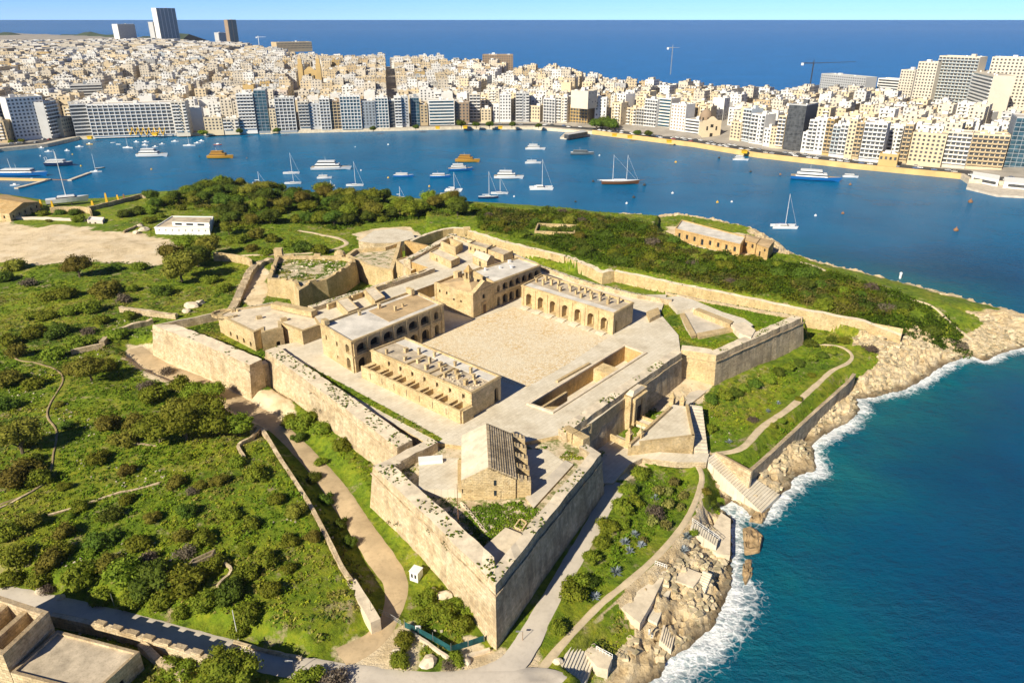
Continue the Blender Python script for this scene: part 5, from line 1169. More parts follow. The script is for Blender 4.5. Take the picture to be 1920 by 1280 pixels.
for (x0, x1, yt, yb, zb, colr, style, lab, kw) in BK:
    kw = dict(kw); dp = kw.pop('depth', 18); front(x0, x1, yt, yb, colr, style, lab, dp, zb=zb, group='landmark buildings of the city', **kw)
# parish church with twin towers on the hill; domed church on the waterfront; domed church further right
def church(label, px, w, zb, wall, tow, dome):
    c = P(*px, zb); root = thing('church', label, 'church', tuple(c), 'churches of the city', R(6)); s_ = w / 24
    def bx(nm, x, y, z, sx_, sy_, sz_, mt=wall, top=1): 
        mb = MB(); mb.box((x * s_, y * s_, z * s_), (sx_ * s_, sy_ * s_, sz_ * s_), 0, top=top); link(nm, mb.mesh(nm, M[mt]), root)
    bx('nave', 0, 12, 0, 18, 30, 15); bx('facade', 0, -3.2, 0, 20, 1.2, 18); bx('gable', 0, -3.2, 18, 12, 1.2, 4, top=.2)
    for k in (-1, 1):
        if tow:
            bx('tower', k * 11, -2, 0, 6, 6, 25); bx('belfry', k * 11, -2, 25, 4.6, 4.6, 6); bx('spire', k * 11, -2, 31, 4.4, 4.4, 6, 'c_tan', .1)
        bx('window', k * 5, -3.9, 8, 1.6, .3, 4, 'void')
    bx('door', 0, -3.9, 0, 3, .3, 5, 'void'); bx('round_window', 0, -3.9, 11, 3, .3, 3, 'void')
    if dome:
        mb = MB(); mb.lathe((0, 16 * s_, 15 * s_), [(6.5 * s_, 0), (6.5 * s_, 5 * s_), (6.2 * s_, 7 * s_), (5 * s_, 9.6 * s_), (3 * s_, 11.4 * s_), (1 * s_, 12.3 * s_), (.9 * s_, 14.5 * s_), (.1 * s_, 16 * s_)], 16); link('dome', mb.mesh('dome', M['c_tan' if dome == 1 else 'c_brown'], smooth=True), root)
    for i in range(8):
        t = i * math.pi / 4
        if dome:
            mb = MB(); mb.box((6.5 * s_ * math.cos(t), (16 + 6.5 * math.sin(t)) * s_, 16 * s_), (1.4 * s_, 1.4 * s_, 3.2 * s_), t); link('dome_window', mb.mesh('dome_window', M['void']), root)
    return root
church('golden parish church with twin bell towers on the left hillside', (584,160), 24, 32, 'c_gold', True, 0)
church('domed limestone church among the right waterfront buildings', (1330,258), 22, 3, 'c_cream', False, 2)
church('small golden domed church on the middle hillside', (998,152), 15, 30, 'c_gold', False, 1)
for px in ((584,160,32),(1330,258,3),(998,152,30)):
    c = P(*px); CITY_FOOT.append((c.x, c.y + 8, 24))
# ---- the rest of the hillside
SEGS = [(Vector(QUAY[i]), Vector(QUAY[i + 1])) for i in range(len(QUAY) - 1)]
def zone_dir(x, y): return R(9) if x < -60 + (y - 780) * -.1 else (R(-12) if x < 90 + (y - 800) * .5 else R(-41))
cand = []
foot = np.array(CITY_FOOT)
for zi, a0 in enumerate((9, -12, -41)):
    ca, sa = math.cos(R(a0)), math.sin(R(a0))
    for band, (t0, t1, w, d) in enumerate(((38, 420, 12.5, 14), (420, 900, 19, 20), (900, 3200, 40, 42))):
        u = -3200 if zi == 0 else -900
        uu = np.arange(-3600, 1300, w); vv = np.arange(300, 4600, d)
        U, Vv = np.meshgrid(uu, vv); ku, kv = np.meshgrid(np.arange(len(uu)), np.arange(len(vv)))
        U = U + np.floor(ku / 6) * 0; X = U * ca - Vv * sa; Y = U * sa + Vv * ca
        ok = in_poly(X, Y, CITY) & (ku % 9 != 0) & ((kv % 8 != 0) | (band > 0))
        px = 960 + FPX * X / (Y * _c + 70 * _s); ok &= (px > -70) & (px < 1990) & (Y > 300)
        X, Y = X[ok], Y[ok]; t = quay_t(X, Y); df = seg_dist(X, Y, FARC[:14]); zd = np.array([zone_dir(a, b_) for a, b_ in zip(X, Y)])
        k2 = (t > t0) & (t <= t1) & (df > 12) & (np.abs(zd - R(a0)) < .01)
        for x, y, tt in zip(X[k2], Y[k2], t[k2]): cand.append((x, y, tt, R(a0), w, d, band))
pts = np.array([(c[0], c[1]) for c in cand]); el = E(pts[:, 0], pts[:, 1])
hid = np.zeros(len(cand), bool)
for fx, fy, fr_ in foot: hid |= np.hypot(pts[:, 0] - fx, pts[:, 1] - fy) < fr_ + 5
B_ = []
for i, (x, y, t, a0, w, d, band) in enumerate(cand):
    if hid[i]: continue
    if band == 0 and rnd.random() < .05 or band == 1 and rnd.random() < .10: continue
    h = rnd.choice((12, 13, 14, 15, 16, 17, 18, 21)) if t < 420 else rnd.choice((10, 11, 12, 13, 14, 18))
    if t < 75: h = rnd.choice((15, 18, 20, 22, 24))
    if band == 2: h = rnd.choice((6, 8, 10, 14))
    e = float(el[i]); px, py = Q(x, y, e + h); lim = skyl(px) + rnd.uniform(0, 9)
    while py < lim and h > 3.5: h -= 1.0; px, py = Q(x, y, e + h)
    if py < lim - 3: continue
    ww, dd = w * rnd.uniform(.92, 1.04), d * rnd.uniform(.86, 1.03)
    colr = rnd.choices(('cream', 'white', 'pale', 'tan', 'gold', 'grey', 'blue', 'pink', 'brown'), (32, 34, 33, 7, 1.5, 3, .6, .4, .6))[0]
    B_.append((x, y, e, h, ww, dd, a0 + rnd.uniform(-.03, .03), colr, t, px, py))
# the ones that show largest are individuals
def shows(b): return b[4] * b[3] * ppm(b[0], b[1], b[2]) ** 2
order = sorted(range(len(B_)), key=lambda i: -shows(B_[i]) * (1.0 if B_[i][8] < 130 else .6))
IND = set(order[:205]); ROWN = ('first', 'second', 'third', 'fourth', 'fifth', 'sixth')
LM = sorted([((f[0] + f[1]) / 2, f[6]) for f in FR] , key=lambda q: q[0])
SHORT = [(20,'the blue-grey hotel'),(65,'the square-windowed hotel'),(140,'the hotel\'s glazed wing'),(250,'the long white hotel'),(345,'the balconied hotel end'),(400,'the blank white wall'),(468,'the white balconied tower'),(496,'the dark glass tower'),(540,'the grey framed block'),(612,'the terrace of towers'),(660,'the wide white block'),(720,'the white and blue block'),(780,'the slim glazed block'),(829,'the white-framed office'),(890,'the steep street'),(948,'the paired-window tower'),(980,'the blue awning tower'),(1030,'the blue shopfront'),(1082,'the orange-trimmed block'),(1130,'the dark tree'),(1180,'the cream balconied block'),(1243,'the teal striped block'),(1268,'the brown-window block'),(1330,'the domed church'),(1395,'the light blue tower'),(1484,'the dark office tower'),(1546,'the ochre block'),(1588,'the cream terrace block'),(1630,'the curved block'),(1666,'the stepped white block'),(1730,'the long cream block'),(1850,'the ochre-balconied block'),(1930,'the blue glass office')]
CNAME = {'cream': 'cream', 'white': 'white', 'pale': 'pale stone', 'tan': 'tan', 'gold': 'golden', 'grey': 'grey', 'blue': 'pale blue', 'pink': 'pinkish', 'brown': 'brown'}
NUM = ('two', 'three', 'four', 'five', 'six', 'seven', 'eight')
seen_lab = {}
for i in sorted(IND, key=lambda i: (B_[i][8], B_[i][9])):
    x, y, e, h, ww, dd, a0, colr, t, px, py = B_[i]; nf = max(2, int(round(h / 3.2)))
    near = min(SHORT, key=lambda s: abs(s[0] - px)); side_ = 'behind' if abs(near[0] - px) < 14 else ('behind and left of' if px < near[0] else 'behind and right of')
    row = ROWN[min(5, int((t - 38) / 16))]
    lab = '%s %s-storey house %s %s, %s row up' % (CNAME[colr], NUM[min(6, nf - 2)], side_, near[1], row)
    key = lab; seen_lab[key] = seen_lab.get(key, 0) + 1
    n_ = Vector((math.sin(a0), -math.cos(a0))); d_ = Vector((math.cos(a0), math.sin(a0))); c = Vector((x, y))
    root = thing('town_house', lab, 'house', (x, y, e), 'houses on the hill behind the waterfront', a0)
    mb = MB(); mb.box((0, 0, -4), (ww, dd, h + 4)); link('wall', mb.mesh('wall', M['c_' + colr]), root)
    r_ = MB(); r_.box((0, 0, h), (ww - .6, dd - .6, .05)); link('roof', r_.mesh('roof', M['c_roof']), root)
    pa = MB()
    for cx_, cy_, sx_, sy_ in ((0, -dd / 2 + .15, ww, .3), (0, dd / 2 - .15, ww, .3), (-ww / 2 + .15, 0, .3, dd - .6), (ww / 2 - .15, 0, .3, dd - .6)): pa.box((cx_, cy_, h), (sx_, sy_, 1.0))
    link('parapet', pa.mesh('parapet', M['c_' + colr]), root)
    place(BOXM[rnd.choice(('white', colr, 'pale'))], 'stair_hut', root, (rnd.uniform(-.28, .28) * ww, rnd.uniform(-.1, .3) * dd, h), (3.2, 3.6, rnd.uniform(2.2, 3.2)))
    if rnd.random() < .7: place(TANK, 'water_tank', root, (rnd.uniform(-.35, .35) * ww, rnd.uniform(-.3, .3) * dd, h), (1.3, 1.3, 1.3))
    wn_ = MB(); fh = h / nf; nb = max(2, int(ww / 3.4)); blank = rnd.random() < .18
    for f in range(nf):
        for k in range(nb):
            if not blank and rnd.random() < .9: wn_.box((-ww / 2 + ww * (k + .5) / nb, -dd / 2, f * fh + .8), (1.5, .14, fh * .55))
        for k in range(3):
            for s_ in (-1, 1):
                if rnd.random() < .4: wn_.box((s_ * ww / 2, -dd / 2 + dd * (k + .5) / 3, f * fh + .8), (.14, 1.4, fh * .5))
    if wn_.v: tag(link('windows', wn_.mesh('windows', M['c_glass']), root), kind='stuff')
    if rnd.random() < .5 and not blank:
        bl_ = MB(); k0 = rnd.uniform(-.2, .2)
        for f in range(1, nf): bl_.box((k0 * ww, -dd / 2 - .6, f * fh - .1), (ww * .5, 1.2, 1.0))
        tag(link('balconies', bl_.mesh('balconies', M['c_white' if rnd.random() < .6 else 'c_' + colr]), root), kind='stuff')
DUP = {}
for o in COL.objects:
    if o.name.startswith('town_house') and o.get('label'): DUP.setdefault(o['label'], []).append(o)
for lab, L in DUP.items():
    if len(L) > 1:
        for k, o in enumerate(sorted(L, key=lambda o: Q(*o.location)[0])): o['label'] = lab.replace('-storey house', '-storey %s house' % (('left', 'right') if len(L) == 2 else ('left', 'middle', 'right', 'rightmost'))[min(k, 3)], 1)
# everything else reads as one mass
vs_, fs_, cs_, ms_ = [], [], [], []
BOXF = np.array([(0, 1, 5, 4), (1, 2, 6, 5), (2, 3, 7, 6), (3, 0, 4, 7), (4, 5, 6, 7)])
def addbox(x, y, z, w, d, h, a, col, zd=0.0):
    ca, sa = math.cos(a), math.sin(a); n = len(vs_)
    for zz in (z - zd, z + h):
        for sx_, sy_ in ((-.5, -.5), (.5, -.5), (.5, .5), (-.5, .5)): X, Y = sx_ * w, sy_ * d; vs_.append((x + X * ca - Y * sa, y + X * sa + Y * ca, zz))
    for f in BOXF: fs_.append(f + n)
    cs_.extend([col] * 4 + [tuple(.45 * q + .20 for q in col)])
for i, b_ in enumerate(B_):
    if i in IND: continue
    x, y, e, h, ww, dd, a0, colr, t, px, py = b_; sh_ = rnd.uniform(.84, 1.06); c = tuple(q * sh_ for q in PAL[colr])
    addbox(x, y, e, ww, dd, h, a0, c, 6)
    big = ww / 12
    for k in range(2 if t < 700 else 1):
        cc2 = rnd.choice((c, PAL['white'], PAL['pale'])); ox, oy = rnd.uniform(-.3, .3) * ww, rnd.uniform(-.3, .3) * dd
        hh = rnd.uniform(1.5, 3.4)
        if Q(x, y, e + h + hh)[1] > skyl(px) - 2: addbox(x + ox, y + oy, e + h, rnd.uniform(2.5, 5) * big, rnd.uniform(2.5, 6) * big, hh, a0, cc2)
    if t < 420:
        for sx_, sy_, w2, d2 in ((0, -dd / 2 + .2, ww, .4), (-ww / 2 + .2, 0, .4, dd), (ww / 2 - .2, 0, .4, dd)):
            ca, sa = math.cos(a0), math.sin(a0); addbox(x + sx_ * ca - sy_ * sa, y + sx_ * sa + sy_ * ca, e + h, w2, d2, 1.0, a0, c)
m, nt, b = newmat('hillside houses', .88)
wc = wallcoord(nt); at = nd(nt, 'ShaderNodeAttribute', attribute_name='tint').outputs['Color']
sp = nt.nodes.new('ShaderNodeSeparateXYZ'); nt.links.new(wc, sp.inputs[0])
def mth(op, a, v=None, v2=None):
    n = nd(nt, 'ShaderNodeMath', operation=op); nt.links.new(a, n.inputs[0])
    for k, q in ((1, v), (2, v2)):
        if q is None: continue
        if hasattr(q, 'is_output'): nt.links.new(q, n.inputs[k])
        else: n.inputs[k].default_value = q
    return n.outputs[0]
def cell(s, per, lo, hi):
    f = mth('FRACT', mth('MULTIPLY', s, 1 / per)); return mth('MULTIPLY', mth('GREATER_THAN', f, lo), mth('LESS_THAN', f, hi))
wnm = mth('MULTIPLY', cell(sp.outputs[0], 3.3, .28, .74), cell(sp.outputs[1], 3.2, .25, .78))
g_ = nt.nodes.new('ShaderNodeNewGeometry'); spn = nt.nodes.new('ShaderNodeSeparateXYZ'); nt.links.new(g_.outputs['Normal'], spn.inputs[0])
up_ = mth('LESS_THAN', spn.outputs[2], .5); wnm = mth('MULTIPLY', wnm, up_)
rn_ = mth('GREATER_THAN', noise(nt, wc, .11, 2), .44); wnm = mth('MULTIPLY', wnm, rn_)
col = mixc(nt, at, (.17, .17, .175), wnm); col = mixc(nt, col, mixc(nt, col, (.55, .52, .48), 1, 'MULTIPLY'), ramp(nt, noise(nt, worldpos(nt), .09, 5, .7), [(.5, (0, 0, 0)), (.75, (.7, .7, .7))]))
nt.links.new(col, b.inputs['Base Color'])
me = fast_mesh('hillside_houses', np.array(vs_), np.array(fs_), m)
ca_ = me.attributes.new('tint', 'FLOAT_COLOR', 'FACE'); ca_.data.foreach_set('color', np.array([(*c, 1) for c in cs_], dtype=np.float32).ravel())
tag(link('hillside_houses', me), 'dense mass of pale flat-roofed houses covering the hill', 'houses', kind='stuff')
print('houses', len(B_), 'individual', len(IND))
# wooded far hill on the left skyline
hb = MB(); 
hx = np.linspace(-2600, -1500, 30)
def hillz(k): return 34 + 10 * math.sin(k * .5) + 5 * math.sin(k * 1.7)
for k in range(29):
    a, b_ = hx[k], hx[k + 1]; ya, yb = 3650 - (a + 2600) * .15, 3650 - (b_ + 2600) * .15
    hb.face([(a, ya, 0), (b_, yb, 0), (b_, yb + 150, hillz(k + 1)), (a, ya + 150, hillz(k))]); hb.face([(a, ya + 150, hillz(k)), (b_, yb + 150, hillz(k + 1)), (b_, yb + 400, 0), (a, ya + 400, 0)])
M['farwood'] = plain('far woodland', (.05, .075, .04), 1, .4, .02, fine=.05, bmp=0); tag(hb.build('far_hill', M['farwood']), kind='structure')
# cranes
def crane(label, px, zb, ytop, back, jib, colr):
    c = P(*px, zb); zt = zb
    while Q(c.x, c.y, zt)[1] > ytop: zt += .5
    root = thing('tower_crane', label, 'crane', tuple(c), 'tower cranes'); s_ = .9
    q = MB(); q.box((c.x, c.y, zb), (1.2, 1.2, zt - zb)); q.build('mast', M[colr], root)
    q = MB(); q.tube((c.x, c.y, zt), (c.x + jib, c.y, zt + abs(jib) * .03), .6, .35, 4); q.build('jib', M[colr], root)
    q = MB(); q.tube((c.x, c.y, zt), (c.x - back, c.y, zt), .9, .9, 4); q.build('counter_jib', M[colr], root)
    q = MB(); q.box((c.x - back, c.y, zt - 3), (3, 2, 3.4)); q.build('counterweight', M['white'], root)
    q = MB(); q.box((c.x, c.y, zt), (1.4, 1.4, 5), top=.2); q.build('tower_peak', M[colr], root)
crane('tower crane with long dark jib on the right skyline', (1519,160), 20, 119, 16, 60, 'iron')
crane('small dark tower crane near the middle of the skyline', (1257,140), 20, 90, 8, 12, 'metal')
crane('pale tower crane at the left of the skyline', (486,86), 30, 70, 6, 24, 'white')
# ---- quay furniture: cars, kiosks, pier, beach club
car_me = []
for k, c in enumerate(((.75, .75, .74), (.05, .05, .055), (.35, .36, .38), (.30, .03, .03), (.06, .12, .28), (.55, .50, .42))):
    mm, nt_, bb = newmat('car paint %d' % k, .3); bb.inputs['Base Color'].default_value = (*c, 1); bb.inputs['Specular IOR Level'].default_value = .5
    mb = MB(); mb.box((0, 0, .3), (4.2, 1.75, .65)); mb.box((0, 0, .16), (3.6, 1.6, .2), m=1); mb.box((-.2, 0, .95), (2.5, 1.6, .55), m=1, top=.78)
    for sx_ in (-1.3, 1.3):
        for sy_ in (-.85, .85): mb.tube((sx_, sy_ - .1, .32), (sx_, sy_ + .1, .32), .32, .32, 8, 1)
    mb.box((-.2, 0, 1.5), (1.7, 1.2, .05), m=0); car_me.append((mb.mesh('parked_car', [mm, M['c_dark']]), ('white', 'black', 'grey', 'red', 'blue', 'beige')[k]))
ncar = 0; CARS = []
for i in range(1, len(QUAY) - 2):
    a, b_ = Vector(QUAY[i]), Vector(QUAY[i + 1]); L = (b_ - a).length; t = (b_ - a).normalized(); nn = Vector((-t.y, t.x)); rz = math.atan2(t.y, t.x)
    rows = ((9.6, 0), (20.5, 0), (14, 1)) if a.x > 60 else ((20.5, 0), (14.5, 1))
    for off, mv in rows:
        s_ = rnd.uniform(2, 6)
        while s_ < L - 4:
            q = a + t * s_ + nn * off; px = Q(q.x, q.y, 3)[0]
            if rnd.random() < (.62 if a.x > 60 else .4) and -20 < px < 1940 and ncar < 250:
                me_, cn = rnd.choices(car_me, (38, 18, 22, 6, 8, 8))[0]
                o = link('parked_car', me_, None, (q.x, q.y, 3.03), rz + (0 if off != 14 else math.pi))
                where = 'right waterfront' if a.x > 60 else 'left waterfront'
                CARS.append((px, where, cn, tag(o, 'x', 'car', 'cars along the %s' % where))); ncar += 1
            s_ += rnd.uniform(5.2, 8) * (1 if not mv else 2.6)
for wh in ('left waterfront', 'right waterfront'):
    for cn in set(c[2] for c in CARS):
        for k, c in enumerate(sorted([c for c in CARS if c[1] == wh and c[2] == cn], key=lambda c: c[0])): c[3]['label'] = 'small %s car on the %s road, %s %s one from the left' % (cn, wh, ORD[min(k, 68)], cn)
for lab, px in (('yellow kiosk near the left end of the quay', (165,262)), ('yellow kiosk before the long white hotel', (288,255.5)), ('yellow kiosk before the white-framed office', (820,243)), ('larger yellow kiosk right of the white-framed office', (872,242)), ('yellow kiosk at the foot of the steep street', (938,242.5)), ('yellow kiosk just right of the pier', (1153,257)), ('yellow kiosk left of the teal striped block', (1182,260.5)), ('yellow kiosk before the teal striped block', (1256,269)), ('yellow kiosk before the white continuous-balcony tower', (1398,289))):
    c = P(*px, 3); c.y += 4; k = thing('kiosk', lab, 'kiosk', tuple(c), 'yellow kiosks on the quay'); q = MB(); q.box((c.x, c.y, 3), (4.2, 2.6, 2.4)); q.build('booth', M['yellow'], k); q = MB(); q.box((c.x, c.y, 5.4), (5.4, 3.6, .3)); q.build('canopy', M['yellow'], k)
pk = thing('pier_restaurant', 'grey jetty with a flat glazed pavilion at the bend of the quay', 'pier', tuple(P(1080,252,0)))
q = MB(); q.prism([P(1050,258,1.5).xy, P(1064,259,1.5).xy, P(1106,252,1.5).xy, P(1098,247,1.5).xy, P(1060,249,1.5).xy], -1, 1.8); q.build('deck', M['concrete'], pk)
q = MB(); q.prism([P(1058,253,5).xy, P(1066,254,5).xy, P(1102,248,5).xy, P(1092,245,5).xy], 1.8, 5.6, 0, 1); q.build('pavilion', [M['c_glass'], M['c_grey']], pk)
bc = thing('beach_club', 'low white waterside club with long windows at the right edge', 'pavilion', tuple(P(1860,340,2)))
q = MB(); q.prism([P(1812,352,1.2).xy, P(1870,366,1.2).xy, P(1990,372,1.2).xy, P(1990,352,1.2).xy, P(1816,340,1.2).xy], -1, 1.4); q.build('platform', M['concrete'], bc)
for nm, px, z0_, z1_, mt in (('hall', [(1820,340),(1870,350),(1872,341),(1822,333)], 1.4, 6, 'white'), ('hall', [(1880,352),(1990,362),(1990,350),(1880,342)], 1.4, 5.4, 'white')):
    f = [Vector(p) for p in PP(px, 1.4)]; q = MB(); q.prism(f, z0_, z1_); q.build(nm, M[mt], bc); a, b_ = f[0].lerp(f[1], .08), f[0].lerp(f[1], .92); e = (b_ - a).normalized(); nn = Vector((e.y, -e.x)); q = MB(); q.prism([a + nn * .02, a + nn * .1, b_ + nn * .1, b_ + nn * .02], 2.4, 4.4); q.build('window', M['c_glass'], bc)
# ================================================================== OTHER BUILDINGS AND DETAILS OF THE ISLAND
def wq(px, z): return quadfp(px, z)
def rows(L, n, f): return even(L, n, f, .5)
# waterside quarantine house on the far shore
fp = wq([(1266,432),(1388,462),(1398,447),(1278,415)], 9.6); L0 = (fp[1] - fp[0]).length
lh = house('waterside_house', 'long ochre stone house with pale roof on the far shore of the island', 'house', fp, 3.2, 10.6, {0: rows(L0, 8, lambda i: [(0, .7, 6.4, 8.8, 0)] if i != 3 else [(0, .8, 5.4, 8.2, .3)])}, 'house_gold', 'paleroof', 'glass')
sf = MB()
a = (fp[0].lerp(fp[1], .38)); d_ = (fp[1] - fp[0]).normalized(); n_ = Vector((d_.y, -d_.x))
for k in range(8): sf.box((*(a + n_ * (1.2) - d_ * (k * .8)), 3), (.8, 2.0, 2.4 - k * .28), ang(fp[0], fp[1]))
sf.build('outside_stair', M['house'], lh)
fp = wq([(1348,449),(1375,457),(1386,450),(1360,442)], 8.2)
house('waterside_annex', 'ochre annex with an arched door in front of the waterside house', 'house', fp, 3.6, 8.2, {0: [(0, 3, [(1.6, .9, 4.0, 5.8, .8)]), (3, (fp[1] - fp[0]).length, [(4.8, .5, 5.6, 7, 0)])], 1: rows((fp[2] - fp[1]).length, 2, lambda i: [(0, .5, 5.4, 7, 0)])}, 'house_gold', 'paleroof', 'glass', cornice=False)
fp = wq([(1384,452),(1402,458),(1416,446),(1399,440)], 7); house('waterside_annex', 'low dark-roofed block at the water end of the waterside house', 'house', fp, 2.0, 7.4, {}, 'house', 'roof_grey', cornice=False)
gable('ruined_house', 'ochre house with brown roof, left half of the pair by the shore', [(1394,450),(1418,457),(1428,447),(1404,440)], 4.2, 9.8, 10.4, 'house_gold', 'roof_terra', doors=((.25, 1.2, 1.8, 3.0), (.75, 1.2, 1.8, 3.0)))
gable('ruined_house', 'ochre roofless house, right half of the pair by the shore', [(1419,458),(1441,466),(1452,453),(1430,446)], 3.6, 9.8, 10.2, 'house_gold', 'roof_terra', doors=((.35, 1.0, 2.2, 1.2), (.72, 1.0, 1.2, 4.2)))
fp = wq([(1002,433),(1078,436),(1080,421),(1008,418)], 13.0)
house('roofless_ruin', 'roofless stone ruin among the dark scrub above the fort', 'ruin', fp, 8.5, 13.0, {}, 'house', 'roof_terra', parapet=3.4, pth=.7, cornice=False)
sw_ = MB(); c = P(1062,428,11); sw_.box((c.x, c.y, 8.5), (4, 4, 3.4)); tag(sw_.build('ruin_block', M['roof_grey']), 'square flat-topped block inside the roofless ruin', 'ruin')
fp = wq([(756,381),(782,384),(784,377),(758,375)], 5.5); house('shore_hut', 'small pink stone hut at the water behind the trees', 'hut', fp, 1.5, 6.5, {0: [(0, 3, [(1.6, .6, 3.5, 4.8, 0)]), (3, (fp[1] - fp[0]).length, [(5, .6, 3.5, 4.8, 0)])]}, 'house', 'ramptop', cornice=False)
# white flat building in the park
fp = wq([(289,425),(392,426),(400,405),(322,404)], 12.4); L0 = (fp[1] - fp[0]).length
wb_ = house('white_building', 'long low white building with flat grey roof in the park', 'building', fp, 8.0, 12.2, {0: rows(L0, 8, lambda i: [(0, .35, 10.2, 10.9, 0)])}, 'white', 'roof_grey', 'glass', .5)
up_ = wq([(322,415),(392,417),(396,407),(326,406)], 14.2); q = MB(); q.prism(up_, 11.7, 14.0, 0, 1); q.build('upper_storey', [M['white'], M['roof_grey']], wb_)
for k in range(3):
    a, b_ = up_[0].lerp(up_[1], .08 + .3 * k), up_[0].lerp(up_[1], .26 + .3 * k); e = (b_ - a).normalized(); nn = Vector((e.y, -e.x)); q = MB(); q.prism([a + nn * .02, a + nn * .1, b_ + nn * .1, b_ + nn * .02], 12.4, 13.4); q.build('window', M['glass'], wb_)
# old warehouse at the left edge
fp = wq([(-60,396),(18,405),(74,382),(10,368)], 12); L0 = (fp[2] - fp[1]).length
wh = house('old_warehouse', 'old ochre stone warehouse with arched windows at the left edge', 'warehouse', fp, 6.0, 13.2, {1: rows(L0, 5, lambda i: [(0, .9, 6.8, 8.6, .7), (0, .8, 10.2, 11.4, .6)]), 0: rows((fp[1] - fp[0]).length, 4, lambda i: [(0, .7, 7, 9, 0), (0, .7, 10.2, 11.8, 0)])}, 'house', 'roof_terra', 'glass', cornice=False)
g2 = MB(); r0, r1 = (fp[0] + fp[3]) / 2, (fp[1] + fp[2]) / 2
g2.face([(*fp[1], 13.2), (*fp[2], 13.2), (*r1, 16)]); g2.face([(*fp[0], 13.2), (*fp[1], 13.2), (*r1, 16), (*r0, 16)]); g2.face([(*fp[2], 13.2), (*fp[3], 13.2), (*r0, 16), (*r1, 16)]); g2.build('gable_roof', M['house_gold'], wh)
fp = wq([(163,413),(192,415),(196,408),(168,406)], 10); house('pink_hut', 'small pale pink hut beside the sandy field', 'hut', fp, 7.0, 10.2, {0: [(0, 3, [(1.6, .5, 8.2, 9.2, 0)]), (3, (fp[1] - fp[0]).length, [(5, .6, 7.2, 9.2, 0)])]}, 'c_pink', 'white', 'glass', cornice=False)
wallrun('field_wall', 'low pinkish wall along the back of the sandy field', [(24,409),(80,410),(135,413),(160,413)], 9.5, None, .5, 'c_pink', 'wall', None, hgt=1.6)
wallrun('yard_wall', 'ochre stone wall at the boatyard with a rounded end', [(95,396),(130,394),(165,396),(172,404)], 9.8, None, 1.0, 'house', 'wall', None, hgt=3.2)
wallrun('stone_quay_wall', 'dark stone wall running along the boatyard shore', [(168,400),(200,393),(230,384),(260,373),(282,372)], 7.5, None, 1.2, 'rampart_dark', 'wall', None, hgt=2.4)
wallrun('field_wall', 'pale stone wall beside the rubble at the sandy field', [(232,437),(250,428),(265,420)], 9.5, None, .8, 'rampart_dark', 'wall', None, hgt=1.0)
for k, (px, h) in enumerate((((201,381), 5.5), ((222,378), 3.5), ((234,377), 3.8), ((100,392), 4.5), ((174,386), 2.6), ((78,388), 4))):
    c = G(*px, 3); q = MB(); q.box((c.x, c.y, c.z), (1.5, 1.1, h), .3, top=.5); tag(q.build('yard_hoist', M['yellow' if k != 2 else 'rust']), '%s upright hoist on the boatyard shore, %s in the row' % ('yellow' if k != 2 else 'orange', ORD[k]), 'hoist', 'hoists of the boatyard')
# ---- bottom left: roofed ruin by the road
zb = 6.0
fp = wq([(-60,1330),(100,1335),(228,1232),(108,1178)], 13.0)
fp = [Vector(q) for q in PP([(20,1262),(175,1302),(262,1222),(108,1182)], 13.0)]
h1 = house('roadside_building', 'flat-roofed stone building below the wall in the bottom left corner', 'building', fp, zb, 13.2, {1: [(0, 3.2, []), (3.2, 6.2, [(4.7, .5, 9.6, 11.0, 0)]), (6.2, (fp[2] - fp[1]).length, [])]}, 'rampart', 'roof_grey', 'glass', .45, .5, .4, cornice=False)
fp = [Vector(q) for q in PP([(-150,1190),(6,1230),(92,1148),(-40,1105)], 16.5)]
h2 = house('roadside_building', 'taller roofless stone building at the left edge beside the road', 'building', fp, zb, 16.8, {}, 'rampart', 'roof_terra', 'void', 4.5, .9, .4, cornice=False)
q = MB()
for u_ in (.45, .72):
    a, b_ = uv(fp, u_, .03), uv(fp, u_, .97); e = (b_ - a).normalized(); nn = Vector((e.y, -e.x)) * .5; pw_ = MB(); pw_.prism([a - nn, a + nn, b_ + nn, b_ - nn], 12.4, 16.2); pw_.build('cross_wall', M['rampart'], h2)
wallrun('roadside_wall', 'stone boundary wall with notched top along the bottom road', [(96,1150),(180,1168),(260,1190),(330,1212),(402,1236)], 11.2, 6.0, 1.0, 'rampart', 'wall', None, jit=.06)
for k in range(7):
    c = P(190 + k * 30, 1169 + k * 9.0, 11.3); q = MB(); q.box((c.x, c.y, 11.0), (2.0, .95, .75), R(-17)); tag(q.build('wall_merlon', M['rampart']), 'stone block on the roadside boundary wall, %s from the left' % ORD[k], 'merlon', 'blocks on the roadside wall')
wallrun('roadside_wall', 'broken end wall standing between the bushes at the bottom', [(400,1240),(398,1262),(392,1290)], 10, 6.0, .8, 'rampart', 'wall', None, jit=.4)
wallrun('rubble_wall', 'tumbled rubble wall behind the roadside boundary wall', [(268,1222),(290,1240),(320,1262),(345,1275)], 8.5, None, 1.2, 'rampart', 'wall', None, jit=.6, hgt=1.4)
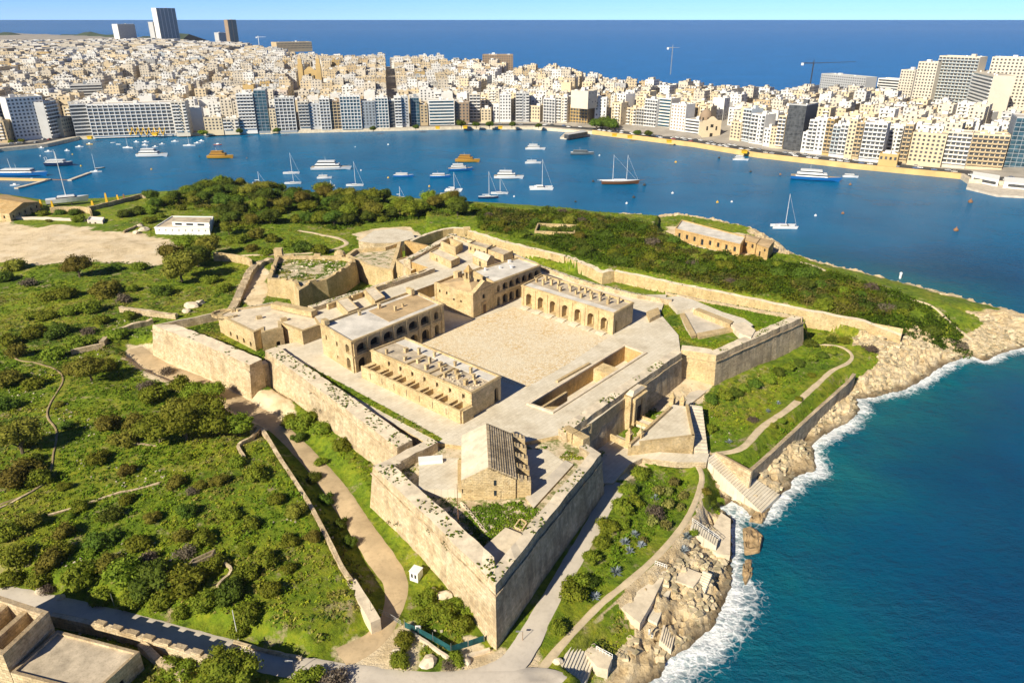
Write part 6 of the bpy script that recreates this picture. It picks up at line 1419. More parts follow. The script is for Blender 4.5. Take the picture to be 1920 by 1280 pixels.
# ---- ground by the bastion tip: fenced plot, cabin, gate, posts
wallrun('plot_wall', 'low pale wall round the fenced plot at the bastion tip', [(757,1182),(800,1204),(846,1232),(880,1221),(918,1208)], 8.0, None, .5, 'ramptop', 'wall', None, hgt=.7, jit=.04)
M['net'] = plain('blue-green netting', (.015, .085, .09), .7, .5, .8)
fpts = [(759,1176),(785,1188),(812,1202),(846,1222),(878,1212),(908,1202)]
for k in range(len(fpts)):
    c = G(*fpts[k]); q = MB(); q.tube((c.x, c.y, c.z), (c.x, c.y, c.z + 2.2), .05); tag(q.build('fence_post', M['metal']), 'thin metal fence post of the netted plot, %s from the left' % ORD[k], 'fence post', 'posts of the netted fence')
    if k < len(fpts) - 1:
        e = G(*fpts[k + 1]); q = MB(); d_ = (e - c).normalized() * .1; nn = Vector((-d_.y, d_.x, 0)).normalized() * .02
        q.prism([(c + d_ - nn).xy, (e - d_ - nn).xy, (e - d_ + nn).xy, (c + d_ + nn).xy], lambda p: Z(p.x, p.y) + .1, lambda p: Z(p.x, p.y) + 1.5); tag(q.build('fence_net', M['net']), 'blue-green fence netting at the bastion tip, %s panel from the left' % ORD[k], 'netting', 'netting panels at the bastion tip')
c = G(785,1182); q = MB(); q.box((c.x, c.y - .4, c.z + .9), (1.0, .05, .8)); tag(q.build('notice_board', M['white']), 'small white notice on the netted fence', 'sign')
c = G(781,1084); cb = thing('site_cabin', 'small white cabin with a window beside the dirt track', 'cabin', tuple(c))
q = MB(); q.box((c.x, c.y, c.z), (1.9, 1.9, 2.3), R(-25)); q.build('wall', M['white'], cb); q = MB(); q.box((c.x, c.y, c.z + 2.3), (2.1, 2.1, .12), R(-25)); q.build('roof', M['white'], cb)
for k in (-1, 1):
    o_ = Vector((-.45 * 1, -1.16)); a_ = R(-25); x_, y_ = (k * .4), -.97; q = MB(); q.box((c.x + x_ * math.cos(a_) - y_ * math.sin(a_), c.y + x_ * math.sin(a_) + y_ * math.cos(a_), c.z + .95), (.42, .05, .9), a_); q.build('window', M['glass'], cb)
def post(label, px, h, r=.07, mat='metal', arm=None):
    c = G(*px); o = thing('lamp_post' if arm else 'post', label, 'lamp post' if arm else 'post', tuple(c)); q = MB(); q.tube((c.x, c.y, c.z), (c.x, c.y, c.z + h), r, r * .7); q.build('shaft', M[mat], o)
    if arm: q = MB(); q.tube((c.x, c.y, c.z + h), (c.x + arm, c.y, c.z + h + .1), r * .7); q.box((c.x + arm, c.y, c.z + h - .05), (.7, .25, .15)); q.build('lamp_head', M['metal'], o)
post('thin pale pole at the end of the broad wall', (698,1168), 5.2); post('tall pale pole in the green slope above the road', (447,1198), 7.0, .09, 'white')
post('small pole by the road below the green slope', (214,1135), 3.0); post('dark lamp post beside the bottom road bend', (553,1262), 3.0, .08, 'iron', -1.0); post('rusty hooped sign post at the foot of the dark bastion face', (980,1200), 2.2, .06, 'rust', -.9)
c = P(860,992,15.9); fpz = thing('flagpole', 'bare flagpole standing on the front bastion', 'flagpole', tuple(c)); q = MB(); q.tube((c.x, c.y, c.z), (c.x, c.y, c.z + 11), .10, .05); q.build('pole', M['rust'], fpz); q = MB(); q.box((c.x, c.y, c.z), (.8, .8, .4)); q.build('foot', M['concrete'], fpz)
gt = thing('field_gate', 'open metal bar gate across the track below the broad wall', 'gate', tuple(G(720,1150)))
for (a, b_) in (((711,1150), (730,1158)), ((733,1160), (752,1172))):
    A, B = G(*a), G(*b_); q = MB()
    for hh in (.3, .75, 1.2): q.tube((A.x, A.y, A.z + hh), (B.x, B.y, B.z + hh), .04)
    for t in (0, .5, 1): e = A.lerp(B, t); q.tube(e, (e.x, e.y, e.z + 1.3), .05)
    q.build('gate_leaf', M['metal'], gt)
# boulders near the tip and in the fields
bm_ = bmesh.new(); bmesh.ops.create_icosphere(bm_, subdivisions=2, radius=1)
BOULD = []; BL = []
for k in range(4):
    b2 = bm_.copy(); r2 = random.Random(k)
    for v in b2.verts: v.co *= r2.uniform(.78, 1.12); v.co.z *= .7
    me = bpy.data.meshes.new('boulder'); b2.to_mesh(me); me.materials.append(M['ramptop']); BOULD.append(me)
for k, (px, s_) in enumerate((((833,1117), 1.6), ((812,1108), .9), ((745,1225), 1.2), ((802,1242), 1.7), ((875,1240), 1.0), ((1045,1240), 1.0), ((76,1107), 1.3), ((113,1120), 1.1), ((270,432), 3.0), ((255,437), 2.2), ((262,425), 2.0), ((480,585), 2.5), ((360,575), 3.0), ((375,570), 2.4), ((350,585), 2.0))):
    c = G(*px); o = link('boulder', BOULD[k % 4], None, (c.x, c.y, c.z + s_ * .1), k * 1.3, (s_, s_ * .8, s_ * .8)); nearby = 'by the bastion tip' if px[1] > 1060 and 700 < px[0] < 1100 else ('beside the bottom road' if px[1] > 1060 else ('in the rubble heap at the sandy field' if px[0] < 300 else 'on the bank above the left bastion'))
    BL.append((px[0], nearby, tag(o, 'x', 'boulder', 'boulders ' + nearby)))
for nb_ in set(b_[1] for b_ in BL):
    for k, b_ in enumerate(sorted([b_ for b_ in BL if b_[1] == nb_], key=lambda b_: b_[0])): b_[2]['label'] = 'pale limestone boulder %s, %s from the left' % (nb_, ORD[k])
# low rubble field walls on the green slope
for lab, pts_, h in (('pale rubble line across the middle of the green slope', [(90,965),(150,945),(200,930),(250,918),(300,908)], .6), ('short pale stone edge near the glossy tree clump', [(248,838),(270,838),(295,839)], .5), ('curved stone edge beside the dark hollow', [(285,1128),(300,1112),(318,1104)], .9), ('thin pale path edge at the far left of the slope', [(0,954),(40,934),(80,908)], .35), ('short sloping wall above the dark hollow', [(232,1062),(255,1048),(276,1038)], .6), ('crumbling pale bank at the hollow', [(405,1045),(425,1060),(435,1072),(420,1085),(408,1100)], 1.3), ('low stone edging under the flat green tree', [(338,752),(358,742),(374,734)], .8)):
    wallrun('rubble_wall', lab, pts_, 10, None, .5, 'rampart', 'wall', 'rubble walls on the green slope', hgt=h * .5, jit=.2)
fp = [Vector(q) for q in PP([(352,1062),(398,1042),(404,1030),(360,1050)], 11.5)]; house('ruined_hut', 'small brown ruined hut in the dark hollow', 'ruin', fp, 8.5, 11.8, {0: [(0, 3, []), (3, 5, [(4, .4, 10, 10.9, 0)]), (5, (fp[1] - fp[0]).length, [])]}, 'rampart_dark', 'ground', cornice=False)
wallrun('roadside_kerb', 'low stone edging above the bottom road below the slope', [(438,1200),(480,1212),(520,1222),(565,1230)], 8, None, .5, 'rampart', 'wall', None, hgt=.7)
# ---- sea front on the right: retaining wall, steps, terraces, inlet
wallrun('sea_wall', 'long stone retaining wall between the garden and the shore rocks', [(1408,880),(1440,852),(1480,815),(1520,778),(1560,742),(1590,715),(1602,700)], 6.9, 1.0, 1.0, 'rampart_dark', 'wall', None, jit=.08)
stp = thing('broad_steps', 'broad flight of shallow stone steps running down to the sea', 'steps', tuple(P(1360,900,4)))
a0, a1, b0, b1_ = P(1322,862,7.4), P(1340,850,7.4), P(1428,962,1.0), P(1462,928,1.0)
for k in range(26):
    t0, t1 = k / 26, (k + 1) / 26; q = MB(); A, B, C, D = a0.lerp(b0, t0), a0.lerp(b0, t1), a1.lerp(b1_, t1), a1.lerp(b1_, t0); zz = 7.5 + (1.1 - 7.5) * t0
    q.prism([A.xy, B.xy, C.xy, D.xy], -1.5, zz + (.0 if k not in (12, 13) else .0)); q.build('step', M['paving'], stp)
q = MB(); e0, e1 = P(1341,849,8), P(1408,886,8); dd_ = (e1 - e0).xy.normalized(); nn = Vector((-dd_.y, dd_.x)) * .7; q.prism([e0.xy, e1.xy, e1.xy + nn, e0.xy + nn], 3, lambda p: 8.3); q.build('side_wall', M['rampart'], stp)
# concrete bathing terraces
for lab, px, z, z0_, mt in (('square concrete bathing terrace with steps above the rocks', [(1253,1070),(1272,1058),(1318,1075),(1300,1100),(1258,1085)], 4.4, 1.0, 'ramptop'),
                            ('large pale stone terrace by the path', [(1160,1135),(1195,1082),(1230,1060),(1250,1072),(1222,1130),(1200,1168)], 5.6, 2.0, 'ramptop'),
                            ('narrow lower terrace beside the large pale one', [(1222,1130),(1246,1090),(1262,1098),(1248,1130),(1232,1168),(1215,1160)], 4.0, 1.0, 'paving'),
                            ('long flat slab beside the inlet', [(1318,1020),(1352,960),(1370,972),(1369,1040),(1345,1038)], 3.2, -1.0, 'ramptop'),
                            ('terrace block at the bottom below the path', [(1076,1200),(1096,1190),(1148,1232),(1140,1254),(1120,1250)], 5.4, 2.0, 'ramptop')):
    cp_ = (sum(p[0] for p in px) / len(px), sum(p[1] for p in px) / len(px)); z = min(z, G(*cp_, 4).z + .9)
    q = MB(); q.prism(PP(px, z), z0_ - 1, z); tag(q.build('bathing_terrace', M[mt]), lab, 'terrace', 'bathing terraces on the shore')
def stair(label, a, b, w, z0_, z1_, n, mat='paving', name='steps'):
    A, B = P(*a, z0_), P(*b, z1_); d = (B - A).xy; dn = d.normalized(); nn = Vector((-dn.y, dn.x)) * w / 2; root = thing(name, label, 'steps', tuple(B))
    for k in range(n):
        p0, p1 = A.xy + d * k / n, A.xy + d * (k + 1) / n; q = MB(); q.prism([p0 - nn, p1 - nn, p1 + nn, p0 + nn], min(z0_, z1_) - 1, z0_ + (z1_ - z0_) * k / n); q.build('step', M[mat], root)
    return root
stair('railed steps from the path down to the inlet', (1296,984), (1345,1018), 2.6, 6.6, 3.6, 12); stair('narrow steps beside the square bathing terrace', (1327,1072), (1310,1114), 2.0, 5.0, 2.0, 10)
stair('wide slatted steps at the bottom beside the path', (1060,1225), (1105,1262), 6.0, 6.2, 3.4, 9); stair('steep slatted steps at the bottom edge', (1035,1240), (1060,1290), 3.0, 6.2, 3.0, 10); stair('rock-cut steps below the lower terrace', (1240,1185), (1262,1205), 4, 3.4, 1.6, 6, 'ramptop')
for lab, pts_, z in (('metal handrail of the steps to the inlet', [(1298,978),(1348,1012)], 6.6), ('metal handrail of the large pale terrace', [(1228,1058),(1250,1066)], 6.6), ('white handrail on the terrace block at the bottom', [(1118,1218),(1148,1234)], 5.4)):
    q = MB(); A, B = P(*pts_[0], z), P(*pts_[1], z - (2.6 if 'inlet' in lab else 0))
    for hh in (.5, 1.0): q.tube((A.x, A.y, A.z + hh), (B.x, B.y, B.z + hh), .05)
    for k in range(6): e = A.lerp(B, k / 5); q.tube(e, (e.x, e.y, e.z + 1.05), .05)
    tag(q.build('handrail', M['white']), lab, 'handrail', 'handrails on the shore')
# islet rocks beside the inlet
for lab, px, h in (('dark wet rock islet beside the inlet', [(1392,988),(1410,985),(1432,1002),(1425,1035),(1396,1040)], 1.8), ('low wave-washed rock at the mouth of the inlet', [(1393,1048),(1410,1045),(1412,1075),(1398,1096),(1392,1080)], .9), ('jagged rock at the end of the broad steps', [(1412,960),(1440,962),(1430,978),(1405,975)], 1.2)):
    p = [Vector(q) for q in PP(px, .5)]; c = sum(p, Vector((0, 0))) / len(p); bm = bmesh.new(); bmesh.ops.create_icosphere(bm, subdivisions=4, radius=1); rx = max((q - c).length for q in p)
    for v in bm.verts:
        t = math.atan2(v.co.y, v.co.x); best = 1e9
        rr = 0
        for i in range(len(p)):
            a, b_ = p[i] - c, p[(i + 1) % len(p)] - c; det = math.cos(t) * (b_.y - a.y) - math.sin(t) * (b_.x - a.x)
            if abs(det) > 1e-6:
                s_ = (a.x * (b_.y - a.y) - a.y * (b_.x - a.x)) / det; u_ = (a.x * math.sin(t) - a.y * math.cos(t)) / det
                if s_ > 0 and -.01 <= u_ <= 1.01: rr = max(rr, s_)
        f = math.hypot(v.co.x, v.co.y); nz_ = float(fbm(np.array([v.co.x * 2.3 + c.x]), np.array([v.co.y * 2.3 + v.co.z]), 3, 3)[0])
        v.co = Vector((math.cos(t) * rr * f, math.sin(t) * rr * f, min(v.co.z, .55) * h * (1 + nz_) + nz_ * 2.2))
    me = bpy.data.meshes.new('shore_rock'); bm.to_mesh(me); me.materials.append(M['wetrock'] if 'wetrock' in M else M.setdefault('wetrock', plain('wet rock', (.34, .24, .13), .6, .5, .7, fine=1.8, bmp=.8))); tag(link('shore_rock', me, None, (c.x, c.y, 0)), lab, 'rock', 'rocks in the surf')
# park bits: path stones, shed by the far shore cars
for k, px in enumerate(((1378,462),(1384,466),(1390,462),(1396,468))):
    c = G(*px, 4); me_, cn = car_me[(0, 2, 0, 4)[k]]; tag(link('parked_car', me_, None, (c.x, c.y, c.z + .05), k * .4), '%s car parked beside the ochre pair of houses, %s from the left' % (cn, ORD[k]), 'car', 'cars by the shore houses')
slab('shore_yard', [(1270,445),(1300,440),(1390,468),(1392,480),(1360,478),(1300,462)], 4.6, 2, 'concrete')
c = G(1686,528, 1.5); q = MB(); q.tube((c.x, c.y, 0), (c.x, c.y, 2.4), .5, .5, 8); q.lathe((c.x, c.y, 2.4), [(.7, 0), (.7, .2), (.2, .7)], 8); tag(q.build('beacon', M['white']), 'small white beacon standing on the far shore edge', 'beacon')
# two walkers on the bathing rocks
def person(label, px, z, shirt, trousers, rz):
    c = P(*px, z); root = thing('person', label, 'person', tuple(c), None, rz); me = bpy.data.meshes.new('body')
    J = {'pel': (0, 0, .95), 'ch': (0, 0, 1.3), 'nk': (0, 0, 1.5), 'hd': (0, 0, 1.62), 'tp': (0, .0, 1.74), 'ls': (-.19, 0, 1.43), 'le': (-.25, .02, 1.15), 'lh': (-.24, -.08, .9), 'rs': (.19, 0, 1.43), 're': (.25, .02, 1.15), 'rh': (.24, -.08, .9), 'lk': (-.1, -.06, .5), 'lf': (-.1, .03, .05), 'rk': (.1, .06, .5), 'rf': (.1, .12, .05)}
    n = list(J); ed = [('pel', 'ch'), ('ch', 'nk'), ('nk', 'hd'), ('hd', 'tp'), ('nk', 'ls'), ('ls', 'le'), ('le', 'lh'), ('nk', 'rs'), ('rs', 're'), ('re', 'rh'), ('pel', 'lk'), ('lk', 'lf'), ('pel', 'rk'), ('rk', 'rf')]
    me.from_pydata([J[k] for k in n], [(n.index(a), n.index(b_)) for a, b_ in ed], []); o = link('body', me, root); me.materials.append(shirt)
    sk = o.modifiers.new('skin', 'SKIN'); rad = {'pel': .16, 'ch': .17, 'nk': .07, 'hd': .1, 'tp': .08, 'ls': .07, 'le': .05, 'lh': .04, 'rs': .07, 're': .05, 'rh': .04, 'lk': .075, 'lf': .05, 'rk': .075, 'rf': .05}
    for i, k in enumerate(n): me.skin_vertices[0].data[i].radius = (rad[k], rad[k])
    me.skin_vertices[0].data[0].use_root = True; o.modifiers.new('sub', 'SUBSURF').levels = 1
    q = MB(); q.lathe((0, 0, 1.6), [(.115, 0), (.125, .08), (.1, .16), (.03, .2)], 8); link('hair', q.mesh('hair', M['shutter']), root)
    q = MB()
    for k in (-1, 1): q.tube((k * .1, 0, .95), (k * .1, k * .05, .12), .11, .075, 8)
    q.tube((0, 0, .85), (0, 0, 1.05), .18, .17, 8); link('trousers', q.mesh('trousers', trousers), root)
person('person in pale clothes standing on the shore rocks below the terraces', (1217,1190), 3.6, M['white'], M['c_blue'], .6); person('person in dark clothes beside the one in pale clothes', (1222,1196), 3.4, M['c_dark'], M['c_white'], -.4)
# ================================================================== BOATS
def pmat(name, c, r=.35):
    m_, nt_, b_ = newmat(name, r); b_.inputs['Base Color'].default_value = (*c, 1); b_.inputs['Specular IOR Level'].default_value = .4; return m_
M['gel'] = pmat('white gelcoat', (.74, .75, .75)); M['navy'] = pmat('navy hull', (.01, .03, .09)); M['bluehull'] = pmat('blue hull', (.01, .14, .42)); M['goldhull'] = pmat('golden hull', (.48, .25, .03)); M['wood'] = pmat('varnished wood', (.16, .07, .03), .5)
M['greyhull'] = pmat('grey hull', (.13, .16, .18)); M['deck'] = plain('teak deck', (.42, .33, .22), .8, .1); M['sailcover'] = pmat('blue sail cover', (.02, .06, .22), .7); M['cabglass'] = glass('cabin glass', (.012, .016, .02), .15); M['redhull'] = pmat('red hull', (.35, .03, .02))
def hull_mb(L, B, H, bow=1.0, stern=.75, x0=0, y0=0, z0=-.3, flare=.8):
    mb = MB(); st = 9; secs = []
    for i in range(st):
        t = i / (st - 1); w = (stern + (1 - stern) * min(1, t / .4)) if t < .4 else max(.0, 1 - ((t - .4) / .6) ** 2.1 * bow); w *= B / 2
        sh = H * (1 + .28 * max(0, t - .45) ** 1.3); x = x0 - L / 2 + L * t; rk = .06 * L * (t ** 4)
        secs.append([(x + rk, y0 - w, z0 + sh), (x + rk * .3, y0 - w * flare, z0 + sh * .3), (x, y0, z0 - .1), (x + rk * .3, y0 + w * flare, z0 + sh * .3), (x + rk, y0 + w, z0 + sh)])
    for a, b_ in zip(secs, secs[1:]):
        for k in range(4): mb.face([a[k], a[k + 1], b_[k + 1], b_[k]], 0)
        mb.face([a[4], a[0], b_[0], b_[4]], 1)
    mb.face(secs[0][::-1], 0); return mb
def boat(name, label, cat, px, w_px, rz, group):
    c = P(px[0], px[1], 0); L = w_px / ppm(c.x, c.y, 0) / max(.35, abs(math.cos(rz))); o = thing(name, label, cat, (c.x, c.y, 0), group, rz); return o, L
def prt(root, nm, mb, mats, smooth=False): return link(nm, mb.mesh(nm, mats, (0, 0, 0), smooth), root)
GB = 'boats moored in the harbour'
def sail(label, px, w, mast_top, rz=0.1, hullm='gel', two=False, cata=False):
    o, L = boat('sailing_catamaran' if cata else 'sailing_boat', label, 'sailing boat', px, w, rz, GB); c = o.location
    zt = 6.0
    while Q(c.x, c.y, zt)[1] > mast_top and zt < 34: zt += .3
    if cata:
        for s_ in (-1, 1): prt(o, 'hull', hull_mb(L, L * .13, L * .1 + .4, 1, .8, 0, s_ * L * .19), [M[hullm], M['gel']])
        q = MB(); q.box((-L * .05, 0, L * .06), (L * .62, L * .40, L * .05)); prt(o, 'bridge_deck', q, M['gel']); q = MB(); q.box((-L * .05, 0, L * .11), (L * .36, L * .30, L * .07), top=.8); cb_ = prt(o, 'cabin', q, M['gel'])
        q = MB(); q.box((-L * .02, 0, L * .125), (L * .355, L * .31, L * .03)); prt(cb_, 'cabin_window', q, M['cabglass'])
    else:
        prt(o, 'hull', hull_mb(L, L * .29, L * .09 + .5), [M[hullm], M['gel']]); q = MB(); q.box((0, 0, L * .07 + .2), (L * .4, L * .15, L * .045 + .2), top=.75); cb_ = prt(o, 'cabin', q, M['gel']); q = MB(); q.box((.0, 0, L * .085 + .3), (L * .34, L * .152, .25)); prt(cb_, 'cabin_window', q, M['cabglass'])
    for i, mx in enumerate((.18, -.2) if two else (.06,)):
        q = MB(); q.tube((L * mx, 0, .5), (L * mx, 0, zt), .16, .10, 5); ms = prt(o, 'mast', q, M['gel'])
        q = MB(); q.tube((L * mx, 0, 2.2 + L * .03), (L * mx - L * .36, 0, 2.2 + L * .03), .22, .2, 5); prt(ms, 'boom', q, M['sailcover' if rnd.random() < .5 else 'gel'])
        q = MB(); q.tube((L * mx, 0, zt * .98), (L * .53, 0, 1.1), .05, .05, 3); prt(ms, 'forestay', q, M['gel'])
        q = MB(); q.tube((L * mx, -L * .1, zt * .6), (L * mx, L * .1, zt * .6), .05, .05, 3); prt(ms, 'spreader', q, M['gel'])
    return o
def motor(label, px, w, rz=0.0, hullm='gel', decks=2, name='motor_yacht', cat='motor yacht', top='gel', mast=True, beam=.27, low=.1):
    o, L = boat(name, label, cat, px, w, rz, GB); H = L * low + .5; prt(o, 'hull', hull_mb(L, L * beam, H, 1, .88), [M[hullm], M['deck' if decks > 1 else 'gel']])
    z = H - .35; l = L * .66; x = -L * .07
    for k in range(decks):
        h = max(1.3, min(2.3, L * .085)); q = MB(); q.box((x, 0, z), (l, L * beam * (.78 - .1 * k), h), top=.93); cb_ = prt(o, 'cabin', q, M[top])
        q = MB(); q.box((x, 0, z + h * .4), (l * .97, L * beam * (.785 - .1 * k), h * .34)); prt(cb_, 'cabin_window', q, M['cabglass'])
        z += h; l *= .72; x -= L * .02
        q = MB(); q.box((x + L * .02, 0, z), (l * 1.25, L * beam * (.78 - .1 * k), .14)); prt(cb_, 'deck_roof', q, M[top])
    if mast: q = MB(); q.tube((x, 0, z), (x - .3, 0, z + L * .09 + .8), .09, .05, 4); q.tube((x - .2, -.9, z + L * .06), (x - .2, .9, z + L * .06), .06, .06, 4); prt(o, 'radar_mast', q, M['gel'])
    q = MB(); q.tube((L * .45, 0, H + L * .01), (L * .53, 0, H + L * .05), .05); q.tube((-L * .45, -L * beam * .4, H), (-L * .45, L * beam * .4, H), .05); prt(o, 'rail', q, M['metal'])
    return o
def small(label, px, w, rz=0.0, hullm='gel', cab=True):
    o, L = boat('small_boat', label, 'boat', px, w, rz, 'small boats near the left quay'); L = max(L, 4.5); prt(o, 'hull', hull_mb(L, L * .33, L * .09 + .35), [M[hullm], M['gel']])
    if cab: q = MB(); q.box((L * .02, 0, .5), (L * .34, L * .22, 1.1), top=.8); prt(o, 'cabin', q, M['gel'])
    return o
sail('white sailing boat at the left of the middle cluster, taller mast', (546,326), 29, 287, .05); sail('white sailing boat just below the taller-masted one', (549,345), 29, 322, 0.1)
sail('small white sailing boat nearest the left trees', (485,344), 22, 322, .1); sail('white sailing boat with raked forestay right of the grey passenger ship', (665,349), 31, 303, .02)
sail('white sailing boat lowest of the middle cluster', (620,360), 26, 338, -.15); sail('tiny white sailing boat close to the pink hut', (749,371), 17, 350, .05)
sail('slim sailing boat with dark hull by the wooded shore', (915,372), 36, 322, 0.0, 'navy'); sail('white sailing boat just right of the slim dark-hulled one', (936,364), 31, 332, -.05)
sail('white sailing catamaran beside the white motor catamaran', (850,358), 30, 323, -.1, cata=True); sail('large white sailing catamaran in the middle of the harbour', (1014,355), 42, 299, .05, cata=True)
sail('white sailing catamaran alone off the waterside house', (1469,427), 44, 364, -.05, cata=True)
motor('white motor cruiser in the middle cluster', (608,335), 26, .1, decks=1); motor('white motor cruiser below the first cruiser of the cluster', (616,350), 22, .1, decks=1)
motor('long white motor yacht in the left part of the harbour', (285,294), 54, .05, decks=2); motor('large white passenger ship with a mast, left of centre', (620,318), 71, .06, decks=2, name='passenger_ship', cat='ship', low=.07)
motor('white two-decked harbour ferry in the middle', (953,335), 53, -.05, decks=2, name='harbour_ferry', cat='ferry'); motor('blue and white tour boat left of the golden boat', (756,332), 36, .0, 'bluehull', 1, 'tour_boat', 'tour boat')
motor('pale blue and white tour boat right of the first tour boat', (825,333), 37, .05, 'bluehull', 1, 'tour_boat', 'tour boat'); motor('blue and white tour boat below the golden boat', (863,320), 44, .1, 'bluehull', 2, 'tour_boat', 'tour boat', beam=.3)
motor('white motor catamaran by the wooded shore', (838,370), 33, -.05, decks=1, beam=.42); motor('white motor yacht nearest the grey jetty', (1003,281), 36, -.05); motor('white motor yacht covered with a tarpaulin below the jetty', (999,307), 29, .05, decks=1)
motor('grey motor yacht with dark hull right of the jetty', (1091,290), 42, -.05, 'greyhull', 1, top='greyhull'); motor('white motor cruiser near the golden sea wall', (1388,301), 27, -.15, decks=2)
motor('golden two-decked tour boat in the middle of the harbour', (876,304), 44, -.1, 'goldhull', 2, 'tour_boat', 'tour boat', 'goldhull', beam=.3, low=.12); motor('golden two-decked tour boat in the left part of the harbour', (413,297), 46, .0, 'goldhull', 2, 'tour_boat', 'tour boat', 'goldhull', beam=.3, low=.12)
motor('blue and white passenger ferry below the right waterfront', (1527,338), 80, -.35, 'bluehull', 2, 'harbour_ferry', 'ferry', low=.08); motor('white speedboat beside the blue and white ferry', (1594,333), 26, -.2, decks=1, mast=False)
# two-masted wooden schooner
o = sail('two-masted wooden schooner moored right of the middle', (1162,345), 68, 291, .02, 'wood', True); L = 68 / ppm(*o.location)
q = MB(); q.tube((L * .5, 0, 2.2), (L * .70, 0, 3.4), .22, .1, 5); prt(o, 'bowsprit', q, M['wood']); q = MB(); q.tube((-L * .5, 0, 2.6), (-L * .62, 0, 2.9), .2, .1, 5); prt(o, 'stern_boom', q, M['gel'])
# trawler, work boat, yard catamaran
o = motor('white trawler with dark blue hull near the left quay', (111,311), 48, .05, 'navy', 1, 'trawler', 'trawler', beam=.32, low=.14); L = 48 / ppm(*o.location)
q = MB(); q.tube((-L * .05, 0, 3), (-L * .08, 0, 13), .25, .15, 5); prt(o, 'mast', q, M['gel']); q = MB(); q.tube((-L * .42, -1.5, 3), (-L * .46, -1.5, 7), .2); q.tube((-L * .42, 1.5, 3), (-L * .46, 1.5, 7), .2); q.tube((-L * .46, -1.5, 7), (-L * .46, 1.5, 7), .2); prt(o, 'gantry', q, M['gel'])
o = motor('long blue work boat tied to the jetty at the left edge', (42,330), 88, .02, 'bluehull', 1, 'work_boat', 'work boat', beam=.2, low=.08); L = 88 / ppm(*o.location)
q = MB(); q.tube((-L * .2, 0, 4), (-L * .22, 0, 13), .2, .1, 5); prt(o, 'mast', q, M['gel'])
# big sailing yacht ashore
c = G(128,386,3); yr = thing('yacht_ashore', 'big grey-white sailing yacht standing ashore in the boatyard', 'sailing yacht', (c.x, c.y, c.z + 1.2), None, R(28)); L = 60 / ppm(c.x, c.y, 3) / .9
prt(yr, 'hull', hull_mb(L, L * .28, L * .16, 1, .85, 0, 0, 0), [M['gel'], M['gel']]); q = MB(); q.box((0, 0, L * .15), (L * .5, L * .2, L * .07), top=.8); prt(yr, 'cabin', q, M['gel']); q = MB(); q.box((0, 0, L * .16), (L * .49, L * .203, L * .03)); prt(yr, 'cabin_window', q, M['cabglass'])
q = MB(); q.tube((0, 0, 3), (0, 0, 30), .22, .14, 6); prt(yr, 'mast', q, M['gel']); q = MB()
for s_ in (-1, 1):
    for x in (-.25, .1): q.tube((L * x, s_ * L * .1, -1.3), (L * x, s_ * L * .06, 1.2), .18)
prt(yr, 'cradle', q, M['iron'])
motor('small white motor boat ashore beside the big yacht', (168,386), 26, .2, decks=1)
# boats along the left quay
for k, (x, y, w, hm) in enumerate(((78,278,10,'gel'),(91,285,13,'gel'),(126,283,10,'gel'),(149,276,14,'gel'),(168,271,12,'yellow'),(212,268,8,'gel'),(222,271,8,'gel'),(240,278,19,'gel'),(256,267,10,'gel'),(273,267,12,'gel'),(272,273,12,'gel'),(291,276,10,'gel'),(304,271,10,'gel'),(355,274,22,'gel'),(370,269,12,'gel'),(328,266,13,'gel'),(378,265,10,'gel'),(408,272,14,'redhull'))):
    o = small('small %s boat off the left quay, %s from the left' % ({'gel': 'white', 'yellow': 'yellow', 'redhull': 'dark red'}[hm], ORD[k]), (x, y), w, rnd.uniform(-.3, .3), hm, w > 9)
    if k in (7, 13): q = MB(); q.tube((0, 0, .5), (0, 0, 11), .12, .08, 4); prt(o, 'mast', q, M['gel'])
# jetties, floating raft, buoys
def jetty(label, px, w, z=.9, mat='concrete'):
    q = MB(); p = [P(*a, z).xy for a in px]
    for a, b_ in zip(p, p[1:]):
        d = (b_ - a).normalized(); n = Vector((-d.y, d.x)) * w / 2; q.prism([a - n, b_ - n, b_ + n, a + n], -.8, z)
    return tag(q.build('jetty', M[mat]), label, 'jetty', 'jetties of the left harbour')
jetty('ochre-edged jetty behind the blue work boat', [(-40,333),(88,336)], 4.0, 1.2, 'quaywall'); jetty('grey pontoon slanting from the yard to the jetty end', [(30,352),(62,344),(92,335)], 3.5); jetty('low chain of floats between the two pontoons', [(94,336),(128,337)], 1.0, .4, 'rust'); jetty('long grey floating pontoon reaching out to the moored boat', [(130,337),(168,323)], 3.0)
o = small('white boat moored at the end of the long floating pontoon', (180,323), 20, .1); q = MB(); q.tube((0, 0, .5), (0, 0, 14), .12, .08, 4); prt(o, 'mast', q, M['gel']); small('brown boat beyond the end of the floating pontoon', (187,316), 14, .5, 'wood', False)
small('small boat tied to the slanting pontoon', (60,338), 12, .3); small('white boat moored inside the slanting pontoon', (28,348), 16, .1)
q = MB(); p = [P(*a, .5).xy for a in ((374,345),(386,346),(391,340),(379,339))]; q.prism(p, -.2, .5); tag(q.build('raft', M['gel']), 'square white bathing raft off the wooded shore', 'raft')
bz = []
